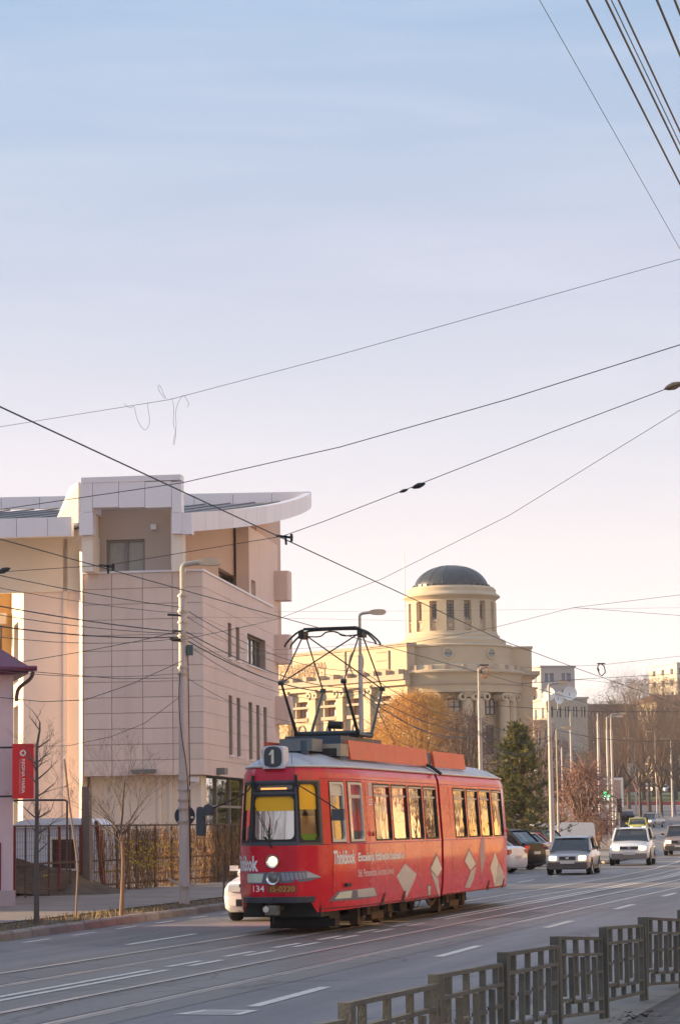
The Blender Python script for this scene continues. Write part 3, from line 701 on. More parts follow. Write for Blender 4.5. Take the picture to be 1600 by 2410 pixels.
# door slots / step lights, indicators, mirrors
for y in (1.15, 4.1): pass
for px_, pl in ((900, PF), (948, PF), (1147, PR), (1182, PR)):
    a = a_px(pl, px_, .5); mb = MB()
    mb.add([surf(pl, a - .14, .40, .012), surf(pl, a + .08, .40, .012), surf(pl, a + .16, .62, .012), surf(pl, a + .06, .62, .012)], [(0, 1, 2, 3)]); mb.build('jacking_slot', M_BLACK, tram)
for pl, px_ in ((PF, 874), (PR, 1189)):
    a = a_px(pl, px_, 1.72); c = surf(pl, a, 1.72, .02)
    MB().lathe([(0, .05), (.035, .04), (.05, .0)], c, 12, axis='x').build('indicator', mat('indicator orange', (.55, .05, .01), .3, var=.05), tram, smooth=True)
mr = MB().tube(chaikin([surf(PF, .44, 2.60, .03), surf(PF, .75, 2.35, .28), surf(PF, 1.05, 2.12, .42)], 2), .012, 6).build('mirror_arm', M_BLACK, tram)
mp_ = surf(PF, 1.0, 2.06, .42); MB().obox(mp_, (.10, .03, 0), (0, .05, 0), (0, 0, .10)).build('mirror', M_SURR, mr)
mp_ = Vector((-1.24, -.1, 2.02))
mr = MB().tube(chaikin([surf(PF, -.44, 2.60, .03), surf(PF, -.50, 2.45, .10), Vector((-.85, -.12, 2.28)), Vector((-1.18, -.12, 2.16))], 2), .014, 6).build('mirror_arm', M_BLACK, tram)
MB().prism([(p.x, p.y) for p in chaikin([(-.07, -.26), (-.08, .2), (-.03, .24), (.06, .22), (.07, -.22), (.03, -.28), (-.07, -.26)], 2)[:-1]], -.06, .06, lambda a, b, c: (a - 1.27, c - .12, b + 2.0)).build('mirror', M_SURR, mr)
MB().prism([(p.x, p.y) for p in chaikin([(-.09, -.10), (-.08, .10), (.06, .11), (.09, -.08), (-.09, -.10)], 2)[:-1]], -.06, .06, lambda a, b, c: (a - 1.12, c - .15, b + 2.17)).build('mirror', M_SURR, mr)
for a in (-.43, .44): MB().beam(surf(PF, a, 2.56, .03), surf(PF, a, 2.76, .02), .045, .03).build('mirror_bracket', M_BLACK, tram)
for a in (-.43, .44): MB().tube([surf(PF, a, 2.93, -.05), surf(PF, a, 3.12, -.05)], .005, 4).build('antenna', M_WIRE2, tram)

# ---- printed advertising film: thin shapes laid on the body skin
def film(pl, pts, m, off=.004, nm='advert_print', sub=6):
    bm = bmesh.new(); vs = [bm.verts.new((a, z, 0)) for a, z in pts]; bm.faces.new(vs)
    bmesh.ops.triangulate(bm, faces=bm.faces[:])
    bmesh.ops.subdivide_edges(bm, edges=bm.edges[:], cuts=sub, use_grid_fill=True)
    mb_ = MB(); bm.verts.index_update()
    mb_.v = [tuple(surf(pl, v.co.x, v.co.y, off)) for v in bm.verts]; mb_.f = [tuple(v.index for v in f.verts) for f in bm.faces]; bm.free()
    return mb_.build(nm, m, tram, fix=False)
def fpx(pl, pts, m, off=.004, lo=0.0, nm='advert_print'):
    q = []
    for x, y in pts:
        z, a = zt(x, y, pl, lo); q.append((a, z))
    return film(pl, q, m, off, nm)
def letters(pl, body, a0, a1, z0, z1, m, bold=0.0, off=.005, nm='lettering', skew=0.0):
    vs, fs = text_fit(body, a1 - a0, z1 - z0, bold)
    return MB().add([surf(pl, a0 + x, z0 + y + skew * x, off) for x, y in vs], fs).build(nm, m, tram, fix=False)
def lpx(pl, body, x0, x1, y0, y1, m, bold=0.0, nm='lettering'):
    z1, a0 = zt(x0, y0, pl); z0, _ = zt(x0, y1, pl); _, a1 = zt(x1, (y0 + y1) / 2, pl)
    return letters(pl, body, a0, a1, z0, z1, m, bold, nm=nm)
lpx(PF, 'ThinkBook', 784, 835, 2003, 2036, M_TXT, .035)
vs, fs = text_fit('ThinkBook', .92, .27, .035)
MB().add([surf(PF, -1.36 + x + .16, 1.10 + y, .005) for x, y in vs], fs).build('lettering', M_TXT, tram, fix=False)
lpx(PF, 'Excelența întâlnește business-ul', 842, 950, 2008, 2035, M_TXT, .035)
lpx(PF, 'Stil. Personalitate. Securitate. Servicii', 842, 926, 2047, 2065, M_TXT2, .012)
letters(PF, '134', -.385, -.175, .75, .86, M_TXT, .012)
film(PF, [(-.14, .735), (.40, .735), (.40, .865), (-.14, .865)], mat('plate brown', (.32, .05, .02), .5, var=.05), .005, 'number_plate', 3)
letters(PF, 'IS-0220', -.06, .37, .755, .845, mat('plate gold', (.62, .36, .08), .5, var=.05), .006, .008, 'plate_lettering')
# laptop across the nose
film(PF, [(-.62, .885), (-.60, 1.075), (-.10, 1.085), (.62, 1.105), (.98, .985), (.66, .925), (-.10, .885)], M_SILVD, .004)
film(PF, [(-.60, .91), (-.58, 1.06), (-.18, 1.065), (-.22, .91)], M_SCREEN, .0055)
for k in range(7):
    a = .16 + .075 * k
    film(PF, [(a, .94 + .006 * k), (a + .055, .94 + .006 * k), (a + .03, 1.075), (a - .025, 1.075)], mat('printed key grey', (.33, .33, .37), .45, var=.1), .0055, sub=1)
film(PF, [(.62, .985), (.96, .985), (.62, 1.095)], M_SILV, .0055)
# laptop on the lower side
fpx(PF, [(771, 2123), (796, 2098), (880, 2089), (889, 2110), (840, 2118)], M_SILVD)
fpx(PF, [(787, 2117), (799, 2101), (828, 2097), (826, 2114)], M_SCREEN, .0055)
fpx(PF, [(840, 2095), (879, 2090), (886, 2109), (842, 2113)], M_SILV, .0055)
# diamonds
fpx(PF, [(932, 2064), (952, 2033), (980, 2058), (956, 2113)], M_SILV)
fpx(PF, [(1011, 2046), (1027, 2008), (1041, 2046), (1029, 2068)], M_SILVD); fpx(PF, [(1013, 2046), (1027, 2014), (1040, 2046), (1029, 2064)], mat('printed white screen', (.68, .66, .60), .45, var=.08), .0055)
fpx(PF, [(1012, 2050), (1030, 2068), (1037, 2111), (1029, 2103)], M_SILV, .005)
fpx(PF, [(1005, 2084), (1014, 2083), (1013, 2110), (1006, 2110)], M_SILVD); fpx(PF, [(1007, 2087), (1012, 2086), (1011, 2107), (1008, 2107)], M_SCREEN, .0055)
fpx(PR, [(1092, 2027), (1103, 1996), (1121, 2035), (1106, 2052)], M_SILVD); fpx(PR, [(1093, 2028), (1103, 2002), (1119, 2035), (1106, 2049)], MATS['printed white screen'], .0055)
fpx(PR, [(1120, 2040), (1115, 2064), (1106, 2090), (1093, 2090), (1101, 2070), (1107, 2052)], M_SILV, .005)
fpx(PR, [(1128, 1995), (1133, 1969), (1139, 1974), (1142, 2022), (1132, 2062), (1129, 2030)], mat('printed violet grey', (.42, .28, .33), .45, var=.06))
fpx(PR, [(1153, 2042), (1164, 2006), (1172, 2031), (1163, 2087)], MATS['printed white screen']); fpx(PR, [(1162, 2088), (1173, 2031), (1187, 2068), (1180, 2084)], M_SILV, .005)
fpx(PF, [(864, 1842), (874, 1842), (875, 1874), (866, 1875)], mat('notice grey', (.55, .42, .42), .5, var=.25, scale=30), nm='notice')
fpx(PF, [(1036, 1850), (1042, 1850), (1045, 1900), (1041, 1900)], MATS['notice grey'], nm='notice')
for k in range(3): fpx(PF, [(866, 1881 + 6 * k), (876, 1881 + 6 * k), (876, 1884 + 6 * k), (866, 1884 + 6 * k)], M_TXT2, nm='notice')
# person in hi-vis seen through the small side window
pq = MB(); pq.lathe([(0, 0), (.17, .02), (.19, .2), (.15, .42), (.06, .5), (.06, .54), (.10, .6), (.10, .7), (.05, .78), (0, .79)], (.62, 1.75, 1.35), 14)
tag(pq.build('person', mat('hi-vis yellow vest', (.75, .6, .05), .7, var=.1), None, smooth=True, loc=W(TU, TS), rz=-PHI), 'person in a yellow vest seen through the small side window of the tram', 'person')

# panel seams and belt mouldings on the body
M_SEAM = mat('seam dark red', (.16, .006, .012), .6, var=.15, scale=6)  # dark red of the strips that mark the panel seams
for px_, pl, z0, z1 in ((783, PF, .42, 1.54), (868, PF, .44, 2.66), (1042, PF, .44, 2.66), (953, PF, .45, 1.54), (1064, PR, .45, 2.66), (1132, PR, .45, 1.54)):
    a = a_px(pl, px_, 1.4); MB().add([surf(pl, a + d_, z_, .003) for z_ in (z0, (z0 + 1.0) / 2, 1.0, 1.5, z1) for d_ in (-.007, .007)], [(2 * i, 2 * i + 1, 2 * i + 3, 2 * i + 2) for i in range(4)]).build('panel_seam', M_SEAM, tram, fix=False)
for pl in (PF, PR):
    for sg_ in (-1, 1):
        As = [sg_ * (AF + (pl.a[-1] - AF) * i / 40) if pl is PF else sg_ * pl.a[-1] * .86 * i / 40 for i in range(41)]
        MB().tube([surf(pl, a, 1.555, .004) for a in As], .010, 5).build('belt_moulding', M_RED2, tram, smooth=True)
        MB().tube([surf(pl, a, 2.70, .004) for a in As], .008, 5).build('belt_moulding', M_RED2, tram, smooth=True)
        mb = MB()
        for a in As:
            for z_ in (.425, .455): mb.v.append(tuple(surf(pl, a, z_, .004)))
        mb.f = [(2 * i, 2 * i + 1, 2 * i + 3, 2 * i + 2) for i in range(40)]; mb.build('skirt_edge', mat('grimy skirt edge', (.22, .03, .03), .8, var=.4, scale=5), tram, fix=False)

# ------------------------------------------------------------------ modern clinic building on the left
M_CLAD = mat('beige cladding', (.70, .56, .50), .6, var=.05, scale=.8, bump=.05, rnd=.07, streak=(.55, .43, .38, (2.2, 2.2, .25), .35))
M_CLAD2 = mat('pink beige render', (.75, .60, .545), .75, var=.05, scale=.5, bump=.08, rnd=.04, streak=(.60, .46, .41, (1.5, 1.5, .2), .35))
M_JOINT = mat('cladding joint', (.38, .30, .265), .8)
M_WALLW = mat('warm white render', (.75, .66, .57), .8, var=.06, scale=.5, bump=.08)
M_ALU = mat('white aluminium panel', (.74, .71, .76), .38, var=.04, scale=.5, rnd=.05, streak=(.60, .56, .60, (2, 2, .3), .3))
M_ALUJ = mat('aluminium joint', (.16, .15, .17), .6)
M_FRAMEG = mat('grey window frame', (.20, .18, .17), .5, var=.05)
M_BGLASS = glass('building glass', (.22, .22, .22), base=.10, gain=1.0, rough=.03)
M_BLIND = mat('grey blind', (.30, .28, .25), .7, var=.06)
M_ROOFB = mat('standing seam roof', (.12, .13, .16), .5, metal=.2, var=.15, scale=1, dirt=(.24, .17, .13), dscale=.3)
BA = radians(7.7)
b0 = P(478, 1600, 80.0); BROT = -BA
clinic = thing('clinic_building', 'pale modern clinic building with beige panel cladding and a sweeping white roof edge', 'building', (b0.x, b0.y, 0), BROT)
BMI = (Matrix.Translation(clinic.location) @ Matrix.Rotation(BROT, 4, 'Z')).inverted(); BM = BMI.inverted()
BX = Vector((cos(BA), -sin(BA), 0)); BY = Vector((sin(BA), cos(BA), 0))
def bf(px, py, y=0.0):                  # pixel -> (x, z) on a plane parallel to the front
    q = BMI @ onplane(px, py, clinic.location + BY * y, BY); return q.x, q.z
def bs(px, py, x=0.0):                  # pixel -> (y, z) on a plane parallel to the street side
    q = BMI @ onplane(px, py, clinic.location + BX * x, BX); return q.y, q.z
XL = bf(196, 1600)[0]; ZT = bf(478, 1344)[1]; ZS = bf(478, 1824)[1]; YE = bs(641, 1500)[0]
# cladding, street side openings (y0, y1, z0, z1)
def so(px0, px1, py0, py1, x=0.0):
    y0, z1 = bs(px0, py0, x); y1, _ = bs(px1, py0, x); _, z0 = bs(px0, py1, x); return (y0, y1, z0, z1)
op = [so(536, 545, 1465, 1547), so(555, 564, 1475, 1554), so(582, 625, 1490, 1563)]
op += [so(538, 547, 1636, 1777), so(557, 566, 1642, 1781), so(585, 594, 1652, 1788), so(603, 611, 1659, 1792), so(620, 628, 1664, 1798)]
def wall_side(rects, x0, x1, m, nm='wall'):
    mb_ = MB()
    for y0, y1, z0, z1 in rects: mb_.box(x0, x1, y0, y1, z0, z1)
    return mb_.build(nm, m, clinic)
wall_side(rsub([(.02, YE, ZS, ZT)], op), -.45, -.03, M_JOINT)
MB().box(XL, -.03, .03, .40, ZS, ZT).build('wall', M_JOINT, clinic)
MB().box(XL, -.46, .40, YE, ZS + .0, ZS + .15).box(XL, -.46, .40, YE, ZT - .2, ZT - .02).build('floor_slab', M_WALLW, clinic)
NR = 13; rh = (ZT - ZS) / NR
cols = [XL] + [bf(p, 1600)[0] for p in (263, 336, 406.5)] + [0.0]
for r_ in range(NR):
    z0, z1 = ZS + r_ * rh + .01, ZS + (r_ + 1) * rh - .01
    for c0, c1 in zip(cols, cols[1:]):
        o = MB().box(c0 + .01, c1 - .01, 0, .03, z0, z1).build('cladding_panel', M_CLAD, clinic)
NCs = 7
for r_ in range(NR):
    z0, z1 = ZS + r_ * rh + .006, ZS + (r_ + 1) * rh - .006
    for c in range(NCs):
        y0, y1 = .03 + (YE - .03) * c / NCs + .004, .03 + (YE - .03) * (c + 1) / NCs - .004
        for a0, a1, c0, c1 in rsub([(y0, y1, z0, z1)], op):
            if a1 - a0 > .03 and c1 - c0 > .03:
                MB().box(-.03, 0, a0, a1, c0, c1).build('cladding_panel', M_CLAD2, clinic)
MB().box(XL - .03, .04, -.04, .30, ZT, ZT + .07).box(-.28, .04, .30, YE + .05, ZT, ZT + .07).build('coping', M_ALU, clinic)
for y0, y1, z0, z1 in op:
    wd = MB().box(-.30, -.26, y0, y1, z0, z1).build('window', M_BGLASS, clinic)
    wf = MB().box(-.26, -.22, y0, y0 + .06, z0, z1).box(-.26, -.22, y1 - .06, y1, z0, z1).box(-.26, -.22, y0, y1, z1 - .06, z1).box(-.26, -.22, y0, y1, z0, z0 + .06)
    if y1 - y0 > 2:
        for k in (1, 2, 3): wf.box(-.26, -.22, y0 + (y1 - y0) * k / 4 - .04, y0 + (y1 - y0) * k / 4 + .04, z0, z1)
    wf.build('frame', M_FRAMEG, wd); MB().box(-.40, -.36, y0, y1, z0, z1).build('blind', M_BLIND, wd)
    MB().box(-.03, .06, y0 - .03, y1 + .03, z0 - .05, z0).build('sill', M_ALU, wd)
# recessed ground floor
mb = MB(); mb.box(XL + .1, -.2, .55, .8, 0, ZS).box(-.55, -.25, .8, 1.7, 0, ZS); mb.build('wall', M_WALLW, clinic)
for px_ in (372, 398): MB().box(bf(px_, 1900, .5)[0], bf(px_, 1900, .5)[0] + .12, .47, .55, 0, ZS).build('pilaster', M_WALLW, clinic)
gy0, gy1 = 1.75, YE - 2.0
wd = MB().box(-.5, -.45, gy0, gy1, .3, ZS - .05).build('shop_window', glass('shop glass', (.25, .25, .25), base=.22, gain=1.2, rough=.02), clinic)
mb = MB()
for k in range(5): y = gy0 + (gy1 - gy0) * k / 4; mb.box(-.45, -.38, y - .05, y + .05, .3, ZS - .05)
for z in (.3, 1.5, 2.6): mb.box(-.45, -.39, gy0, gy1, z - .04, z + .04)
mb.build('frame', M_FRAMEG, wd)
MB().box(-.55, -.35, gy1 + .05, YE, 0, ZS).build('wall', M_WALLW, clinic)
MB().box(-4, -3.8, .8, YE, 0, ZS).box(-4, -.6, YE - .3, YE, 0, ZS).build('inner_wall', M_WALLW, clinic)
for px_, py_ in ((340, 1817), (513, 1820)):
    if px_ < 450:
        x, z = bf(px_, py_); MB().box(x - .38, x + .38, -.30, -.02, z - .05, z + .07).build('floodlight', M_GREYB, clinic)
    else:
        y, z = bs(px_, py_); MB().box(.0, .28, y - .3, y + .3, z - .05, z + .16).build('floodlight', M_GREYB, clinic)
x, z = bf(487, 1830, .4); MB().box(-.5, -.2, .1, .3, ZS - .22, ZS - .05).build('camera_dome', M_ALU, clinic)
# body behind: the upper storey set back, tall wall at the street end with balconies
XU = -1.5
ZU = bf(440, 1240, 1.6)[1]
opu = [so(514, 557, 1335, 1352, XU), so(586, 592, 1373, 1399, XU), so(597, 604, 1380, 1406, XU), so(626, 642, 1395, 1440, XU)]
opu = [(opu[0][0], opu[0][1], ZT - .3, opu[0][3])] + opu[1:]
YB = bs(653, 1450, XU)[0] + 1.0
def roofz(D): return 12.0 + .162 * (D - 79)
mb = MB()
for y0, y1, z0, z1 in rsub([(1.2, YB, ZT - .4, 15.0)], opu): mb.box(XU - .3, XU, y0, y1, z0, z1)
# cut the wall under the tilted roof
mb.v = [(x, y, min(z, roofz(80 + y * .99) - .75)) for x, y, z in mb.v]
mb.build('upper_wall', mat('tan render', (.58, .42, .34), .8, var=.07, scale=.5), clinic)
MB().box(-9.5, XU, 1.5, 1.7, ZT - .4, 11.9).build('upper_wall', M_WALLW, clinic)
for y0, y1, z0, z1 in opu:
    wd = MB().box(XU - .25, XU - .2, y0, y1, z0, z1).build('window', M_BGLASS, clinic); MB().box(XU - .2, XU - .16, y0, y0 + .07, z0, z1).box(XU - .2, XU - .16, y1 - .07, y1, z0, z1).build('frame', M_FRAMEG, wd)
# three grey vertical pipes on the tan wall
for px_ in (586, 593, 600):
    y, z = bs(px_, 1290, XU); MB().tube([(XU + .05, y, ZT + .2), (XU + .05, y, roofz(80 + y) - .8)], .04, 6).build('drain_pipe', MATS['tan render'], clinic)
# end bay and balconies
ex = -.9; yb0 = YE + .1; yb1 = yb0 + 1.8
for _k in range(80):
    if proj(BM @ Vector((ex, yb1, 8)))[0] < 656: yb1 += .15
opb = [so(652, 660, 1398, 1472, ex), so(653, 661, 1552, 1620, ex), so(654, 661, 1704, 1760, ex)]
mb = MB()
for y0, y1, z0, z1 in rsub([(yb0, yb1, 0, 13.4)], [(yb0 + .5, yb0 + 1.5, h[2], h[3]) for h in opb]): mb.box(ex - .5, ex, y0, y1, z0, z1)
mb.build('end_bay_wall', M_CLAD2, clinic)
for h in opb:
    wd = MB().box(ex - .3, ex - .25, yb0 + .5, yb0 + 1.5, h[2], h[3]).build('window', M_BGLASS, clinic)
    MB().box(ex - .02, ex + .08, yb0 + .45, yb0 + 1.55, h[2] - .06, h[2]).build('sill', M_ALU, wd)
for py0, py1 in ((1336, 1405), (1487, 1556), (1634, 1700)):
    xb_ = ex + .2
    for _k in range(60):
        if proj(BM @ Vector((xb_, yb1 - .9, 8)))[0] < 680: xb_ += .03
    _, z1 = bs(668, py0, xb_); _, z0 = bs(668, py1, xb_)
    MB().prism([(ex - .2, yb1 - .9), (xb_ - .06, yb1 - .9), (xb_, yb1 - .8), (xb_, yb1 - .1), (xb_ - .06, yb1), (ex - .2, yb1)], z0, z1).build('balcony', M_CLAD2, clinic)
# tilted roof with a curved tip
edge_px = [(-120, 79), (433, 79), (500, 80.2), (564, 82), (617, 84.4), (655, 87.2), (679, 89.8), (702, 93), (718, 96.5), (729, 100), (733, 102.5)]
edge = []
for px_, D in edge_px:
    q = BMI @ P(px_, 1195, D); edge.append((q.x, q.y, D))
ed = chaikin([(a, b, c) for a, b, c in edge[1:]], 1)
ed = [Vector(edge[0])] + ed
bk = [((BMI @ P(-120, 1195, 103)).x, (BMI @ P(-120, 1195, 103)).y, 103.0)]
xpl, xpr = bf(188, 1200)[0], bf(430, 1200)[0]
ring = [tuple(ed[0]), (xpl, -1.0, 79.0), (xpl, 1.2, 81.2), (xpr, 1.2, 81.2)] + [tuple(e_) for e_ in ed[1:]] + bk
mb = MB(); n_ = len(ring)
mb.v = [(a, b, roofz(d)) for a, b, d in ring] + [(a, b, roofz(d) - .06) for a, b, d in ring]
mb.f = [tuple(range(n_)), tuple(range(n_, 2 * n_))[::-1]] + [(i, (i + 1) % n_, n_ + (i + 1) % n_, n_ + i) for i in range(n_)]
# roof deck is set inside the fascia so its slope shows above the near edge
rf = MB(); c0_ = Vector((-9, 12, 0))
rin = [(Vector((a, b, 0)) - c0_) * .94 + c0_ for a, b, d in ring]
rf.v = [(p.x, p.y, roofz(80 + p.y * .99) - .35) for p in rin] + [(p.x, p.y, roofz(80 + p.y * .99) - .42) for p in rin]
rf.f = mb.f
rfo = rf.build('roof', M_ROOFB, clinic)
for k in range(12):
    x = -14 + 1.05 * k; MB().beam((x, 1.6, roofz(81.6) - .33), (x + 1.5, 22, roofz(101.8) - .33), .05, .05).build('roof_seam', M_ROOFB, rfo)
HF = .62
fa = MB().box(-.01, .01, 10, 10.01, 12.9, 12.91).build('fascia', M_ALUJ, clinic)
def fascia_run(pts, hf=HF, inner=.30, step=None):
    for (a, b) in zip(pts, pts[1:]):
        A = Vector((a[0], a[1], 0)); B = Vector((b[0], b[1], 0)); d = B - A
        k = max(1, int(round(d.length / (step or 1.4))))
        n_ = Vector((d.y, -d.x, 0)).normalized()
        for i in range(k):
            p, q = A.lerp(B, (i + .008) / k), A.lerp(B, (i + .992) / k)
            zp, zq = roofz(a[2] + (b[2] - a[2]) * i / k), roofz(a[2] + (b[2] - a[2]) * (i + 1) / k)
            mb_ = MB(); vs = []
            for r_, z in ((p, zp), (q, zq)):
                vs += [r_ + Vector((0, 0, z - hf)), r_ + Vector((0, 0, z)), r_ - n_ * inner + Vector((0, 0, z)), r_ - n_ * inner + Vector((0, 0, z - hf))]
            mb_.add(vs, [(0, 1, 5, 4), (1, 2, 6, 5), (2, 3, 7, 6), (3, 0, 4, 7), (0, 3, 2, 1), (4, 5, 6, 7)]); mb_.build('fascia_panel', M_ALU, fa)
run = [tuple(e_) for e_ in ed]
xs_left = [e_ for e_ in run]
leftpart = [run[0], (bf(186, 1200)[0] - .0, run[1][1] - .0, 79.0)]
fascia_run([(bf(p, 1200)[0], 0 - 1.0, 79.0) for p in (-110, -10, 58, 130, 186)], .62, .3, 50)
fascia_run(run[1:], HF, .3, 1.0)
fascia_run([(ring[-2][0], ring[-2][1], 102.5), (ring[-1][0] - 6, ring[-1][1], 103)], .5, .3, 1.6)
MB().quad(*[(x, y, roofz(80 + y * .99) - .72) for x, y in ((-16, 1.0), (-5.2, 1.0), (-1.6, 6), (-1.6, 22))]).add([(x, y, roofz(80 + y * .99) - .72) for x, y in ((-16, 1.0), (-1.6, 22), (-16, 22))], [(0, 1, 2)]).build('soffit', M_WALLW, clinic)
# portal tower with recessed wall
def pf(px0, px1, py0, py1, y0, y1, nm, m):
    x0, z1 = bf(px0, py0, y0); x1, _ = bf(px1, py0, y0); _, z0 = bf((px0 + px1) / 2, py1, y0)
    return MB().box(x0, x1, y0, y1, z0, z1).build(nm, m, clinic)
pf(191, 217, 1124, 1205, -1.2, 2.0, 'portal_panel', M_ALU)
for a, b in ((218, 278.5), (279.5, 340.5), (341.5, 403)): pf(a, b, 1134, 1194, -1.2, -.75, 'portal_panel', M_ALU)
pf(404, 426, 1134, 1206, -1.2, -.75, 'portal_panel', M_ALU)
pf(191, 425, 1124, 1133, -1.22, -.75, 'portal_coping', M_ALU)
pf(186, 218, 1206.5, 1259, -1.2, -.75, 'portal_panel', M_ALU); pf(404, 425, 1207, 1256, -1.2, -.75, 'portal_panel', M_ALU); pf(425.5, 451, 1207, 1257, -1.1, -.75, 'portal_panel', M_ALU)
pf(193, 218, 1260, 1345, -1.0, .0, 'portal_column', M_WALLW); pf(404, 431, 1257, 1345, -1.0, -.6, 'portal_column', M_WALLW)
RY = .12
x0, z1 = bf(214, 1190, RY); x1, _ = bf(408, 1190, RY)
wx0, wz1 = bf(250, 1271, RY); wx1, wz0 = bf(341, 1345, RY)
mb = MB()
for a0, a1, c0, c1 in rsub([(x0 - .3, x1 + .3, ZT + .07, z1 + .9)], [(wx0, wx1, ZT + .07, wz1)]): mb.box(a0, a1, RY, RY + .25, c0, c1)
mb.build('recess_wall', mat('tan grey render', (.46, .37, .315), .8, var=.05, scale=.5), clinic)
wd = MB().box(wx0, wx1, RY + .18, RY + .21, ZT + .07, wz1).build('window', mat('grey closed pane', (.30, .28, .25), .25, var=.05, spec=.5), clinic)
mb = MB().box(wx0, wx1, RY + .10, RY + .18, wz1 - .07, wz1).box(wx0, wx0 + .06, RY + .10, RY + .18, ZT + .07, wz1 - .07).box(wx1 - .06, wx1, RY + .10, RY + .18, ZT + .07, wz1 - .07)
xm = (wx0 + wx1) / 2; mb.box(xm - .06, xm + .06, RY + .10, RY + .18, ZT + .07, wz1 - .07); mb.build('frame', M_FRAMEG, wd); MB().box(wx0, wx1, RY + .3, RY + .33, ZT + .07, wz1).build('blind', M_BLIND, wd)
MB().box(bf(404, 1200, -.7)[0] - .02, bf(404, 1200, -.7)[0] + .2, -.75, .12, ZT + .07, z1 + .6).build('recess_side', M_WALLW, clinic); MB().box(bf(218, 1200, -.7)[0] - .2, bf(218, 1200, -.7)[0], -.75, .12, ZT + .07, z1 + .6).build('recess_side', M_WALLW, clinic)
pf(354, 367, 1234, 1246, RY - .12, RY, 'vent_box', M_ALU)
# sunlit flank of the tower rising behind the left roof edge
x0, z1 = bf(170, 1134, 3.0); x1, _ = bf(191, 1134, 3.0); _, z0 = bf(170, 1215, 3.0)
MB().add([(x1 - 1.15, 3.6, z0 - .3), (x1 - .1, 3.0, z0 - .3), (x1 - .1, 6, z0 - .3), (x1 - 1.15, 6, z0 - .3), (x1 - .55, 3.6, z1 - .1), (x1 - .1, 3.0, z1), (x1 - .1, 6, z1), (x1 - .55, 6, z1 - .1)], [(0, 1, 5, 4), (1, 2, 6, 5), (2, 3, 7, 6), (3, 0, 4, 7), (4, 5, 6, 7)]).build('tower_flank', M_WALLW, clinic)
# left wing: plain wall, slanted bay with windows, rear wall
xa, _ = bf(55, 1500, 1.6); xb, _ = bf(188, 1500, 1.6)
MB().box(xa, xb, 1.6, 1.9, 0, roofz(80) - .6).build('wing_wall', M_CLAD2, clinic)
MB().box(xb - .55, xb - .4, 1.5, 1.6, 0, roofz(80) - .6).build('drain_pipe', M_CLAD2, clinic)
cx0, _ = bf(184, 1500, .9); cx1, _ = bf(196, 1500, 0)
MB().prism([(cx0 + .02, .95), (cx1 - .02, -.05), (cx1 + .0, .35), (cx1, 1.6), (cx0 + .02, 1.6)], 0, bf(190, 1262)[1]).build('corner_pilaster', M_WALLW, clinic)
# slanted bay
A = Vector((xa, 1.75, 0)); q = BMI @ P(27, 1500, 88.5); B = Vector((q.x, q.y, 0)); dv = B - A; nv = Vector((-dv.y, dv.x, 0)).normalized()
if nv.y > 0: nv = -nv
def bay(t0, t1, z0, z1, th, m, nm, parent=clinic, off=0.0):
    p, q = A + dv * t0 + nv * off, A + dv * t1 + nv * off; b_ = -nv * th
    return MB().add([p + Vector((0, 0, z0)), q + Vector((0, 0, z0)), q + b_ + Vector((0, 0, z0)), p + b_ + Vector((0, 0, z0)), p + Vector((0, 0, z1)), q + Vector((0, 0, z1)), q + b_ + Vector((0, 0, z1)), p + b_ + Vector((0, 0, z1))],
                    [(0, 3, 2, 1), (4, 5, 6, 7), (0, 1, 5, 4), (1, 2, 6, 5), (2, 3, 7, 6), (3, 0, 4, 7)]).build(nm, m, parent)
wz = [(7.0, 9.1), (4.1, 6.2), (1.2, 3.3)]
mbr = rsub([(0, 1, 0, roofz(82) - .7)], [(.45, .8, a, b) for a, b in wz])
for k, (a0, a1, c0, c1) in enumerate(mbr): bay(a0, a1, c0, c1, .3, M_WALLW, 'bay_wall')
for a, b in wz: bay(.45, .8, a, b, .04, M_BGLASS, 'window', off=-.2)
C_ = B; xq = (BMI @ P(-130, 1500, 89)).x
mbw = MB(); wins = [(C_.x - 1.6, C_.x - .35, a - .1, b + .1) for a, b in wz] + [(C_.x - 4.0, C_.x - 2.6, a - .1, b + .1) for a, b in wz]
for a0, a1, c0, c1 in rsub([(xq, C_.x, 0, roofz(84) - .7)], wins): mbw.box(a0, a1, C_.y, C_.y + .3, c0, c1)
mbw.build('rear_wing_wall', mat('gold lit render', (.62, .38, .16), .8, var=.06), clinic)  # reflected golden light is put into this wall's colour
for a0, a1, c0, c1 in wins:
    wd = MB().box(a0, a1, C_.y + .2, C_.y + .24, c0, c1).build('window', M_BGLASS, clinic)
    MB().box(a0, a0 + .08, C_.y + .12, C_.y + .2, c0, c1).box(a1 - .08, a1, C_.y + .12, C_.y + .2, c0, c1).box((a0 + a1) / 2 - .05, (a0 + a1) / 2 + .05, C_.y + .12, C_.y + .2, c0, c1).build('frame', mat('wood frame', (.28, .14, .05), .6), wd)
    MB().box(a0 - .2, a1 + .2, C_.y - .35, C_.y, c1 + .05, c1 + .45).build('window_hood', M_WALLW, wd)

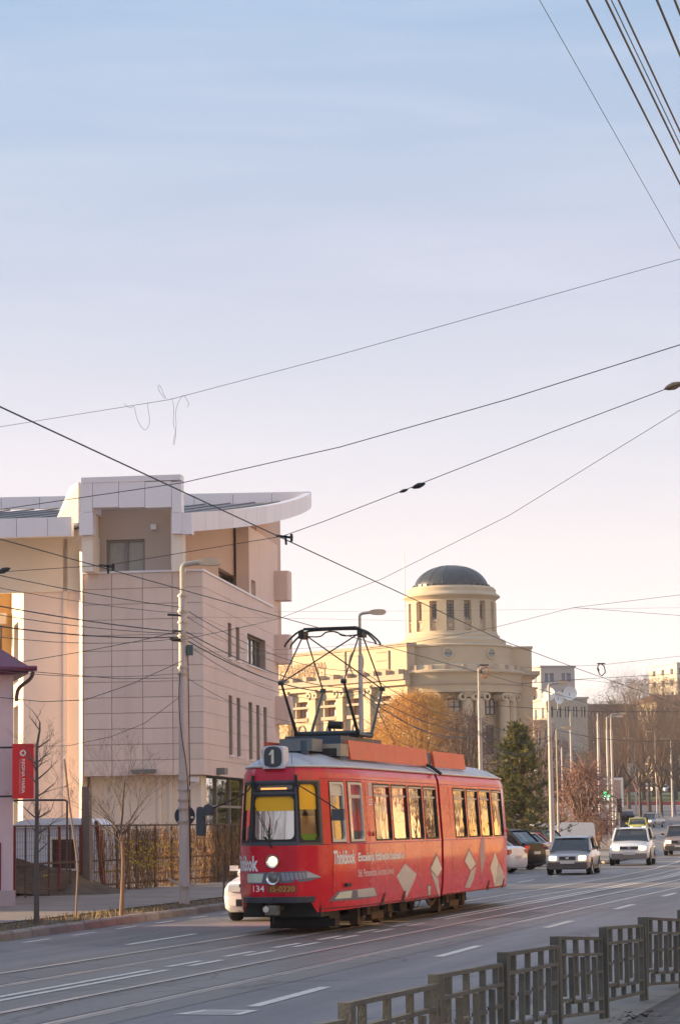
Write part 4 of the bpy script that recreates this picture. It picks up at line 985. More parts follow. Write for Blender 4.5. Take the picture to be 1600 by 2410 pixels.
# ------------------------------------------------------------------ pink house at the left edge, with hanging sign
M_PINK = mat('pale mauve render', (.60, .50, .56), .8, var=.06, scale=.8, bump=.1, dirt=(.45, .37, .40), dscale=.5)
M_PURP = mat('purple roof sheet', (.13, .015, .06), .45, var=.1)
hp = P(31, 2000, 57.6)
house = thing('mauve_house', 'pale mauve house wall with purple eaves at the left edge of the picture', 'house', (hp.x, hp.y, 0), radians(14))
HT = 1.85 + (1958 - 1592) * 57.6 / F
MB().box(-9, 0, 0, 9, 0, HT).build('wall', M_PINK, house)
MB().box(-9, .05, -.05, 0, .0, .5).build('plinth', mat('mauve grey plinth', (.45, .37, .40), .85, var=.1), house)
MB().box(-9.3, .30, -.30, 9.3, HT, HT + .10).build('eaves', M_PURP, house)
rf = MB().add([(-9.4, -.45, HT + .10), (.42, -.45, HT + .10), (.42, 9.4, HT + .10), (-9.4, 9.4, HT + .10), (-9.4, 4.5, HT + 2.6), (-2.5, 4.5, HT + 2.6)], [(0, 1, 5, 4), (1, 2, 5), (2, 3, 4, 5), (3, 0, 4), (0, 3, 2, 1)]).build('roof', M_PURP, house)
MB().tube([(-9.4, -.5, HT + .12), (.48, -.5, HT + .12)], .06, 8).build('gutter', M_PURP, house)
MB().tube(chaikin([(.40, -.45, HT + .05), (.36, -.40, HT - .12), (.10, -.12, HT - .30), (.06, -.08, HT - .5), (.06, -.08, HT - .62)], 2), .045, 8).build('downpipe', mat('pipe brown', (.10, .06, .06), .5), house)
MB().box(-.35, -.28, -.03, 0, .2, 1.6).build('meter_strip', M_PURP, house)
sp = P(31, 1820, 57.2)
def sz(py): return 1.85 + (1957.5 - py) * 57.2 / F
sign = thing('hanging_sign', 'red hanging sign with white lettering and star emblem beside the mauve house', 'sign', (sp.x, sp.y - .1, sz(1882)), 0)
SW, SHt = 50 * 57.2 / F, sz(1756) - sz(1884)
MB().box(.0, SW, -.06, .06, 0, SHt).build('board', mat('sign red', (.62, .012, .02), .4, var=.04), sign)
MB().box(SW, SW + .04, -.065, .065, 0, SHt).build('edge', mat('sign edge pink', (.75, .35, .30), .5), sign)
for z in (.06, SHt - .08): MB().tube([(-.9, .0, z), (.05, .0, z)], .025, 6).build('bracket', M_BLACK, sign)
def sidetext(body, length, height, x0, ztop, nm='lettering'):
    vs, fs = text_fit(body, length, height, .01)
    return MB().add([(x0 + y, -.064, ztop - x) for x, y in vs], fs).build(nm, M_TXT, sign, fix=False)
sidetext('REGINA MARIA', SHt * .62, .075, SW * .44, SHt * .72)
sidetext('REȚEAUA PRIVATĂ DE SĂNĂTATE', SHt * .62, .026, SW * .335, SHt * .72)
mb = MB()
for k in range(8):
    a = k * pi / 4; c = Vector((SW * .5 + cos(a) * .055, -.064, SHt * .83 + sin(a) * .055)); r_ = .026
    mb.add([c + Vector((r_ * cos(a + q), 0, r_ * sin(a + q))) for q in (0, pi / 2, pi, -pi / 2)], [(0, 1, 2, 3)])
mb.build('emblem', M_TXT, sign, fix=False)

# ------------------------------------------------------------------ yard fence, posts, cabin, rubble
FU = -24.45
def fence_s(px): # distance along the fence line seen at a pixel column
    d = ray(px, 2050); t = FU / d.dot(ND); return (d * t).dot(RD)
M_FRED = mat('rusty red fence paint', (.20, .03, .03), .7, var=.25, scale=6, dirt=(.10, .05, .035), dscale=5)
M_FBRN = mat('brown fence paint', (.09, .05, .04), .7, var=.25, scale=6)
yf = thing('yard_fence', 'rusty metal fence overgrown with dry vines in front of the clinic', 'fence', W(FU, fence_s(33)), -PHI)
fl = fence_s(592) - fence_s(33)
def fy(px): return fence_s(px) - fence_s(33)
FH = 1.86
for z in (.32, 1.0, FH + .12): MB().beam((0, 0, z), (0, fl, z), .04, .05).build('rail', M_FBRN, yf)
for px_ in (31, 36, 87, 141, 191, 195): MB().beam((-.02, fy(px_), .1), (-.02, fy(px_), FH + .1), .06).build('post', M_FRED, yf)
for px_ in (60, 115, 165, 213, 275, 302, 322, 365, 404, 447, 482, 514, 530, 545, 575, 590): MB().beam((0, fy(px_), .1), (0, fy(px_), FH + .15), .05 if px_ > 270 else .035).build('post', M_FBRN, yf)
MB().beam((-.08, fy(233) , FH + .25), (-.08, fy(250), .1), .09).build('leaning_post', M_FRED, yf); MB().beam((-.08, fy(246), FH + .0), (-.08, fy(252), .1), .08).build('leaning_post', M_FRED, yf)
# thin wire mesh
mb = MB()
for k in range(int(fl / .16)): mb.beam((.03, .16 * k, .15), (.03, .16 * k, FH), .008)
for k in range(10): mb.beam((.03, 0, .2 + .17 * k), (.03, fl, .2 + .17 * k), .007)
tag(mb.build('wire_mesh', M_FBRN, yf, fix=False), kind='stuff')
M_VINE = mat('dry vine', (.17, .115, .075), .9, var=.3, scale=3)
M_VINE2 = mat('dry vine golden', (.36, .20, .09), .9, var=.3, scale=3)
for nm_, m_, cnt in (('dry_vines', M_VINE, 750), ('dry_vine_tips', M_VINE2, 800)):
    mb = MB(); r2 = random.Random(3 if m_ is M_VINE else 5)
    for k in range(cnt):
        c_ = r2.choice((fy(300), fy(345), fy(352), fy(390), fy(425), fy(470), fy(505), fy(515), fy(560))); y = r2.gauss(c_, .75)
        if r2.random() < .25: y = r2.uniform(fy(200), fl)
        y = min(max(y, fy(200)), fl)
        z = FH * (1 - r2.random() ** 1.5) + r2.uniform(0, .25); p = Vector((r2.uniform(-.12, .06), y, max(.2, z))); pts = [p]
        for j in range(5):
            p = p + Vector((r2.uniform(-.05, .05), r2.uniform(-.12, .12), -r2.uniform(.05, .26)))
            if p.z < .1: break
            pts.append(p)
        if len(pts) > 1: mb.tube(pts, .009, 3, False)
    tag(mb.build(nm_, m_, yf, fix=False), kind='stuff')
mb = MB(); r2 = random.Random(9)
for k in range(260):
    y = r2.gauss(fy(336), 1.2); p = Vector((r2.uniform(-.1, .3), y, r2.uniform(.7, 1.55))); d = Vector((r2.uniform(-1, 1), r2.uniform(-1, 1), r2.uniform(-1, 1))).normalized() * .04; e_ = d.orthogonal()
    mb.add([p - d, p + e_ * .6, p + d, p - e_ * .6], [(0, 1, 2, 3)])
tag(mb.build('yellow_leaves', mat('yellow leaf', (.42, .30, .03), .8, var=.2), yf, fix=False), kind='stuff')
MB().beam((-.6, fy(150), .66), (-.6, fl, .66), .04, .05).build('yellow_rail', mat('yellow pipe', (.36, .27, .03), .5, var=.1), yf)
tp = W(FU + .1, fence_s(196))
tag(MB().add([(-.14, -.12, 0), (.14, -.12, 0), (.14, .12, 0), (-.14, .12, 0), (-.11, -.09, 3.05), (.11, -.09, 3.05), (.11, .09, 3.05), (-.11, .09, 3.05)], [(0, 3, 2, 1), (4, 5, 6, 7), (0, 1, 5, 4), (1, 2, 6, 5), (2, 3, 7, 6), (3, 0, 4, 7)]).build('concrete_post', mat('old concrete brown', (.20, .155, .135), .9, var=.2, scale=3, bump=.4), None, loc=tp, rz=-PHI), 'square brown concrete post standing in the yard fence', 'post')
pp = W(FU + 2.5, fence_s(160) + 1.5)
tag(MB().tube(chaikin([(-3.0, 0, 2.72), (-.1, 0, 2.72), (0, 0, 2.68), (0, 0, 2.6), (0, 0, .0)], 1), .03, 8).build('gas_pipe', mat('pipe brown', (.10, .06, .06)), None, loc=(P(158, 2000, 70).x, 70, 0)), 'thin brown gas pipe bent over behind the yard fence', 'pipe')
# cabin in the yard
cp_ = P(150, 2000, 72.5)
cab = thing('yard_cabin', 'small white cabin with a brown window behind the yard fence', 'cabin', (cp_.x, cp_.y, 0), radians(-8))
mb = MB()
for a0, a1, c0, c1 in rsub([(-1.55, 1.0, .15, 1.95)], [(-.35, .35, .75, 1.6)]): mb.box(a0, a1, 0, .15, c0, c1)
mb.box(-1.55, -1.4, .15, 2.4, .15, 1.95).box(.85, 1.0, .15, 2.4, .15, 1.95).build('wall', mat('cabin white', (.62, .63, .68), .7, var=.08), cab)
MB().prism([(p.x, p.y) for p in chaikin([(-1.65, 1.95), (-1.2, 2.22), (.7, 2.22), (1.1, 1.95)], 1)], -.1, 2.5, lambda a, b, c: (a, c, b)).build('roof', mat('cabin roof white', (.72, .74, .82), .5, var=.05), cab)
wd = MB().box(-.35, .35, .08, .12, .75, 1.6).build('window', mat('brown pane', (.07, .035, .03), .3, var=.1), cab)
MB().box(-.42, -.35, -.03, .1, .68, 1.67).box(.35, .42, -.03, .1, .68, 1.67).box(-.35, .35, -.03, .1, 1.6, 1.67).box(-.35, .35, -.03, .1, .68, .75).build('frame', M_WALLW, wd)
mb = MB(); r2 = random.Random(4); gx, gy = 26, 16
for j in range(gy + 1):
    for i in range(gx + 1):
        x, y = -4.2 + 6.4 * i / gx, -2.2 + 4.4 * j / gy
        h = 1.25 * math.exp(-((x + 2.2) / 2.0) ** 2 - (y / 1.6) ** 2) + .5 * math.exp(-((x - .6) / 1.2) ** 2 - (y / 1.4) ** 2)
        mb.v.append((x, y, h * (1 + r2.uniform(-.25, .25)) - .05))
for j in range(gy):
    for i in range(gx): mb.f.append((j * (gx + 1) + i, j * (gx + 1) + i + 1, (j + 1) * (gx + 1) + i + 1, (j + 1) * (gx + 1) + i))
rp_ = P(100, 2090, 68.5)
tag(mb.build('earth_mound', M_SOIL, None, loc=(rp_.x, rp_.y, .14)), 'heap of brown earth and rubble behind the yard fence', 'mound')

# ------------------------------------------------------------------ domed library beyond the tram
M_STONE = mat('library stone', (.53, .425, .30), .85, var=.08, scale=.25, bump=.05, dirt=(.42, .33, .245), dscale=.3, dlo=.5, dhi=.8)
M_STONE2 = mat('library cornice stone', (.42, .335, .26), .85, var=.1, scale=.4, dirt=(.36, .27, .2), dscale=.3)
M_DOME = mat('dark lead dome', (.06, .065, .08), .38, metal=.5, var=.2, scale=.4, dirt=(.05, .07, .085), dscale=.25)
M_LWIN = mat('library window dark', (.06, .055, .07), .25, var=.2, scale=2)
M_LPANE = mat('library pane pale', (.42, .38, .40), .25, var=.15, scale=1)
M_LFR = mat('library window bars', (.30, .10, .04), .6, var=.1)
M_GRIL = mat('window grille dark', (.05, .045, .05), .6)
rc = P(1066, 1600, 262.0); GZ = hz(rc.y)
lib = thing('domed_library', 'old stone library with a round colonnade and a dark dome', 'building', (rc.x, rc.y, GZ), 0)
LD = 262.0
def lz_(py, D=LD): return 1.85 + (1943 - py) * D / F - GZ
K = LD / F
R_ = {'drum': 104 * K, 'dcor': 111 * K, 'dome': 88 * K, 't1': 112 * K, 't2': 126 * K, 'rw': 141 * K, 'cor': 172 * K, 'ent': 163 * K, 'wall': 124 * K}
z = lz_
dome_r = R_['dome']; zb = z(1390); zt_ = z(1333)
prof = [(dome_r * cos(t), zb + (zt_ - zb) * sin(t)) for t in [pi / 2 * k / 14 for k in range(15)]]
do = MB().lathe(prof, (0, 0, 0), 64).build('dome', M_DOME, lib, smooth=True)
for k in range(32):
    a = 2 * pi * k / 32; rr = dome_r + .04; c = Vector((rr * cos(a), rr * sin(a), zb + .18)); MB().obox(c, Vector((-sin(a), cos(a), 0)) * .28, Vector((cos(a), sin(a), 0)) * .12, (0, 0, .2)).build('dome_block', M_DOME, do)
for k in range(16):
    a = 2 * pi * k / 16 + .1; MB().tube([(r_ * cos(a), r_ * sin(a), z_ + .02) for r_, z_ in prof[:-1]], .022, 4).build('dome_seam', M_DOME, do)
# drum top: attic rings and cornice
MB().lathe([(dome_r - .3, z(1388)), (R_['drum'] - .15, z(1388)), (R_['drum'] - .1, z(1391)), (R_['drum'] + .05, z(1393)), (R_['drum'] + .05, z(1401)), (R_['dcor'] - .1, z(1404)), (R_['dcor'] + .15, z(1408)), (R_['dcor'] + .15, z(1411)), (R_['dcor'] - .15, z(1415)), (R_['drum'] - .05, z(1420)), (R_['drum'] - .05, z(1424))], (0, 0, 0), 72).build('drum_cornice', M_STONE, lib, smooth=True)
MB().lathe([(R_['drum'] - .05, z(1424)), (R_['drum'] - .6, z(1424)), (R_['drum'] - .6, z(1494)), (R_['drum'] + .1, z(1494)), (R_['t1'] - .2, z(1500)), (R_['t1'], z(1503)), (R_['t1'], z(1508)), (R_['t2'] - .2, z(1512)), (R_['t2'], z(1515)), (R_['t2'], z(1525)), (R_['rw'], z(1527)), (R_['rw'] + .15, z(1529)), (R_['rw'] + .15, z(1532)), (R_['rw'], z(1534)), (R_['rw'], z(1573)), (R_['cor'] - .6, z(1577)), (R_['cor'] - .5, z(1586)), (R_['cor'], z(1590)), (R_['cor'], z(1594)), (R_['cor'] - .25, z(1598)), (R_['ent'], z(1603)), (R_['ent'], z(1640)), (R_['wall'], z(1640)), (R_['wall'], -3)], (0, 0, 0), 96).build('rotunda_wall', M_STONE, lib, smooth=True)
# piers between the drum windows, windows with grilles, aprons with rings
nd = 16
for k in range(nd):
    ac = -pi / 2 + radians(-4.5) + 2 * pi * k / nd; am = ac + pi / nd
    c = Vector((cos(am), sin(am), 0)); t = Vector((-sin(am), cos(am), 0)); rr = R_['drum'] - .1
    MB().obox(c * (rr - .35) + Vector((0, 0, (z(1424) + z(1494)) / 2)), t * .52, c * .48, Vector((0, 0, (z(1424) - z(1494)) / 2))).build('drum_pier', M_STONE, lib)
    c = Vector((cos(ac), sin(ac), 0)); t = Vector((-sin(ac), cos(ac), 0)); rr = R_['drum'] - .6
    wd = MB().obox(c * (rr + .05) + Vector((0, 0, (z(1430) + z(1468)) / 2)), t * .42, c * .08, Vector((0, 0, (z(1430) - z(1468)) / 2))).build('drum_window', M_LPANE, lib)
    mb = MB()
    for q in (-.3, 0, .3): mb.obox(c * (rr + .16) + t * q + Vector((0, 0, (z(1430) + z(1468)) / 2)), t * .035, c * .02, Vector((0, 0, (z(1430) - z(1468)) / 2)))
    for py in (1433, 1440, 1447, 1454, 1461): mb.obox(c * (rr + .16) + Vector((0, 0, z(py))), t * .42, c * .02, (0, 0, .035))
    for q in (-1, 1):
        for py in (1436, 1443.5, 1450.5, 1457.5): mb.beam(c * (rr + .17) + t * .3 + Vector((0, 0, z(py) + q * .15)), c * (rr + .17) - t * .3 + Vector((0, 0, z(py) - q * .15)), .05)
    mb.build('grille', M_GRIL, wd)
    ap = MB().obox(c * (rr + .2) + Vector((0, 0, (z(1470) + z(1492)) / 2)), t * .72, c * .2, Vector((0, 0, (z(1470) - z(1492)) / 2))).build('window_apron', M_STONE, lib)
    MB().obox(c * (rr + .28) + Vector((0, 0, z(1470))), t * .78, c * .22, (0, 0, .07)).build('apron_sill', M_STONE2, ap)
    rg = MB(); n_ = 20; cc = c * (rr + .42) + Vector((0, 0, z(1481)))
    rg.tube([cc + (t * cos(2 * pi * i / n_) + Vector((0, 0, sin(2 * pi * i / n_)))) * .30 for i in range(n_ + 1)], .06, 5); rg.build('stone_ring', M_STONE2, ap)
# round windows in the middle tier
for px_ in (1050, 1149):
    sa = (px_ - 1066) / 141.0; a = -pi / 2 + math.asin(max(-.98, min(.98, sa))); c = Vector((cos(a), sin(a), 0)); t = Vector((-sin(a), cos(a), 0)); up = Vector((0, 0, 1))
    cc = c * R_['rw'] + up * z(1550); n_ = 28
    wd = MB().add([cc + c * .03 + (t * cos(2 * pi * i / n_) + up * sin(2 * pi * i / n_)) * .42 for i in range(n_)], [tuple(range(n_))]).build('round_window', mat('round pane grey', (.26, .29, .30), .2, var=.1), lib)
    MB().tube([cc + c * .05 + (t * cos(2 * pi * i / n_) + up * sin(2 * pi * i / n_)) * .52 for i in range(n_ + 1)], .11, 8).build('stone_ring', M_STONE, wd, smooth=True)
    MB().obox(cc + c * .08, t * .42, c * .03, up * .035).build('bar', M_GRIL, wd)
# entablature line and cornice blocks
for k in range(40):
    a = -pi + pi * k / 39; c = Vector((cos(a), sin(a), 0)); t = Vector((-sin(a), cos(a), 0))
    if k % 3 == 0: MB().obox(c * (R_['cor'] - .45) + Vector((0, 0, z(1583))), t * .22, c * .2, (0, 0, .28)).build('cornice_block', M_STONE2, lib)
MB().lathe([(R_['ent'] + .02, z(1618)), (R_['ent'] + .14, z(1619)), (R_['ent'] + .14, z(1622)), (R_['ent'] + .02, z(1623))], (0, 0, 0), 96).build('entablature_band', M_STONE2, lib)
# ionic columns
colm = MB().lathe([(.72, -3), (.72, -2.2), (.66, -2.0), (.64, 0), (.56, z(1655))], (0, 0, 0), 24)
colm = colm.mesh('column_shaft', M_STONE, True)
capm = MB().box(-.62, .62, -.62, .62, 0, .22).lathe([(.2, -.62), (.42, -.62), (.42, .62), (.2, .62)], (-.62, 0, -.22), 14, axis='y').lathe([(.2, -.62), (.42, -.62), (.42, .62), (.2, .62)], (.62, 0, -.22), 14, axis='y').box(-.6, .6, -.5, .5, -.25, 0).mesh('capital', M_STONE, False)
for dg in (-21, 10, 21, 49, 61):
    a = -pi / 2 + radians(dg); rr = R_['ent'] - .65; x, y = rr * cos(a), rr * sin(a)
    o = inst('column', colm, lib, (x, y, 0), (0, 0, a + pi / 2)); inst('capital', capm, o, (0, 0, z(1646)), (0, 0, 0))
for dg in (-45, -5, 35):
    a = -pi / 2 + radians(dg); c = Vector((cos(a), sin(a), 0)); t = Vector((-sin(a), cos(a), 0)); rr = R_['wall'] + .05
    wd = MB().obox(c * rr + Vector((0, 0, (z(1655) + z(1690)) / 2)), t * .85, c * .12, Vector((0, 0, (z(1655) - z(1690)) / 2))).build('window', M_LPANE, lib)
    mb = MB()
    for q in (-.85, -.28, .28, .85): mb.obox(c * (rr + .16) + t * q + Vector((0, 0, (z(1655) + z(1690)) / 2)), t * .06, c * .05, Vector((0, 0, (z(1655) - z(1690)) / 2)))
    for py in (1655, 1673, 1690): mb.obox(c * (rr + .16) + Vector((0, 0, z(py))), t * .85, c * .05, (0, 0, .06))
    mb.build('window_bars', M_GRIL, wd)
    wd = MB().obox(c * rr + Vector((0, 0, (z(1715) + z(1780)) / 2)), t * .75, c * .12, Vector((0, 0, (z(1715) - z(1780)) / 2))).build('window', M_LWIN, lib)
# right wing seen edge on
xr = (P(1243, 1600, 266)).x - rc.x
MB().box(xr - 6, xr, -1.5, 10, -3, z(1531)).build('side_wing_wall', M_STONE, lib)
MB().box(xr - 6, xr + .75, -2.1, 10, z(1597), z(1588)).box(xr - 6, xr + .4, -1.8, 10, z(1603), z(1597)).build('side_wing_cornice', M_STONE2, lib)
MB().box(xr - 6, xr + .12, -1.62, 10, z(1534), z(1529)).build('coping', M_STONE2, lib)
# long street facade
q0 = P(958, 1600, 256.0); FA = atan2(-.76, .65)
fx = Vector((cos(FA), sin(FA), 0)); fyv = Vector((-sin(FA), cos(FA), 0))
Lf = 62.0
def fac(px, py):
    q = onplane(px, py, (q0.x, q0.y, 0), fyv); return (q - Vector((q0.x, q0.y, 0))).dot(fx), q.z - GZ
fm = Matrix.Translation((q0.x - rc.x, q0.y - rc.y, 0)) @ Matrix.Rotation(FA, 4, 'Z')
def fbox(x0, x1, y0, y1, z0, z1, m, nm, parent=lib):
    mb_ = MB().box(x0, x1, y0, y1, z0, z1); mb_.v = [tuple(fm @ Vector(v)) for v in mb_.v]; return mb_.build(nm, m, parent)
ztop = fac(958, 1520)[1]; zc = fac(958, 1594)[1]
wcols = [fac((a + b) / 2, 1670)[0] for a, b in ((700, 721), (764, 790), (828, 848), (899, 914))]
sp_ = wcols[3] - wcols[2]
wcols += [wcols[0] - sp_ * k for k in range(1, 9)]
wz1, wz0 = fac(700, 1654)[1], fac(700, 1693)[1]
hol = [(x - .95, x + .95, wz0, wz1) for x in wcols] + [(x - .95, x + .95, wz0 - 7.5, wz0 - 4.2) for x in wcols]
mb = MB()
for a0, a1, c0, c1 in rsub([(-Lf, 0, -3, ztop)], hol): mb.box(a0, a1, 0, 1.2, c0, c1)
mb.v = [tuple(fm @ Vector(v)) for v in mb.v]; mb.build('facade_wall', M_STONE, lib)
fbox(-Lf, -0.02, 1.3, 12, -3, ztop - .05, M_STONE, 'facade_mass')
fbox(-Lf, .15, -.15, 1.3, ztop, ztop + .35, M_STONE2, 'coping')
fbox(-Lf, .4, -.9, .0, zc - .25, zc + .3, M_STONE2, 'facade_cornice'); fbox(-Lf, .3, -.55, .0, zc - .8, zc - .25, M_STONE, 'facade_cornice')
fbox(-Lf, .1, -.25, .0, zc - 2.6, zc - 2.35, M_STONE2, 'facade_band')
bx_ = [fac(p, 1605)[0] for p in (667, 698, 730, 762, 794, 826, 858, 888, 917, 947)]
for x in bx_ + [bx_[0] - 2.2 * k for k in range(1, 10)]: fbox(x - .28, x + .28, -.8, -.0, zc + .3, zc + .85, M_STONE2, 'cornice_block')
for k, (a0, a1, c0, c1) in enumerate(hol):
    wd = fbox(a0, a1, .7, .75, c0, c1, M_LPANE, 'window')
    mb = MB()
    for x in (a0 + .06, a0 + .65, a1 - .65, a1 - .06): mb.box(x - .07, x + .07, .6, .7, c0, c1)
    for zz in (c0 + .08, c0 + (c1 - c0) * .55, c1 - .08): mb.box(a0, a1, .61, .69, zz - .07, zz + .07)
    mb.v = [tuple(fm @ Vector(v)) for v in mb.v]; mb.build('window_bars', M_LFR, wd)
    if k < len(wcols):
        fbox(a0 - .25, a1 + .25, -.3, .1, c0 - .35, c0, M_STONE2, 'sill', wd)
        rg = MB(); n_ = 18; rg.tube([fm @ Vector(((a0 + a1) / 2 + .62 * cos(2 * pi * i / n_), -.06, c0 - 1.55 + .8 * sin(2 * pi * i / n_))) for i in range(n_ + 1)], .09, 5); rg.build('stone_wreath', M_STONE2, wd)
xc_ = sorted(wcols)
for a, b in zip(xc_, xc_[1:]):
    x = (a + b) / 2
    pc = fbox(x - .55, x + .55, -.55, .0, -3, wz1 + .2, M_STONE, 'pilaster')
    mb = MB().box(x - .75, x + .75, -.75, .0, wz1 + .9, wz1 + 1.2).lathe([(.15, -.7), (.42, -.7), (.42, 0), (.15, 0)], (x - .55, 0, wz1 + .55), 12, axis='y').lathe([(.15, -.7), (.42, -.7), (.42, 0), (.15, 0)], (x + .55, 0, wz1 + .55), 12, axis='y').box(x - .5, x + .5, -.6, 0, wz1 + .2, wz1 + .9)
    mb.v = [tuple(fm @ Vector(v)) for v in mb.v]; mb.build('capital', M_STONE, pc)
M_GOLDT = mat('bronze letters', (.23, .10, .03), .6, var=.1)
def ftext(body, x1, width, z0, h):
    vs, fs = text_fit(body, width, h, .02); mb_ = MB().add([fm @ Vector((x1 - width + x, -.06, z0 + y)) for x, y in vs], fs); return mb_.build('facade_lettering', M_GOLDT, lib, fix=False)
xe, ze = fac(768, 1572)[0], fac(768, 1572)[1]
wt = xe - fac(648, 1572)[0]
ftext('FUNDATIUNEA UNIVERSITARA', xe, wt * 1.28, fac(768, 1575)[1], .80); ftext('REGELE FERDINAND · I', xe - .2, wt * 1.22, fac(768, 1594)[1], 1.1)
# emblem frames on the attic
x_, z_ = fac(900, 1555)
for q in (-.9, 0, .9): fbox(x_ - 1.0, x_ + 1.0, -.08, 0, z_ + q - .07, z_ + q + .07, M_STONE2, 'relief_bar')
fbox(x_ + .9, x_ + 1.1, -.16, 0, z_ - 1.0, z_ + 1.0, M_STONE2, 'relief_bar')
rg = MB(); cx_, cz_ = fac(838, 1560); rg.tube([fm @ Vector((cx_ + 1.1 * cos(2 * pi * i / 24), -.05, cz_ + 1.35 * sin(2 * pi * i / 24))) for i in range(25)], .08, 5); rg.build('relief_ring', M_STONE2, lib)
fbox(fac(812, 1560)[0] - .12, fac(812, 1560)[0] + .12, -.14, 0, cz_ - 1.3, cz_ + 1.3, M_STONE2, 'relief_bar')
# return wall between the facade and the rotunda
v = [Vector((q0.x - rc.x, q0.y - rc.y, 0)), Vector((P(984, 1600, 262).x - rc.x, P(984, 1600, 262).y - rc.y - .5, 0))]
zr = z(1528); mb = MB().add([v[0] + Vector((.05, -.05, -3)), v[1] + Vector((0, 0, -3)), v[1] + Vector((0, 0, zr)), v[0] + Vector((.05, -.05, ztop - .02))], [(0, 1, 2, 3)])
d_ = Vector((0, 1.0, 0)); n4 = [Vector(p) + d_ for p in mb.v]; mb.v += [tuple(p) for p in n4]; mb.f += [(7, 6, 5, 4), (0, 4, 5, 1), (1, 5, 6, 2), (2, 6, 7, 3), (3, 7, 4, 0)]
mb.build('return_wall', M_STONE, lib)
fp_ = P(954, 1500, 268)
fpole = tag(MB().tube([(0, 0, 0), (0, 0, 1.85 + (1945 - 1300) * 268 / F - GZ)], [.12, .05], 8).build('flagpole', M_WHITEP, None, loc=(fp_.x, fp_.y, GZ)), 'tall thin white flagpole rising beside the library dome', 'flagpole')

# ------------------------------------------------------------------ background blocks
def block(name, label, px0, px1, pytop, D, depth, m, rz=0.0, rows=0, colsn=0, mw=None, cat='building', zlow=-2, roofm=None, side=True, roofh=0):
    a, b = P(px0, pytop, D), P(px1, pytop, D); wdt = b.x - a.x; g = hz(D)
    t = thing(name, label, cat, (a.x, D, g), rz); Hh = a.z - g
    hs = []
    for r_ in range(rows):
        for c in range(colsn):
            w_ = wdt / colsn; h_ = min(3.2, Hh / max(1, rows)); x = w_ * (c + .5); zc_ = Hh - h_ * (r_ + .62)
            hs.append((x - w_ * .27, x + w_ * .27, zc_ - h_ * .26, zc_ + h_ * .26))
    mb_ = MB()
    for a0, a1, c0, c1 in rsub([(0, wdt, zlow, Hh)], hs): mb_.box(a0, a1, 0, .4, c0, c1)
    mb_.build('front_wall', m, t)
    MB().box(0, wdt, .6, depth, zlow, Hh - .02).build('mass', m, t)
    MB().box(-.2, wdt + .2, -.2, depth + .2, Hh, Hh + .3).build('parapet', m, t)
    for a0, a1, c0, c1 in hs:
        wd_ = MB().box(a0, a1, .3, .35, c0, c1).build('window', mw or M_LWIN, t); MB().box((a0 + a1) / 2 - .06, (a0 + a1) / 2 + .06, .2, .3, c0, c1).build('bar', M_WHITEP, wd_)
    for r_ in range(rows):                      # sunlit flank windows
        h_ = min(3.2, Hh / max(1, rows)); zc_ = Hh - h_ * (r_ + .62)
        for k in range(int(depth / 5)): MB().box(-.04, .05, 2 + 5 * k, 3.6 + 5 * k, zc_ - h_ * .24, zc_ + h_ * .24).build('window', mw or M_LWIN, t)
    if roofh:
        MB().add([(-.6, -.6, Hh + .3), (wdt + .6, -.6, Hh + .3), (wdt + .6, depth + .6, Hh + .3), (-.6, depth + .6, Hh + .3), (2, depth / 2, Hh + roofh), (wdt - 2, depth / 2, Hh + roofh)], [(0, 1, 5, 4), (1, 2, 5), (2, 3, 4, 5), (3, 0, 4)]).build('roof', roofm, t)
    return t
M_B1 = mat('block grey pink', (.46, .41, .40), .8, var=.08, scale=.2)
M_B2 = mat('block cream', (.62, .50, .33), .8, var=.08, scale=.2)
M_B3 = mat('block brown', (.26, .20, .18), .8, var=.12, scale=.2)
M_B4 = mat('block orange', (.56, .30, .15), .8, var=.1, scale=.2)
M_B5 = mat('block white', (.60, .55, .48), .8, var=.05, scale=.2)
M_TILE = mat('roof tile orange', (.30, .15, .09), .8, var=.2, scale=1)
M_BLUEW = mat('blue grey glazing', (.13, .16, .24), .25, var=.2, scale=.3)
tw = block('apartment_tower', 'grey tower block with blue windows and a sunlit left flank behind the library', 1272, 1356, 1571, 420, 16, M_B1, radians(14), 8, 2, M_BLUEW)
block('office_block', 'narrow orange rendered block squeezed between the library and the tower', 1246, 1262, 1622, 400, 10, M_B4, radians(5), 5, 1)
block('low_block', 'low green grey roofed block in front of the tower block', 1286, 1384, 1646, 380, 14, mat('green grey', (.44, .40, .34), .8, var=.1), radians(8), 1, 5)
block('school_block', 'long grey two storey building behind the bare trees', 1330, 1500, 1662, 470, 18, M_B3, radians(6), 6, 9)
block('cream_block', 'cream sunlit block with orange tiled roof at the right edge', 1545, 1690, 1655, 520, 18, M_B2, radians(12), 6, 8, roofm=M_TILE, roofh=2.2)
block('white_block', 'white apartment block standing tallest at the right edge', 1592, 1700, 1562, 640, 16, M_B5, radians(20), 10, 5)
block('brown_block', 'brown shaded building far down the street behind the park trees', 1400, 1600, 1740, 560, 16, M_B3, radians(0), 4, 12, roofm=M_TILE, roofh=2)
block('yellow_block', 'pale sunlit house between the poles at the street bend', 1256, 1300, 1700, 330, 10, M_B2, radians(12), 4, 2)
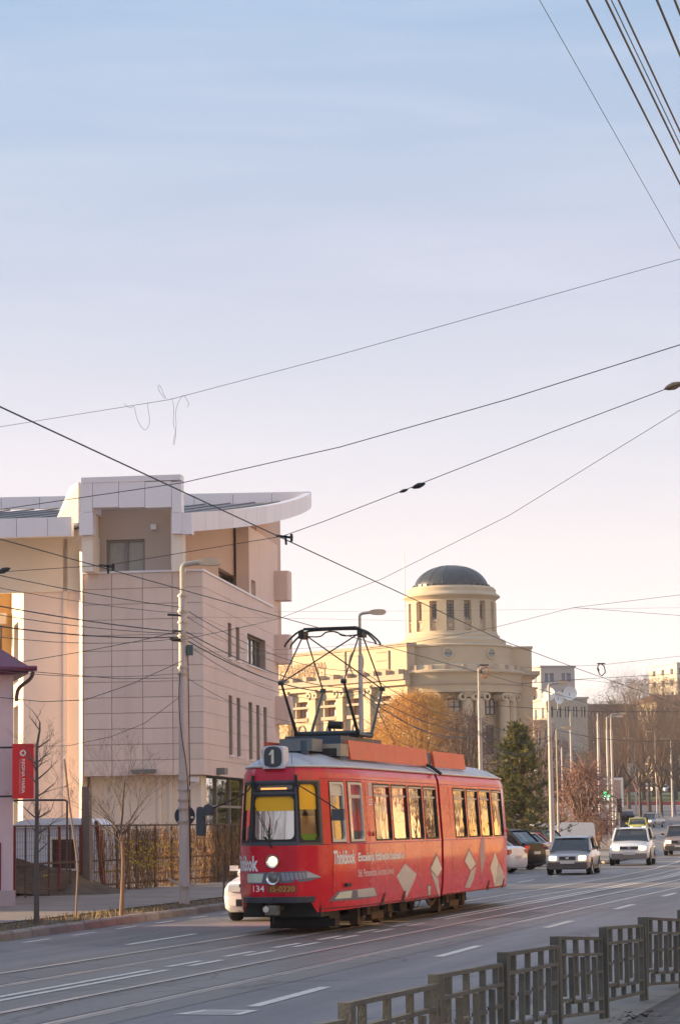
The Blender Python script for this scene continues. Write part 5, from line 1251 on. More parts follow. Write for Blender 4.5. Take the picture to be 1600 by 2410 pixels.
# satellite dishes on the low block
for k, (px_, py_, r_) in enumerate(((1291, 1634, 1.05), (1316, 1642, 1.0), (1341, 1632, 1.1), (1281, 1641, .8))):
    p = P(px_, py_, 378); t = thing('satellite_dish', ('white satellite dish beside the tall lamp post, left of the pair', 'white satellite dish tilted up behind the tall lamp post', 'shaded satellite dish at the foot of the tower block', 'small satellite dish lowest on the roof by the tower')[k], 'satellite dish', (p.x, p.y, p.z), radians((-30, 35, 10, -50)[k]), 'satellite dishes on the roof')
    d = MB().lathe([(0, .35), (r_ * .5, .25), (r_ * .85, .08), (r_, 0)], (0, 0, 0), 20, axis='y').build('dish', M_WHITEP, t, smooth=True); MB().beam((0, .3, 0), (0, .5, -r_ - 1.0), .12).build('mast', M_GREYB, t)

# ------------------------------------------------------------------ lamp posts and poles
M_POLE = mat('pole concrete', (.50, .46, .45), .75, var=.1, scale=2, bump=.15, dirt=(.38, .33, .31), dscale=1.0)
M_PIPE = mat('galvanised pipe', (.40, .37, .34), .5, metal=.3, var=.1)
M_LAMP = mat('lamp head', (.50, .38, .26), .4, metal=.2, var=.1)
def gz(p): return hz(p.y)
def lamppost(name, label, px, D, ytop, ypipe, r0, r1, arm=None, base=None, cat='lamp post', lean=0.0, lamp=True, m=M_POLE, up=None):
    if base is not None: p = base
    else: p = P(px, 1900, D); p = Vector((p.x, D, 0))
    g = gz(p) + .1
    t = thing(name, label, cat, (p.x, p.y, g), 0.0)
    zt2 = 1.85 + (1205 + 742 - (px - 800) * .014 - ytop) * p.y / F - g; zp = 1.85 + (1947 - (px - 800) * .014 - ypipe) * p.y / F - g
    MB().tube([(0, 0, -.2), (0, 0, zp * .5), (0, 0, zp)], [r0, (r0 + r1) / 2, r1], 14).build('shaft', m, t, smooth=True)
    if zt2 > zp + .1:
        if arm:
            MB().tube(chaikin([(0, 0, zp - .1), (0, 0, zt2 - .25), (0, 0, zt2 - .04), (arm * .35, 0, zt2 + .0), (arm, 0, zt2 + .02)], 2), r1 * .62, 8).build('bracket', M_PIPE, t, smooth=True)
        else: MB().tube([(0, 0, zp - .05), (0, 0, zt2)], r1 * .55, 8).build('bracket', M_PIPE, t)
    if arm and lamp:
        h = MB(); k_ = arm / abs(arm)
        q = [(0, .04, .03), (.10, .08, .07), (.28, .11, .085), (.48, .10, .075), (.56, .05, .03)]
        for x, hw_, hh in q: h.v += [(arm + k_ * (x - .1), -hw_, zt2 + .02 - hh), (arm + k_ * (x - .1), hw_, zt2 + .02 - hh), (arm + k_ * (x - .1), hw_ * .7, zt2 + .04 + hh), (arm + k_ * (x - .1), -hw_ * .7, zt2 + .04 + hh)]
        for i in range(len(q) - 1):
            for j in range(4): h.f.append((i * 4 + j, i * 4 + (j + 1) % 4, i * 4 + 4 + (j + 1) % 4, i * 4 + 4 + j))
        h.f += [(0, 1, 2, 3), (16, 19, 18, 17)]
        h.build('lamp_head', M_LAMP, t, smooth=True)
    return t
p1 = G(434, 2127, .15)
P1 = lamppost('lamp_post', 'tall pale concrete lamp post in front of the clinic', 434, None, 1328, 1400, .125, .095, .45, base=Vector((p1.x, p1.y, 0)))
def p1z(py): return 1.85 + (1952 - py) * p1.y / F - .1
for py in (1405, 1442, 1468, 1500, 1512, 1575, 1590, 1840, 1862, 1885, 1905, 1935): MB().lathe([(.105 + (py - 1400) * 4.5e-5, p1z(py) - .02), (.125 + (py - 1400) * 4.5e-5, p1z(py) - .02), (.125 + (py - 1400) * 4.5e-5, p1z(py) + .02), (.105 + (py - 1400) * 4.5e-5, p1z(py) + .02)], (0, 0, 0), 14).build('band', M_PIPE, P1)
MB().tube(sag((.12, -.03, p1z(1540)), (.16, -.05, p1z(2040)), -.0, 4) , .012, 5).build('cable', M_WIRE, P1)
MB().tube(chaikin([(-.05, -.12, p1z(1570)), (-.10, -.14, p1z(1640)), (-.06, -.15, p1z(1720)), (.12, -.15, p1z(1830)), (.14, -.14, p1z(2030))], 2), .012, 5).build('cable', M_WIRE, P1)
for py, s_ in ((1452, -.25), (1490, -.14), (1509, -.2), (1512, -.16)): MB().beam((-.05, -.1, p1z(py)), (s_ - .1, -.12, p1z(py) + .02), .05).build('cable_clamp', M_DARK, P1)
MB().box(.10, .24, -.12, .02, p1z(1546), p1z(1522)).build('junction_box', mat('teal box', (.06, .10, .10), .5), P1)
MB().beam((-.35, -.15, .62), (.02, -.16, .42), .05).beam((.0, -.16, .42), (.28, -.1, .5), .04).build('strapped_batten', mat('batten', (.42, .38, .34), .8), P1)
MB().beam((.08, -.1, p1z(1862)), (.3, -.1, p1z(1845)), .06).build('bracket_stub', M_POLE, P1)
# round sign seen from behind, fixed to the pole
sgn = thing('round_sign', 'round dark blue back of a traffic sign fixed behind the pale lamp post', 'sign', (p1.x, p1.y + .16, .1 + p1z(1921)), 0)
MB().lathe([(0, -.01), (.235, -.01), (.24, 0), (.235, .012), (0, .012)], (.01, 0, 0), 36, axis='y').build('disc', mat('sign back blue', (.018, .035, .085), .5, var=.08), sgn, smooth=True)
MB().box(.13, .21, -.014, -.011, -.06, -.02).build('sticker', M_TXT, sgn)
P2 = lamppost('lamp_post', 'lamp post rising behind the tram pantograph in front of the library facade', 853, 82, 1446, 1545, .10, .075, .42)
P3 = lamppost('lamp_post', 'grey pole with tangled cables in front of the library colonnade', 1133, 115, 1575, 1650, .115, .085, .5)
P4 = lamppost('lamp_post', 'tall sunlit lamp post standing behind the parked cars', 1298, 121, 1612, 1680, .135, .09, .55)
lamppost('lamp_post', 'thin hooked lamp pipe right beside the tall sunlit lamp post', 1313, 125, 1718, 1890, .07, .05, .4)
lamppost('utility_pole', 'slim bright pole rising behind the small bare tree', 1347, 165, 1680, 1712, .09, .06, cat='pole')
lamppost('utility_pole', 'thin dull pole between the tall lamp post and the slim bright pole', 1325, 190, 1760, 1765, .07, .06, cat='pole')
lamppost('utility_pole', 'bright pole in front of the white billboard frame', 1412, 175, 1682, 1700, .14, .085, cat='pole')
lamppost('lamp_post', 'grey pole of the leaning pair beside the green cross sign, left one', 1433, 185, 1690, 1720, .125, .085, .8)
lamppost('lamp_post', 'sunlit right pole of the leaning pair beside the green cross sign', 1443, 190, 1684, 1720, .125, .08, .7)
lamppost('lamp_post', 'grey lamp post with banner standing in the park before the trees', 1497, 330, 1740, 1765, .14, .1, -1.0)
lamppost('lamp_post', 'pale grey post at the right edge of the park', 1583, 320, 1742, 1765, .16, .1, -.9)
lamppost('utility_pole', 'thin reddish pole among the bare park trees', 1546, 310, 1725, 1745, .08, .06, -.6, cat='pole')
bn = P(1486, 1815, 329); tag(MB().box(-.5, .5, -.03, .03, -1.0, 1.0).build('street_banner', mat('banner pale green', (.50, .52, .42), .7, var=.1), None, loc=bn), 'pale vertical banner hanging on the park lamp post', 'banner')


# ------------------------------------------------------------------ wires
WC = {}
def wire(pts, r, label, name='overhead_wire', m=M_WIRE, group=None):
    o = MB().tube(pts, r * .82, 5).build(name, m, None, smooth=True, fix=False); return tag(o, label, 'wire', group)
def polyD(l): return [P(x, y, D) for x, y, D in l]
cw = [(s_, 5.62) for s_ in (6, 15, 25, 31, 40, 50, 60, 75, 90, 105, 120, 140, 160, 180, 200, 220)]
w1u = lambda s_: -8.47 - .0435 * (min(s_, 52) - 20.2) + bend(s_)
wire([W(w1u(s_), s_, z_ + hz(s_)) for s_, z_ in cw], .010, 'contact wire running diagonally across the clinic roof above the nearer rails', 'contact_wire')
wire([W(-12.38 + bend(s_), s_, z_ + hz(s_)) for s_, z_ in cw], .010, 'contact wire touching the tram pantograph', 'contact_wire')
PL0 = W(-18.3, 26.5); PR1 = P(1803, 1500, 26.0); PR2 = P(1803, 1500, 42.0)
def pole_off(p, label, h):
    t = thing('utility_pole', label, 'pole', (p.x, p.y, .1)); MB().tube([(0, 0, -.2), (0, 0, h)], [.13, .09], 14).build('shaft', M_POLE, t, smooth=True)
pole_off(PL0, 'concrete pole on the left pavement outside the picture', 8.0); pole_off(PR1, 'concrete pole on the right pavement just outside the picture', 9.0); pole_off(PR2, 'second concrete pole on the right pavement outside the picture', 11.0)
def L0(z): return [Vector((PL0.x, PL0.y, z))]
S1 = wire(L0(7.2) + [p for a, b in zip(polyD([(-60, 1014, 34), (400, 940, 31), (800, 834, 28)]), polyD([(400, 940, 31), (800, 834, 28), (1660, 592, 26)])) for p in (a, b)] + polyD([(1803, 550, 26)]), .004, 'topmost thin span wire carrying loose dangling strands', 'span_wire')
wire(L0(6.9) + polyD([(-60, 1208, 37), (430, 1136, 34), (800, 1052, 32), (1200, 938, 30), (1660, 792, 27), (1803, 745, 26)]), .0075, 'dark span wire crossing in front of the clinic roof panels', 'span_wire')
S3 = wire(L0(6.1) + polyD([(-60, 1350, 37), (255, 1330, 35), (665, 1262, 32), (760, 1228, 31.5), (960, 1150, 30.5), (1300, 1016, 28.5), (1660, 880, 26.5), (1803, 825, 26)]), .006, 'span wire with clamps holding the contact wires', 'span_wire')
wire(polyD([(430, 1506, 57), (600, 1470, 57), (660, 1455, 56), (900, 1362, 53), (1200, 1212, 49), (1660, 928, 43), (1803, 838, 42)]), .0075, 'span wire passing just left of the dome and rising to the right edge', 'span_wire')
wire(polyD([(870, 1525, 84), (960, 1515, 90), (1160, 1478, 100), (1350, 1430, 112), (1620, 1398, 120)]), .012, 'wire sweeping across the middle of the library rotunda', 'span_wire')
wire(polyD([(1350, 1430, 112), (1480, 1440, 118), (1640, 1452, 124)]), .012, 'short wire branching right of the dome', 'span_wire')
wire(polyD([(645, 1440, 100), (1000, 1438, 104), (1640, 1430, 110)]), .006, 'faint level wire behind the dome windows', 'span_wire', M_WIRE2)
wire(polyD([(1225, 1572, 120), (1410, 1566, 124), (1640, 1540, 128)]), .012, 'level wire carrying a ring insulator right of the library', 'span_wire', M_WIRE2)
wire(polyD([(1225, 1610, 125), (1380, 1598, 126), (1640, 1584, 130)]), .014, 'dark level wire crossing the tower block', 'span_wire')
wire(polyD([(1225, 1608, 135), (1370, 1600, 135), (1480, 1612, 135), (1640, 1606, 135)]), .011, 'slack wire below the level wires over the far trees', 'span_wire', M_WIRE2)
wire(polyD([(1150, 1660, 118), (1260, 1668, 122), (1420, 1676, 128), (1640, 1676, 132)]), .018, 'thick dark wire level with the tops of the far poles', 'span_wire')
wire(polyD([(1313, 1720, 125), (1400, 1738, 130), (1500, 1746, 136), (1640, 1742, 140)]), .018, 'thick slack wire hung between the far poles', 'span_wire')
wire(polyD([(640, 1530, 88), (760, 1524, 86), (880, 1512, 84)]), .008, 'faint wire meeting the lamp post behind the pantograph', 'span_wire', M_WIRE2)
wire(polyD([(440, 1452, 58), (660, 1455, 62), (1000, 1462, 70)]), .004, 'thin level wire leaving the pale lamp post', 'span_wire', M_WIRE2)
wire(polyD([(440, 1532, 58), (660, 1540, 62), (850, 1545, 80)]), .006, 'thin wire from the pale lamp post to the one behind the pantograph', 'span_wire', M_WIRE2)
# cables along the pole line
pole_at = {0: W(-18.3, 26.5), 1: Vector((p1.x, p1.y, 0)), 2: Vector((P2.location.x, P2.location.y, 0)), 3: Vector((P3.location.x, P3.location.y, 0)), 4: Vector((P4.location.x, P4.location.y, 0))}
zw = [(7.0, .012, .35), (6.86, .008, .42), (6.42, .016, .30), (6.38, .010, .55), (6.30, .018, .5), (6.27, .009, .75), (5.45, .008, .5)]
cl = ['upper', 'second', 'third', 'fourth', 'fifth', 'sixth', 'lowest']
seg = {0: 'left of the pale lamp post', 1: 'between the pale lamp post and the pantograph', 2: 'sagging across the golden tree', 3: 'from the tangled pole to the sunlit lamp post'}
for k in range(4):
    for i, (z_, r_, sg) in enumerate(zw):
        if k == 3 and i > 4: continue
        a, b = pole_at[k].copy(), pole_at[k + 1].copy(); a.z = z_ + (0 if k != 3 else -.3); b.z = z_ - (.25 if k == 2 else 0) - (.3 if k == 3 else 0)
        a.x += rng.uniform(-.1, .1); b.x += rng.uniform(-.1, .1); a.y -= .12; b.y -= .12
        wire(sag(a, b, sg * (.8 + .5 * rng.random()) * (1 if k < 2 else 1.4), 14), r_ * (1.0 if k < 2 else 1.2), cl[i] + ' cable on the poles ' + seg[k], 'overhead_cable', m=M_WIRE)
wire(polyD([(40, 1560, 52), (200, 1533, 55), (330, 1508, 57), (430, 1484, 57.2)]), .010, 'cable rising over the clinic wall to the pale lamp post from the mauve house', 'overhead_cable')
wire(polyD([(-20, 1572, 50), (120, 1585, 53), (280, 1598, 55), (420, 1596, 57)]), .009, 'slack cable level with the purple eaves', 'overhead_cable')
wire(polyD([(-20, 1640, 50), (100, 1652, 52), (200, 1648, 54), (310, 1610, 56), (428, 1556, 57)]), .010, 'slack cable looping below the eaves to the pale lamp post', 'overhead_cable')
wire(polyD([(60, 1757, 57), (160, 1756, 57), (260, 1735, 57), (340, 1703, 57), (424, 1640, 57)]), .007, 'cable curving from the red sign up to the pale lamp post', 'overhead_cable')
# bundle parallel to the street over the right pavement
for k, (y0, r_, z_) in enumerate(((585, .0035, 8.0), (432, .011, 8.0), (360, .011, 8.0), (338, .006, 8.1), (308, .0105, 8.2), (128, .012, 8.0), (30, .012, 8.0))):
    b = G(1600, y0, z_); u_ = b.dot(ND); s_ = b.dot(RD)
    lab = 'thin lone wire left of the cable bundle in the top right corner' if k == 0 else ('last red tinged cable in the top right corner' if k == 6 else ('leftmost', 'second', 'thin third', 'fourth', 'rightmost')[k - 1] + ' black cable of the bundle crossing the top right corner')
    wire([W(u_, s_ - 60, z_), W(u_, s_ - 16, z_), W(u_, s_, z_), W(u_, s_ + 20, z_), W(u_, s_ + 60, z_), W(u_, s_ + 130, z_)], r_, lab, 'overhead_cable', M_WIRE, 'cables in the top right corner' if 0 < k < 6 else None)
# clamps and insulators (parts of the span wires)
def clamp(par, px, py, D, s_=1.0):
    c = P(px, py, D); MB().beam(c - Vector((.10 * s_, 0, -.03)), c + Vector((.12 * s_, 0, .0)), .03 * s_).beam(c + Vector((.02, 0, .03)), c + Vector((.03, 0, -.09 * s_)), .03 * s_).beam(c + Vector((.1 * s_, 0, .05)), c + Vector((.1 * s_, 0, -.05)), .035 * s_).build('clamp', M_DARK, par)
clamp(S3, 250, 1335, 35); clamp(S3, 668, 1266, 32)
def egg(par, px, py, D, m, s_=1.0):
    c = P(px, py, D); d = (P(px + 30, py - 10, D) - c).normalized(); MB().tube([c - d * .11 * s_, c - d * .07 * s_, c, c + d * .07 * s_, c + d * .11 * s_], [.008, .03 * s_, .045 * s_, .03 * s_, .008], 8).build('insulator', m, par, smooth=True)
egg(S3, 8, 1343, 36.8, M_DARK); egg(S3, 985, 1143, 30.4, M_DARK, .8); egg(S3, 950, 1155, 30.6, M_DARK, .5); egg(S3, 1585, 908, 27, mat('brown insulator', (.28, .17, .08), .4), 1.0)
def strand(pts): MB().tube(chaikin(polyD([(x, y, 30.9) for x, y in pts]), 2), .0022, 4).build('loose_strand', M_WIRE2, S1, fix=False)
strand([(292, 950), (308, 962), (316, 952), (320, 980), (332, 1006), (345, 1014), (354, 990), (348, 962), (348, 946)])
strand([(388, 938), (374, 920), (371, 905), (378, 908), (386, 930), (392, 938)])
strand([(404, 935), (410, 960), (407, 1000), (415, 1015), (410, 1050), (407, 1040), (416, 1005), (412, 970), (420, 945), (430, 930)])
strand([(432, 929), (446, 950), (440, 958)])
# ring insulators further down the street
for k, (px_, py_, D) in enumerate(((1415, 1578, 124), (1140, 1583, 114))):
    c = P(px_, py_, D); t = thing('ring_insulator', ('hanging diamond shaped insulator on the level wire right of the library', 'orange diamond insulator beside the tangled pole')[k], 'insulator', c)
    q = [(-.12, 0, .32), (-.2, 0, .1), (-.1, 0, -.2), (.02, 0, -.28), (.2, 0, -.1), (.14, 0, .2), (.02, 0, .32), (-.12, 0, .32)]
    MB().tube(q, .03, 5).build('ring', M_DARK if k == 0 else mat('rusty orange', (.45, .14, .03), .6), t); MB().beam((-.2, 0, .34), (.2, 0, .34), .06).build('bar', M_DARK, t); MB().tube([(-.19, 0, .12), (-.13, 0, -.05)], .05, 8).build('bead', M_DARK, t)

# ------------------------------------------------------------------ trees
def bare(mb, p, d, L_, r, depth, R, sides=5, spread=.6, segs=3, up=.1, lean=0.0, kids=(2, 3), tip=.0015, shrink=.72):
    pts = [p]; rs = [r]; q = p.copy(); dd = d.copy()
    for i in range(segs):
        dd = (dd + Vector((R.gauss(0, .10), R.gauss(0, .10), R.gauss(0, .06) + up * .3))).normalized(); q = q + dd * (L_ / segs); pts.append(q.copy()); rs.append(max(tip, r * (1 - .45 * (i + 1) / segs)))
    mb.tube(pts, rs, sides if r > .02 else (4 if r > .008 else 3), False)
    if depth <= 0: return
    for k in range(R.randint(*kids)):
        i = R.choice(range(1, len(pts))) if k else len(pts) - 1
        a = R.uniform(0, 2 * pi); o = Vector((cos(a), sin(a), R.uniform(-.2, .5))); nd_ = (dd + o * spread * R.uniform(.6, 1.4) + Vector((0, 0, up))).normalized()
        bare(mb, pts[i], nd_, L_ * shrink * R.uniform(.75, 1.15), rs[i] * .62, depth - 1, R, sides, spread, segs, up, lean, kids, tip, shrink)
M_BARK = mat('young bark', (.13, .105, .095), .9, var=.2, scale=8)
M_BARK2 = mat('grey bark', (.11, .085, .075), .9, var=.25, scale=3)
def tree(name, label, base, H, seed, trunk_h, r, depth, m, rz=0.0, spread=.6, mc=None, lean=(0, 0), group=None, kids=(2, 3), up=.1, branches=6, shrink=.72, lowest=.45, thin=1.0):
    R = random.Random(seed); t = thing(name, label, 'tree', base, rz, group)
    top = Vector((lean[0] * trunk_h, lean[1] * trunk_h, trunk_h)); pts = [Vector((0, 0, -.2)), top * .33 + Vector((R.uniform(-.04, .04), 0, 0)), top * .66 + Vector((R.uniform(-.05, .05), 0, 0)), top]
    MB().tube(chaikin(pts, 1), [r * (1.15 - .1 * k) for k in range(len(chaikin(pts, 1)))], 8).build('trunk', m, t, smooth=True)
    mb_ = MB(); L0 = (H - trunk_h) * .5
    for k in range(branches):
        f = 1.0 if k == 0 else R.uniform(lowest, 1.0); p = pts[0].lerp(top, f) if k else top
        a = R.uniform(0, 2 * pi) if k else 0; d = (Vector((cos(a), sin(a), 0)) * (spread * 1.2 if k else .08) + Vector((0, 0, 1 if k == 0 else .75))).normalized()
        bare(mb_, p, d, L0 * (1 if k == 0 else R.uniform(.6, .95)), r * (.75 if k == 0 else .45) * thin, depth, R, spread=spread, kids=kids, up=up, shrink=shrink)
    mb_.build('crown', mc or m, t, fix=False); return t
b = G(86, 2175, .14); tree('young_tree', 'slim dark bare tree on the pavement in front of the red sign', b, 4.2, 11, 3.3, .05, 4, M_BARK, spread=.9, branches=16, lowest=.38, shrink=.66, up=.06, thin=.75)
b = G(285, 2155, .14); tree('young_tree', 'small bare tree with a round forked crown in front of the vine covered fence', b, 3.6, 23, 1.75, .045, 5, mat('tan bark', (.24, .16, .11), .9, var=.2, scale=8), mc=M_BARK, spread=.6, branches=9, lowest=.85, shrink=.74, thin=.8)
b = G(178, 2165, .14); sk = MB().tube(chaikin([(0, 0, -.1), (.02, 0, .5), (.05, 0, 1.0), (-.02, 0, 1.5), (-.12, 0, 2.2), (-.22, 0, 3.1)], 2), [.022] * 18, 6)
tag(sk.build('stake', mat('bent stake', (.34, .24, .18), .8, var=.15), None, loc=b), 'thin bent pale stake between the two bare pavement trees', 'stake')
b = G(526, 2125, .14); tag(MB().tube([(0, 0, -.1), (.02, 0, .6), (.0, 0, 1.2)], [.03, .025, .015], 6).build('sapling', M_BARK, None, loc=b), 'thin dark sapling stem beside the white car', 'sapling')
# planting strip litter: dry grass tufts
mb = MB(); R = random.Random(21)
for k in range(3500):
    s_ = R.uniform(30, 72); u_ = KU(s_) - R.uniform(.2, 1.5); p = W(u_, s_, .125); h = R.uniform(.02, .10) * (1.4 if abs(s_ - 47.5) < 3 else .8); a = R.uniform(0, pi); e_ = Vector((cos(a), sin(a), 0)) * .012; ln = Vector((R.uniform(-.05, .05), R.uniform(-.05, .05), h))
    mb.add([p - e_, p + e_, p + ln], [(0, 1, 2)])
tag(mb.build('dry_grass', M_DRYGRASS, None, fix=False), 'dry grass and leaf litter on the planting strip', 'grass', kind='stuff')
# golden bare tree mass in front of the library
def willow(name, label, px, D, H, W_, n, seed, m, mt, group=None):
    g = P(px, 1900, D); base = Vector((g.x, D, hz(D))); R = random.Random(seed); t = thing(name, label, 'tree', base, 0, group)
    MB().tube(chaikin([(0, 0, -.3), (.1, 0, H * .25), (-.05, 0, H * .45)], 2), .28, 8).build('trunk', m, t, smooth=True)
    mb_ = MB(); mb2 = MB()
    for k in range(14):
        a = R.uniform(0, 2 * pi); rr = W_ * .4 * sqrt(R.random()); tip = Vector((cos(a) * rr, sin(a) * rr, H * R.uniform(.6, .95))); pts = chaikin([(0, 0, H * .28), tip * .5 + Vector((0, 0, H * .16)), tip], 2); mb_.tube(pts, [.13 * (1 - i / len(pts)) + .02 for i in range(len(pts))], 5, False)
    for k in range(n):
        a = R.uniform(0, 2 * pi); f = R.random() ** .5; z_ = R.random()
        rr = W_ * .5 * f * sqrt(max(.02, 1 - (z_ * 1.0 - .25) ** 2 / .6)); p = Vector((cos(a) * rr, sin(a) * rr, H * (.12 + .86 * z_)))
        d = Vector((cos(a) * .5 + R.gauss(0, .5), sin(a) * .5 + R.gauss(0, .5), R.gauss(.35, .6))); pts = [p]
        for j in range(3): d = d + Vector((0, 0, -.25)); p = p + d.normalized() * R.uniform(.25, .55); pts.append(p)
        (mb2).tube(pts, [.02, .017, .013, .008], 3, False)
    mb_.build('limbs', m, t, fix=False); mb2.build('crown', mt, t, fix=False); return t
M_GOLDTW = mat('golden twigs', (.58, .33, .10), .9, var=.25, scale=.5)
M_BRTW = mat('brown twigs', (.17, .105, .08), .9, var=.25, scale=.5)
M_PINKTW = mat('rosy twigs', (.27, .15, .115), .9, var=.25, scale=.5)
willow('golden_tree', 'wide bare tree with dense golden twigs in front of the library colonnade', 985, 205, 12.2, 9.0, 9000, 31, M_BARK2, M_GOLDTW)
willow('golden_tree', 'bare golden twigs low behind the tram roof left of the colonnade', 905, 212, 9.4, 6.0, 3600, 32, M_BARK2, M_GOLDTW)
willow('bare_tree', 'bare brown twigs between the golden tree and the evergreen', 1100, 198, 10.2, 4.6, 2200, 33, M_BARK2, M_BRTW)
willow('bare_tree', 'golden bare shrub glimpsed between clinic balconies and pantograph', 676, 190, 9.6, 2.6, 500, 34, M_BARK2, M_GOLDTW)
willow('bare_tree', 'rosy bare tree low beside the tall sunlit lamp post', 1372, 150, 5.2, 3.6, 1100, 35, M_BARK2, M_PINKTW)
willow('bare_tree', 'bare tree with pinkish twigs behind the evergreen', 1268, 240, 11.0, 5.5, 1100, 36, M_BARK2, M_PINKTW)
willow('bare_tree', 'bare tree clump under the tower block', 1318, 270, 9.5, 6.5, 1100, 38, M_BARK2, M_PINKTW)
# evergreen
def evergreen(label, px, D, ytop, wpx, seed):
    base = Vector((P(px, 1900, D).x, D, hz(D))); Ht = 1.85 + (1941 - ytop) * D / F - base.z; R = random.Random(seed); Wd = wpx * D / F / 2
    t = thing('evergreen_tree', label, 'tree', base); MB().tube([(0, 0, -.3), (.05, 0, Ht * .5), (0, 0, Ht * .95)], [.16, .1, .03], 8).build('trunk', M_BARK2, t)
    lim, fo, fo2 = MB(), MB(), MB()
    for k in range(330):
        f = R.random() ** .9; z_ = Ht * (.06 + .92 * f); rad = Wd * max(.08, 1.0 - f) ** .7 * (1 + .14 * sin(11 * f)) * R.uniform(.55, 1.12); a = R.uniform(0, 2 * pi)
        tip = Vector((cos(a) * rad, sin(a) * rad, z_ + rad * .25)); root_ = Vector((0, 0, z_ - rad * .1)); lim.tube([root_, root_.lerp(tip, .6) + Vector((0, 0, -.08)), tip], [.035, .022, .01], 4, False)
        for c in range(R.randint(5, 9)):
            q = root_.lerp(tip, R.uniform(.35, 1.05)) + Vector((R.gauss(0, .16), R.gauss(0, .16), R.gauss(0, .13)))
            tgt = fo if R.random() < .6 else fo2
            for j in range(16):
                d = Vector((R.gauss(0, 1), R.gauss(0, 1), R.gauss(.35, 1))).normalized() * R.uniform(.12, .26); e_ = d.orthogonal().normalized() * .02
                tgt.add([q - e_, q + e_, q + d], [(0, 1, 2)])
    lim.build('limbs', M_BARK2, t, fix=False); fo.build('crown', mat('pine needles dark', (.075, .09, .028), .8, var=.3, scale=1.2), t, fix=False); fo2.build('crown', mat('pine needles olive', (.26, .22, .05), .8, var=.3, scale=1.2), t, fix=False)
evergreen('dark green pine behind the rear of the tram', 1224, 128, 1706, 235, 41)
# park trees on the right: one mesh per form, copied with turn and size
forms = []
for k, sd_ in enumerate((51, 52, 53)):
    forms.append(tree('park_tree', 'bare park tree', (0, -500 - 20 * k, 0), 17, sd_, 5.5, .30, 6, M_BARK2, spread=.6, branches=8, kids=(2, 4), mc=mat('park twigs', (.14, .088, .068), .95, var=.25, scale=.3), lowest=.7, shrink=.72))
spots = [(1452, 300, 12.0, 'leftmost bare park tree beyond the billboard'), (1480, 360, 17.5, 'tall bare park tree left of the dark trunks'), (1507, 305, 13.5, 'bare park tree with a thick dark trunk behind the taxi'), (1528, 345, 17.0, 'bare park tree behind the parked white cars'), (1555, 300, 14.5, 'bare park tree with a leaning dark trunk near the right edge'),
         (1585, 330, 15.5, 'bare park tree at the very right edge'), (1430, 400, 14.5, 'distant bare tree above the school roof'), (1612, 300, 14.0, 'bare tree just cut by the right edge'), (1540, 420, 19.0, 'tallest bare tree in front of the cream block'), (1395, 360, 10.5, 'small bare tree behind the billboard'), (1500, 430, 19.0, 'wide bare tree in front of the brown block'), (1570, 460, 19, 'faint bare tree below the white block'), (1462, 450, 16, 'faint bare tree right of the school building')]
for k, (px_, D, Ht, lab) in enumerate(spots):
    o = forms[k] if k < 3 else copy_tree(forms[k % 3]); p = P(px_, 1900, D); s_ = Ht / 17.0
    o.location = (p.x, D, hz(D)); o.scale = (s_, s_, s_); o.rotation_euler = (0, 0, k * 1.7); o['label'] = lab; o['group'] = 'bare trees in the park'

for px_, D, Ht, Wd, lab in ((1440, 405, 16.5, 13, 'twiggy brown tree left of the park lawn'), (1478, 420, 20.5, 15, 'twiggy brown tree above the small red car'), (1516, 400, 20.0, 15, 'twiggy brown tree behind the leaning trunk'), (1552, 415, 21.0, 16, 'twiggy brown tree in front of the cream block'), (1592, 400, 20.0, 15, 'twiggy brown tree at the right edge of the park'), (1405, 350, 8.5, 9, 'low twiggy brown tree behind the billboard')):
    willow('twiggy_tree', lab, px_, D, Ht, Wd, 2600, px_, M_BARK2, M_BRTW, 'twiggy trees behind the park lawn')

# ------------------------------------------------------------------ vehicles
M_TYRE = mat('tyre', (.02, .02, .021), .8, var=.1); M_RIM = mat('alloy rim', (.45, .44, .44), .35, metal=.8, var=.05)
M_CGL = glass('car glass', (.34, .35, .36), base=.03, gain=1.1, rough=.02)
M_HL_ON = mat('headlamp lit', (.9, .85, .7), .2, var=0, emit=(1, .78, .42, 1.6)); M_HL = mat('headlamp clear', (.55, .56, .58), .08, metal=.4, var=.1)
M_TAIL = mat('tail lamp red', (.45, .015, .02), .2, var=.05); M_PLATE = mat('number plate', (.66, .64, .62), .5, var=.12, scale=9); M_GRIL2 = mat('grille black', (.02, .02, .022), .4); M_PLAST = mat('grey plastic', (.09, .085, .085), .6, var=.08)
def paint(n, c): return mat('car paint ' + n, c, .3, var=.03, coat=.0 if n in ('black', 'navy', 'charcoal', 'brown') else .7, spec=.12 if n in ('black', 'navy', 'charcoal') else .5, metal=.25 if n in ('silver', 'beige', 'brown') else 0)
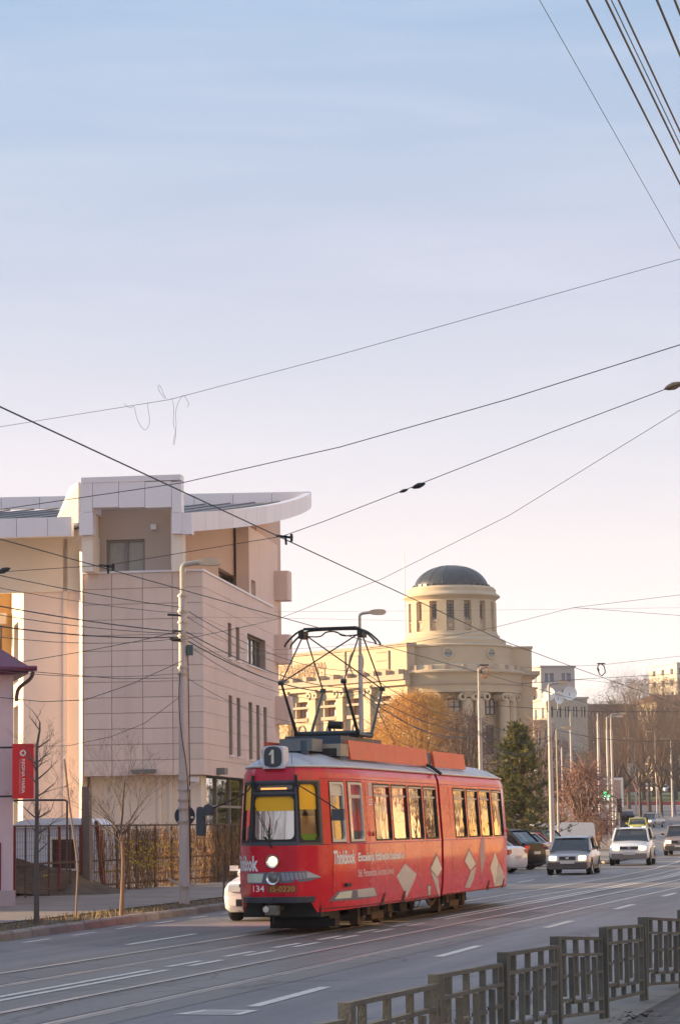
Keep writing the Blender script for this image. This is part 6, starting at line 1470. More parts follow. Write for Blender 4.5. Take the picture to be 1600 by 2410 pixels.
def car(name, label, cat, base, rz, pm, L_=4.2, W_=1.70, H_=1.45, belt=.92, hood=.80, clear=.20, ws=(1.05, 1.75), rw=(3.3, 3.9), rear_z=.92, lights=True, plastic=None, rails=False, tw=.78, group=None, grille=.5, bw_low=.0, people=False, plate=True):
    t = thing(name, label, cat, base, rz, group); hw = W_ / 2; oy = -L_ / 2
    st = [(0.0, .80, clear + .12, hood * .62, 0), (.04, .90, clear + .05, hood * .80, 0), (.16, .965, clear, hood * .90, 0), (.5, .99, clear, hood * .965, 0), (ws[0], 1.0, clear, hood * .5 + belt * .5, 0), ((ws[0] + ws[1]) / 2, 1.0, clear, belt, 0), (L_ * .55, 1.0, clear, belt, 0), (rw[1] - .1, .99, clear, belt, 0), (rw[1] + .03, .985, clear, max(rear_z, belt * .97), 0), (L_ - .18, .96, clear, rear_z, 0), (L_ - .05, .92, clear + .04, rear_z * .93, 0), (L_, .82, clear + .12, rear_z * .72, 0)]
    mb_ = MB(); nP = 10
    for y, wf, zb_, zt_, _ in st:
        w_ = hw * wf; h = zt_ - zb_
        half_ = [(.0, zb_), (w_ * .86, zb_), (w_ * .97, zb_ + h * .14), (w_, zb_ + h * .5), (w_ * .985, zb_ + h * .78), (w_ * .90, zb_ + h * .97), (w_ * .55, zt_ + .02), (0, zt_ + .035)]
        full = half_ + [(-x, z_) for x, z_ in half_[-2:0:-1]]
        nP = len(full); mb_.v += [(x, y + oy, z_) for x, z_ in full]
    for i in range(len(st) - 1):
        for j in range(nP): mb_.f.append((i * nP + j, i * nP + (j + 1) % nP, (i + 1) * nP + (j + 1) % nP, (i + 1) * nP + j))
    mb_.f += [tuple(range(nP)), tuple(range((len(st) - 1) * nP, len(st) * nP))[::-1]]
    body = mb_.build('body', pm, t, smooth=True)
    bw_ = hw * .90; twd = hw * tw; yw0, yw1, yr0, yr1 = ws[0] + oy, ws[1] + oy, rw[0] + oy, rw[1] + oy; zr = H_ - .05
    A = [(-bw_, yw0, belt - .03), (bw_, yw0, belt - .03), (bw_, yr1, belt - .03), (-bw_, yr1, belt - .03)]; T = [(-twd, yw1, zr), (twd, yw1, zr), (twd, yr0, zr), (-twd, yr0, zr)]
    nseg = 6
    rb = MB()
    for j, yy in enumerate([yw1 - .10, yw1 + .15, (yw1 + yr0) / 2, yr0 - .15, yr0 + .10]):
        zz = zr + (-.02, .035, .055, .035, -.02)[j]
        for i in range(nseg + 1): x = -twd + 2 * twd * i / nseg; rb.v.append((x, yy, zz - .035 * (abs(x) / twd) ** 3))
    for j in range(4):
        for i in range(nseg): rb.f.append((j * (nseg + 1) + i, j * (nseg + 1) + i + 1, (j + 1) * (nseg + 1) + i + 1, (j + 1) * (nseg + 1) + i))
    rb.build('roof', pm, t, smooth=True)
    V = Vector; A = [V(a) for a in A]; T = [V(a) for a in T]
    for (i, j) in ((0, 0), (1, 1), (2, 2), (3, 3)): MB().beam(A[i], T[j], .07, .07).build('pillar', pm, t)
    for s_ in (0, 1):
        x0 = A[1] if s_ else A[0]; mid_b = V((x0.x, (yw1 + yr0) / 2, belt)); mid_t = V(((twd if s_ else -twd), (yw1 + yr0) / 2, zr)); MB().beam(mid_b, mid_t, .06, .10).build('pillar', M_GRIL2, t)
        MB().beam(T[1] if s_ else T[0], T[2] if s_ else T[3], .06, .06).build('roof_rail', pm, t)
    c = [(A[0], A[1], T[1], T[0], 'windscreen'), (A[2], A[3], T[3], T[2], 'rear_window'), (A[1], A[2], T[2], T[1], 'side_window'), (A[3], A[0], T[0], T[3], 'side_window')]
    for p, q, r_, s_, nm in c: MB().quad(p, q, r_, s_).build(nm, M_CGL, t, fix=False)
    MB().box(-bw_ + .1, bw_ - .1, yw1 + .25, yw1 + .4, clear + .2, belt + .22).box(-bw_ + .1, bw_ - .1, yw1 + 1.1, yw1 + 1.25, clear + .2, belt + .2).build('seats', M_GRIL2, t)
    MB().box(-bw_ + .05, bw_ - .05, yw0 + .1, yr1 - .1, belt - .12, belt - .06).build('interior', M_GRIL2, t)
    if people:
        for x in (-.36, .36): pass
    wr = .30 if H_ < 1.6 else .345
    for y in (.78 + oy, L_ - .78 + oy):
        for s_ in (-1, 1):
            wl = MB().lathe([(wr * .62, -.10), (wr * .95, -.10), (wr, -.06), (wr, .06), (wr * .95, .10), (wr * .62, .10)], (s_ * (hw - .10), y, wr), 22, axis='x').build('wheel', M_TYRE, t, smooth=True)
            rm = MB().lathe([(0, .06), (wr * .15, .07), (wr * .2, .05), (wr * .6, .06), (wr * .64, .095)], (0, 0, 0), 20, axis='x'); rm.v = [(v[0] * s_ + s_ * (hw - .10), v[1] + y, v[2] + wr) for v in rm.v]; rm.build('rim', M_RIM, wl, smooth=True)
            ar = MB().lathe([(wr * 1.0, 0), (wr * 1.16, 0)], (0, 0, 0), 18, 0, pi, axis='x'); ar.v = [(s_ * (hw * 1.0 + .004), v[1] + y, v[2] + wr + .0) for v in ar.v]; ar.build('wheel_arch', plastic or M_GRIL2, t)
    zh = hood * .78
    for s_ in (-1, 1):
        h = MB().obox((s_ * hw * .66, oy + .035, zh), (hw * .16, s_ * .035, 0), (s_ * .0, .05, .02), (0, .02, .055)).build('headlight', M_HL_ON if lights else M_HL, t)
        MB().obox((s_ * hw * .76, -oy - .06, rear_z * .80), (hw * .15, 0, 0), (0, .05, 0), (0, 0, .10)).build('taillight', M_TAIL, t)
        mrr = MB().beam((s_ * bw_, yw0 + .35, belt + .02), (s_ * (hw + .05), yw0 + .33, belt + .06), .04).build('mirror_stalk', pm, t); MB().obox((s_ * (hw + .12), yw0 + .33, belt + .09), (.075, .01, 0), (0, .05, 0), (0, 0, .055)).build('mirror', pm if not plastic else plastic, mrr)
        MB().box(s_ * hw * .985 - .006, s_ * hw * .985 + .02, oy + ws[1] + .5, oy + ws[1] + .65, belt - .2, belt - .17).build('door_handle', pm, t)
    g = MB().obox((0, oy + .015, zh - .0), (hw * grille, 0, 0), (0, .03, 0), (0, .012, .06)).build('grille', M_GRIL2, t)
    MB().obox((0, oy - .015, zh), (.06, 0, 0), (0, .012, 0), (0, 0, .035)).build('emblem', M_CHROME, g)
    MB().obox((0, oy + .015, clear + .19), (hw * .62, 0, 0), (0, .03, 0), (0, 0, .07)).build('lower_intake', M_GRIL2, t)
    if plastic:
        MB().obox((0, oy + .05, clear + .16), (hw * .86, 0, 0), (0, .07, 0), (0, 0, .10)).build('bumper', plastic, t)
        for s_ in (-1, 1): MB().box(s_ * hw * .99 - .02, s_ * hw * .99 + .02, oy + 1.1, -oy - 1.1, clear, clear + .14).build('sill_trim', plastic, t)
    if plate: MB().obox((0, oy - .03, clear + .26), (.26, 0, 0), (0, .012, 0), (0, 0, .055)).build('number_plate', M_PLATE, t); MB().obox((0, -oy + .01, rear_z * .62), (.26, 0, 0), (0, .012, 0), (0, 0, .055)).build('number_plate', M_PLATE, t)
    if rails:
        for s_ in (-1, 1): MB().tube([(s_ * twd * .95, yw1 + .2, zr + .05), (s_ * twd * .95, yw1 + .3, zr + .11), (s_ * twd * .95, yr0 - .3, zr + .11), (s_ * twd * .95, yr0 - .2, zr + .05)], .02, 5).build('roof_bar', plastic or M_PLAST, t)
    return t
def gr(px, py, D=None):
    if D is None: return G(px, py, 0.0)
    p = P(px, py, D); return Vector((p.x, p.y, hz(D)))
WH = paint('white', (.78, .78, .80))
def carpos(px, D): p = P(px, 1950, D); return Vector((p.x, D, hz(D)))
# sedan hidden beside the tram: front wheel at pixel (556, 2169)
w0 = G(556, 2168); c0_ = w0 + RD * 1.35 + ND * .78
car('parked_sedan', 'white saloon car mostly hidden behind the front of the tram', 'car', (c0_.x, c0_.y, 0), -PHI, WH, 4.25, 1.74, 1.5, .95, .86, .19, (1.0, 1.8), (3.35, 3.95), .98, lights=False)
car('silver_saloon', 'old silver saloon with lit headlights behind the tram', 'car', carpos(1348, 92.5), -PHI + radians(3), paint('silver', (.42, .38, .38)), 4.1, 1.64, 1.40, .88, .78, .20, (1.0, 1.65), (3.1, 3.6), .90, plastic=M_PLAST, grille=.36)
car('white_suv', 'white SUV with grey plastic bumper and lit headlights', 'car', carpos(1487, 111), -PHI + radians(4), WH, 4.3, 1.80, 1.66, 1.08, .98, .26, (1.15, 1.75), (3.75, 4.15), 1.05, plastic=mat('duster grey plastic', (.24, .21, .20), .55, var=.05), rails=True, tw=.76, grille=.44)
car('brown_suv', 'brownish grey SUV with lit headlights cut by the right edge', 'car', carpos(1606, 137), -PHI + radians(2), paint('brown', (.28, .22, .20)), 4.4, 1.82, 1.66, 1.06, .95, .25, (1.15, 1.8), (3.7, 4.2), 1.05, plastic=M_PLAST, rails=True)
car('yellow_taxi', 'yellow taxi with one headlight lit coming down the street', 'taxi', carpos(1501, 218), -PHI + radians(6), paint('yellow', (.72, .62, .02)), 4.2, 1.70, 1.48, .92, .82, .2)
car('grey_hatchback', 'light grey car with a bright headlight farthest down the lane', 'car', carpos(1533, 262), -PHI + radians(-12), paint('silver', (.42, .38, .38)), 4.2, 1.72, 1.5, .93, .82, .2)
car('dark_hatchback', 'dark blue car with its boot lid raised behind the yellow taxi', 'car', carpos(1476, 245), -PHI + radians(185), paint('navy', (.02, .03, .06)), 4.1, 1.7, 1.48, .92, .82, .2, lights=False)
bl = carpos(1474, 243); tag(MB().add([(-.75, 0, 0), (.75, 0, 0), (.62, -.7, .35), (-.62, -.7, .35), (-.75, .05, .05), (.75, .05, .05), (.62, -.65, .4), (-.62, -.65, .4)], [(0, 1, 2, 3), (4, 5, 6, 7), (0, 1, 5, 4), (1, 2, 6, 5), (2, 3, 7, 6), (3, 0, 4, 7)]).build('boot_lid', paint('navy', (.02, .03, .06)), bpy.data.objects['dark_hatchback']) , None) and None
bpy.data.objects['boot_lid'].location = (0, 1.75, 1.42)
# parked cars, tails towards the street
RZP = radians(-122)
car('parked_saloon', 'white parked saloon showing its red tail light beside the tram', 'car', carpos(1098, 96.5), RZP, WH, 4.5, 1.78, 1.44, .92, .80, .17, (1.2, 1.95), (3.3, 4.0), 1.0, lights=False)
car('parked_suv', 'black parked SUV with silver wheels behind the white saloon', 'car', carpos(1143, 102.5), RZP, paint('black', (.012, .013, .02)), 4.7, 1.88, 1.68, 1.06, .95, .22, (1.2, 1.9), (3.8, 4.45), 1.12, lights=False)
car('parked_hatchback', 'beige silver parked car half hidden by the black SUV', 'car', carpos(1184, 110), RZP, paint('beige', (.40, .34, .30)), 4.2, 1.74, 1.5, .95, .82, .2, lights=False, rear_z=1.0)
car('parked_hatchback', 'red parked car beyond the beige silver one', 'car', carpos(1198, 116), RZP, paint('red', (.42, .02, .025)), 4.2, 1.74, 1.46, .95, .82, .2, lights=False, rear_z=1.0)
car('parked_hatchback', 'dark parked hatchback just left of the old silver saloon', 'car', carpos(1228, 123), RZP, paint('charcoal', (.03, .03, .035)), 4.2, 1.76, 1.56, 1.0, .85, .2, (1.05, 1.7), (3.6, 4.1), 1.0, lights=False)
car('parked_car', 'dark blue car parked far behind the white van', 'car', carpos(1296, 190), radians(-100), paint('navy', (.02, .03, .06)), 4.2, 1.74, 1.5, .95, .82, .2, lights=False)
car('parked_car', 'grey car glimpsed between the advertising panel and the poles', 'car', carpos(1424, 205), radians(-95), paint('charcoal', (.03, .03, .035)), 4.2, 1.74, 1.5, .95, .82, .2, lights=False)
car('parked_car', 'small red car parked beyond the park lawn', 'car', carpos(1500, 452), radians(88), paint('red', (.42, .02, .025)), 4.2, 1.74, 1.46, .95, .82, .2, lights=False)
car('parked_car', 'dark car parked behind the small red car', 'car', carpos(1488, 470), radians(92), paint('black', (.012, .013, .02)), 4.2, 1.78, 1.5, .95, .82, .2, lights=False)
car('parked_car', 'white car parked beyond the lawn between two dark trunks', 'car', carpos(1535, 455), radians(20), WH, 4.2, 1.76, 1.6, 1.0, .9, .2, lights=False)
car('parked_car', 'white car parked beyond the lawn right of the leaning trunk', 'car', carpos(1560, 452), radians(30), WH, 4.2, 1.76, 1.5, .95, .85, .2, lights=False)
car('parked_car', 'black car parked at the right edge beyond the lawn', 'car', carpos(1603, 448), radians(80), paint('black', (.012, .013, .02)), 4.3, 1.78, 1.6, 1.0, .9, .2, lights=False)
# white van
vp = carpos(1296, 146); van = thing('white_van', 'white panel van parked behind the row of cars', 'van', vp, radians(-86))
q = [(-2.6, .3), (-2.6, .95), (-1.75, 1.15), (-1.15, 1.72), (-.9, 1.84), (2.3, 1.84), (2.45, 1.7), (2.5, .3)]
MB().prism([(p.x, p.y) for p in chaikin(q, 1)], -.9, .9, lambda a, b, c: (c, a, b)).build('body', WH, van, smooth=False)
for s_ in (-1, 1):
    MB().add([(s_ * .91, -1.55, 1.15), (s_ * .91, -.5, 1.15), (s_ * .91, -.5, 1.62), (s_ * .91, -1.12, 1.62)], [(0, 1, 2, 3)]).build('side_window', M_GRIL2, van)
    for y in (-1.75, 1.65): MB().lathe([(0, -.1), (.32, -.1), (.34, 0), (.32, .1), (0, .1)], (s_ * .82, y, .34), 18, axis='x').build('wheel', M_TYRE, van)
MB().add([(-.75, -1.72, 1.2), (.75, -1.72, 1.2), (.68, -1.2, 1.7), (-.68, -1.2, 1.7)], [(0, 1, 2, 3)]).build('windscreen', M_GRIL2, van)
for s_ in (-1, 1): MB().box(s_ * .8 - .08, s_ * .8 + .08, 2.46, 2.53, .7, 1.3).build('taillight', M_TAIL, van)
tx = carpos(1274, 158); tag(MB().box(-.42, .42, -.14, .14, 1.62, 1.86).box(-.3, .3, -.1, .1, 1.55, 1.62).build('taxi_sign', mat('roof sign cream', (.72, .55, .25), .5, var=.05), None, loc=tx), 'cream roof sign of a vehicle behind the white van', 'sign')
car('parked_taxi', 'pale car with a roof sign parked beyond the white van', 'taxi', tx, radians(-95), WH, 4.3, 1.75, 1.56, .96, .85, .2, lights=False)

# ------------------------------------------------------------------ people
def person(label, base, rz, H_, top, legs, stride=.12, skin=(.45, .28, .2)):
    t = thing('person', label, 'person', base, rz); k = H_ / 1.75
    me = bpy.data.meshes.new('body')
    J = {'pel': (0, 0, .95), 'ch': (0, 0, 1.28), 'nk': (0, 0, 1.48), 'hd0': (0, -.01, 1.56), 'hd': (0, -.02, 1.68), 'hlt': (.10, 0, .92), 'klt': (.11, -stride, .50), 'flt': (.11, -stride * .6, .06), 'tlt': (.12, -stride * .6 - .16, .03),
         'hrt': (-.10, 0, .92), 'krt': (-.11, stride * .4, .50), 'frt': (-.11, stride, .07), 'trt': (-.12, stride - .15, .03), 'sl': (.19, 0, 1.42), 'el': (.25, .03, 1.13), 'wl': (.25, -.08, .88), 'hl': (.25, -.11, .80), 'sr': (-.19, 0, 1.42), 'er': (-.25, .05, 1.13), 'wr': (-.25, -.02, .88), 'hr': (-.25, -.04, .80)}
    E_ = [('pel', 'ch'), ('ch', 'nk'), ('nk', 'hd0'), ('hd0', 'hd'), ('pel', 'hlt'), ('hlt', 'klt'), ('klt', 'flt'), ('flt', 'tlt'), ('pel', 'hrt'), ('hrt', 'krt'), ('krt', 'frt'), ('frt', 'trt'), ('nk', 'sl'), ('sl', 'el'), ('el', 'wl'), ('wl', 'hl'), ('nk', 'sr'), ('sr', 'er'), ('er', 'wr'), ('wr', 'hr')]
    RR = {'pel': .15, 'ch': .17, 'nk': .075, 'hd0': .07, 'hd': .10, 'sl': .075, 'sr': .075, 'el': .055, 'er': .055, 'wl': .04, 'wr': .04, 'hl': .035, 'hr': .035, 'hlt': .10, 'hrt': .10, 'klt': .07, 'krt': .07, 'flt': .05, 'frt': .05, 'tlt': .04, 'trt': .04}
    ks_ = list(J); me.from_pydata([tuple(c * k for c in J[n_]) for n_ in ks_], [(ks_.index(a), ks_.index(b)) for a, b in E_], [])
    o = bpy.data.objects.new('body', me); link(o, t); o.modifiers.new('s', 'SKIN'); sv = me.skin_vertices[0].data
    for i, n_ in enumerate(ks_): sv[i].radius = (RR[n_] * k, RR[n_] * k); sv[i].use_root = (n_ == 'pel')
    o.modifiers.new('u', 'SUBSURF').levels = 1
    me.materials.append(top); 
    MB().tube(chaikin([(0, -.015 * k, 1.60 * k), (0, -.02 * k, 1.70 * k), (0, -.01 * k, 1.80 * k)], 1), [.085 * k, .108 * k, .10 * k, .03 * k], 10).build('hair', mat('dark hair', (.03, .022, .02), .7), t, smooth=True)
    return t
person('person in dark clothes walking beside the yellow taxi', carpos(1518, 221), radians(20), 1.75, mat('dark jacket', (.02, .022, .03), .8, var=.1), None)
person('person in a dark red coat standing at the kerb left of the taxi', carpos(1461, 212), radians(60), 1.68, mat('dark red coat', (.09, .02, .025), .8, var=.1), None, .04)
person('person in violet standing by the post at the right edge', carpos(1588, 322), radians(60), 1.7, mat('violet coat', (.15, .06, .15), .8, var=.1), None, .05)
# driver and passenger of the silver saloon
sc_ = bpy.data.objects['silver_saloon']
for x, lab in ((-.36, 'passenger in dark clothes behind the windscreen of the silver saloon, left side'), (.36, 'driver in a dark cap behind the windscreen of the silver saloon, right side')):
    pq = MB().lathe([(0, .3), (.20, .32), (.22, .55), (.19, .78), (.07, .86), (.065, .90), (.09, .94), (.105, 1.02), (.10, 1.10), (.05, 1.16), (0, 1.165)], (x, -.05, .12), 14)
    tag(pq.build('person', mat('dark jacket', (.02, .022, .03), .8), None, smooth=True, loc=sc_.location, rz=sc_.rotation_euler.z), lab, 'person')

# ------------------------------------------------------------------ street furniture beyond the tram
# kerbed island with advertising panels
ip = [G(1240, 2030), G(1418, 2012), G(1500, 1972), G(1440, 1962)]
isl = MB(); q = [(G(1340, 2024).x, 112), (G(1408, 2003).x, 140), (P(1462, 1950, 196).x, 196), (P(1400, 1950, 200).x, 200), (P(1310, 1950, 150).x, 150)]
isl.prism([(a, b) for a, b in q], -.1, .0, lambda a, b, c: (a, b, c + hz(b) + .14)); tag(isl.build('traffic_island', M_CONC), kind='structure')
def panelbox(name, label, px0, px1, py0, py1, D, frame, face, legs=True, cat='advertising panel', dep=.22, band=None, fw=.12):
    a, b = P(px0, py0, D), P(px1, py1, D); g = hz(D) + .1; w_ = b.x - a.x; t = thing(name, label, cat, (a.x, D, g), 0); z0, z1 = b.z - g, a.z - g
    MB().box(fw, w_ - fw, .03, dep - .03, z0 + fw, z1 - fw).build('panel', face, t)
    for x0, x1, c0, c1 in ((0, fw, z0, z1), (w_ - fw, w_, z0, z1), (fw, w_ - fw, z1 - fw, z1), (fw, w_ - fw, z0, z0 + fw)): MB().box(x0, x1, 0, dep, c0, c1).build('frame', frame, t)
    if legs:
        for x in (w_ * .2, w_ * .8): MB().box(x - .08, x + .08, .05, dep - .05, -.2, z0).build('leg', frame, t)
    if band: MB().box(fw, w_ - fw, .015, .03, z0 + (z1 - z0) * .16, z0 + (z1 - z0) * .30).build('printed_band', band, t)
    return t
panelbox('advertising_panel', 'beige framed advertising panel standing behind the white SUV', 1376, 1417, 1920, 1981, 150, mat('panel frame brown', (.22, .17, .14), .5), mat('panel beige', (.60, .46, .33), .6, var=.05), cat='advertising panel', fw=.08)
panelbox('advertising_panel', 'white and red lower advertising panel behind the rosy bare tree', 1317, 1363, 1889, 1958, 160, mat('panel frame pale', (.50, .42, .38), .5), mat('panel white', (.70, .64, .62), .6, var=.08), band=mat('panel red', (.60, .06, .04), .6), fw=.1)
panelbox('billboard', 'large pale billboard with a white frame behind the poles', 1377, 1468, 1832, 1900, 245, mat('billboard frame white', (.78, .74, .70), .5), mat('billboard beige', (.46, .34, .27), .7, var=.12, scale=.5), cat='billboard', dep=.5, fw=.25)
# green cross sign
gc = P(1424, 1875, 183); t = thing('pharmacy_sign', 'lit green cross sign on the grey pole of the leaning pair', 'sign', gc)
MB().box(-.35, .35, -.08, .08, -.12, .12).box(-.12, .12, -.079, .079, .12, .35).box(-.12, .12, -.079, .079, -.35, -.12).build('cross', mat('green cross', (.03, .35, .10), .5, var=0, emit=(.05, .8, .25, .8)), t); MB().box(-.12, .28, -.1, -.085, -.3, .02).build('face', mat('cross face', (.7, .8, .7), .5, var=0, emit=(.75, 1, .8, .9)), t); MB().beam((.2, 0, 0), (.7, 0, 0), .06).build('bracket', M_DARK, t)
tlp = P(1457, 1900, 180); t = thing('traffic_light', 'black traffic light seen from behind beside the billboard', 'traffic light', (tlp.x, 180, hz(180) + .1)); zt2 = tlp.z - hz(180)
MB().tube([(0, 0, -.2), (0, 0, zt2 + .6)], .06, 8).build('post', M_GREYB, t); MB().box(-.17, .17, -.12, .12, zt2 - .5, zt2 + .5).build('housing', M_BLACK, t)
for k in range(3): MB().tube([(0, .12, zt2 - .3 + .3 * k), (0, .3, zt2 - .3 + .3 * k)], .11, 10).build('visor', M_BLACK, t)
# park lawn and red kerb
def band(name, l0, l1, m, zoff, lab=None):
    mb_ = MB()
    for (x, y, D), (x2, y2, D2) in zip(l0, l1):
        a, b = P(x, y, D), P(x2, y2, D2); mb_.v += [(a.x, a.y, hz(a.y) + zoff), (b.x, b.y, hz(b.y) + zoff)]
    for i in range(len(l0) - 1): mb_.f.append((2 * i, 2 * i + 2, 2 * i + 3, 2 * i + 1))
    return tag(mb_.build(name, m, None, fix=False), kind='structure')
band('lawn', [(1380, 0, 385), (1480, 0, 386), (1560, 0, 384), (1700, 0, 378)], [(1380, 0, 442), (1480, 0, 442), (1560, 0, 442), (1700, 0, 442)], M_GRASS, .12)
rk_ = MB(); l0 = [P(x, 1900, D) for x, D in ((1440, 380), (1480, 381), (1560, 379), (1640, 374), (1700, 370))]
for a, b in zip(l0, l0[1:]): rk_.obox(((a + b) / 2).xy.to_3d() + Vector((0, 0, hz((a.y + b.y) / 2) + .2)), (b - a).xy.to_3d() / 2, (0, .25, 0), (0, 0, .28))
tag(rk_.build('red_kerb', mat('red painted kerb', (.48, .05, .08), .7, var=.12)), kind='structure')
# low mass of shrubs under the park trees
mb = MB(); R = random.Random(77)
for k in range(2600):
    D = R.uniform(455, 500); p = P(R.uniform(1380, 1640), 1900, D); b = Vector((p.x, D, hz(D) + R.uniform(0, 1.0)));  d = Vector((R.gauss(0, .5), R.gauss(0, .5), R.uniform(.5, 2.0))); mb.tube([b, b + d * .6, b + d], [.04, .03, .02], 3, False)
tag(mb.build('undergrowth', M_BRTW, None, fix=False), 'brown bare undergrowth behind the parked cars in the park', 'undergrowth', kind='stuff')

# ------------------------------------------------------------------ railing along the right pavement
M_FENC = mat('weathered grey green fence paint', (.105, .098, .082), .65, var=.35, scale=9, bump=.3, bscale=60, dirt=(.085, .05, .03), dscale=6, dlo=.56, dhi=.72, rnd=.2)
gf = thing('pedestrian_railing', 'grey slatted pedestrian railing along the right pavement', 'railing', (0, 0, 0), 0)
posts_us = [(-3.30, 10.2), (-3.345, 12.61), (-3.395, 15.01), (-3.485, 17.54), (-3.535, 20.04), (-3.445, 21.9), (-3.405, 24.11), (-3.255, 25.95), (-3.2, 28.1), (-3.2, 30.3), (-3.2, 32.5)]
pm_ = MB().add([(-.038, -.038, -.1), (.038, -.038, -.1), (.038, .038, -.1), (-.038, .038, -.1), (-.036, -.036, .79), (.036, -.036, .79), (.036, .036, .79), (-.036, .036, .79)], [(0, 3, 2, 1), (4, 5, 6, 7), (0, 1, 5, 4), (1, 2, 6, 5), (2, 3, 7, 6), (3, 0, 4, 7)]).mesh('post', M_FENC)
def slat_mesh(nm, sx, sy, sz_): return MB().box(-sx / 2, sx / 2, -sy / 2, sy / 2, 0, sz_).mesh(nm, M_FENC)
for k, (u_, s_) in enumerate(posts_us):
    inst('post', pm_, gf, W(u_, s_, .15 + rng.uniform(-.01, .01)), (rng.uniform(-.015, .015), rng.uniform(-.015, .015), -PHI))
    if k == len(posts_us) - 1: break
    u2, s2 = posts_us[k + 1]; pa, pb = W(u_, s_), W(u2, s2); dd_ = (pb - pa).normalized(); Lp = (pb - pa).length - .15; drop = -.065 + rng.uniform(-.02, .02)
    pn = MB().box(-.02, .02, 0, Lp, .762, .79).build('panel', M_FENC, gf, loc=pa + dd_ * .075 + Vector((0, 0, .15))); pn.rotation_euler = (math.atan2(drop, Lp), rng.uniform(-.02, .02), atan2(-dd_.x, dd_.y))
    def rail(y0, y1, z_, h=.026): MB().box(-.022, .022, y0, y1, z_ - h / 2, z_ + h / 2).build('rail', M_FENC, pn)
    def slat(y, z0, z1, w_=.075, x=0.0): MB().box(x - .02, x + .02, y - w_ / 2, y + w_ / 2, z0, z1).build('slat', M_FENC, pn)
    rail(0, Lp, .64); rail(.0, Lp, .145)
    for f in (0.02, .98): slat(f * Lp, .02 if f > .5 else .12, .762, .05)
    for f in (.13, .40, .67, .9): slat(f * Lp, .65, .762, .05)
    pr_ = [.14, .26, .42, .53, .69, .80]
    for i, f in enumerate(pr_): slat(f * Lp, .30 - (.06 if i % 2 else 0), .62 + (.0 if i % 2 else .03), .058, .012 if i % 2 else -.012)
    for a, b, z_ in ((.02, .14, .46), (.26, .42, .47), (.53, .69, .48), (.80, .98, .49)): rail(a * Lp, b * Lp, z_)
    for a, b, z_ in ((.02, .26, .27), (.26, .53, .25), (.53, .80, .25), (.80, .98, .26)): rail(a * Lp, b * Lp, z_)
    for f in (.2, .47, .74): slat(f * Lp, .155, .25, .048)
# drain grating
gp = W(-3.75, 19.8, .156); gt_ = thing('drain_grating', 'concrete drain grating beside the foot of the railing', 'grating', gp, -PHI)
for k in range(8): MB().box(-.30, .30, -.6 + .16 * k, -.53 + .16 * k, 0, .02).build('bar', M_CONC, gt_)
for x in (-.3, -.1, .1, .3): MB().box(x - .03, x + .03, -.6, .6, -.002, .018).build('bar', M_CONC, gt_)
MB().box(-.34, .34, -.64, .64, -.003, .0).build('pit', M_BLACK, gt_)
mb = MB(); R = random.Random(5)
for k in range(40): p = W(-3.25 + R.gauss(0, .10), 22.2 + R.gauss(0, .3), .148); mb.add([p + Vector((-.03, 0, 0)), p + Vector((.03, 0, 0)), p + Vector((R.uniform(-.03, .03), R.uniform(-.03, .03), R.uniform(.004, .016)))], [(0, 1, 2)])
tag(mb.build('leaf_litter', M_SOIL, None, fix=False), 'small clump of leaf litter at the railing foot', 'litter', kind='stuff')

# ------------------------------------------------------------------ the rest of the street, outside the picture: it shades the road and is mirrored in the tram
def offblock(name, label, x0, x1, y0, y1, H_, m, face=None, rz=0.0, loc=(0, 0, 0), rows=3, n=5):
    t = thing(name, label, 'building', loc, rz); MB().box(x0, x1, y0, y1, -.5, H_).build('wall', m, t); MB().box(x0 - .3, x1 + .3, y0 - .3, y1 + .3, H_, H_ + .4).build('cornice', M_STONE2, t)
    wm_ = MB().box(-.06, .05, -.6, .6, 0, 1.7).mesh('window', M_LPANE)
    for r_ in range(rows):
        for k in range(n):
            y = y0 + (y1 - y0) * (k + .5) / n; z_ = 1.0 + r_ * (H_ - 1.2) / rows
            if face in ('left', 'both'): inst('window', wm_, t, (x0, y, z_))
            if face in ('right', 'both'): inst('window', wm_, t, (x1, y, z_))
    return t
offblock('street_house', 'pale house row on the left outside the picture', -36, -19, 24, 51.0, 11.5, M_B5, 'right', rows=3, n=7)
offblock('street_house', 'pale house behind the mauve house outside the picture', -48, -26, 63.5, 78, 9.5, M_B5, 'right', rows=3, n=4)
rr_ = random.Random(8)
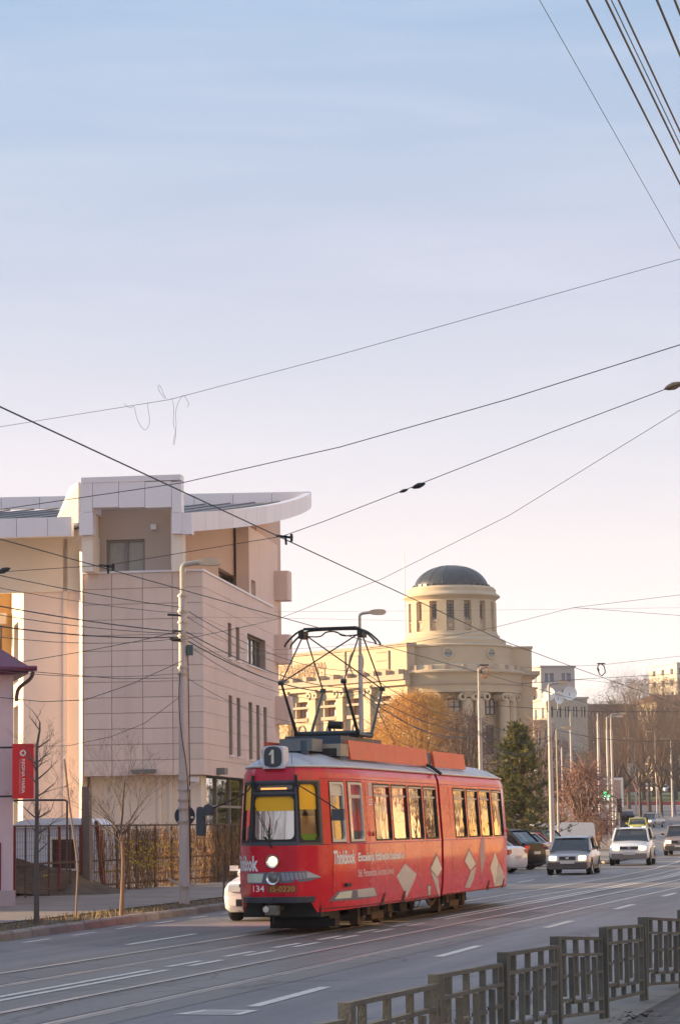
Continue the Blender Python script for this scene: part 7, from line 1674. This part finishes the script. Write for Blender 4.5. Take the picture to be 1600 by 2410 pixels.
s_ = 38.0; cols_ = [M_B2, mat('ochre facade', (.60, .40, .17), .8, var=.1, scale=.2), M_B5, M_B4, M_STONE]
for k in range(12):
    ln = rr_.uniform(14, 24); H_ = rr_.uniform(11, 17); b = W(9.5, s_)
    offblock('street_house', 'sunlit house number %s along the right pavement outside the picture' % ('one two three four five six seven eight nine ten eleven twelve'.split()[k]), 0, 12, 0, ln - .5, H_, cols_[k % 5], 'left', -PHI, (b.x, b.y, hz(b.y)), rows=int(H_ // 3.6), n=int(ln // 3.2))
    s_ += ln
nmw = 'first second third fourth fifth sixth seventh eighth ninth tenth eleventh twelfth'.split()
for k in range(12):
    o = copy_tree(forms[k % 3]); b = W(4.5 + rr_.uniform(-.6, .6), 52 + 12.5 * k); o.location = (b.x, b.y, hz(b.y)); s_ = rr_.uniform(.5, .75); o.scale = (s_, s_, s_); o.rotation_euler = (0, 0, k * 2.1); o['label'] = nmw[k] + ' bare street tree on the right pavement outside the picture'; o['group'] = 'street trees on the right'
for k, (u_, s_) in enumerate(((-17.3, 31.0), (-17.4, 25.5), (-17.3, 20.0), (-17.2, 14.5))):
    o = copy_tree(forms[(k + 1) % 3]); b = W(u_, s_, .1); o.location = b; o.scale = (.34, .34, .34); o.rotation_euler = (0, 0, k * 2.6); o['label'] = nmw[k] + ' bare street tree on the left pavement outside the picture'; o['group'] = 'street trees on the left'

# ------------------------------------------------------------------ winter haze in the air down the street
hzb = MB().box(-700, 700, -60, 800, -4, 60).build('haze', None); hm = bpy.data.materials.new('haze air'); hm.use_nodes = True; t_ = hm.node_tree; t_.nodes.remove(t_.nodes['Principled BSDF'])
pv = t_.nodes.new('ShaderNodeVolumePrincipled'); pv.inputs['Color'].default_value = (.95, .90, .88, 1); pv.inputs['Density'].default_value = .00022; pv.inputs['Anisotropy'].default_value = .3
t_.links.new(pv.outputs[0], t_.nodes['Material Output'].inputs['Volume']); hzb.data.materials.append(hm); tag(hzb, 'thin winter haze filling the street', 'haze', kind='stuff')
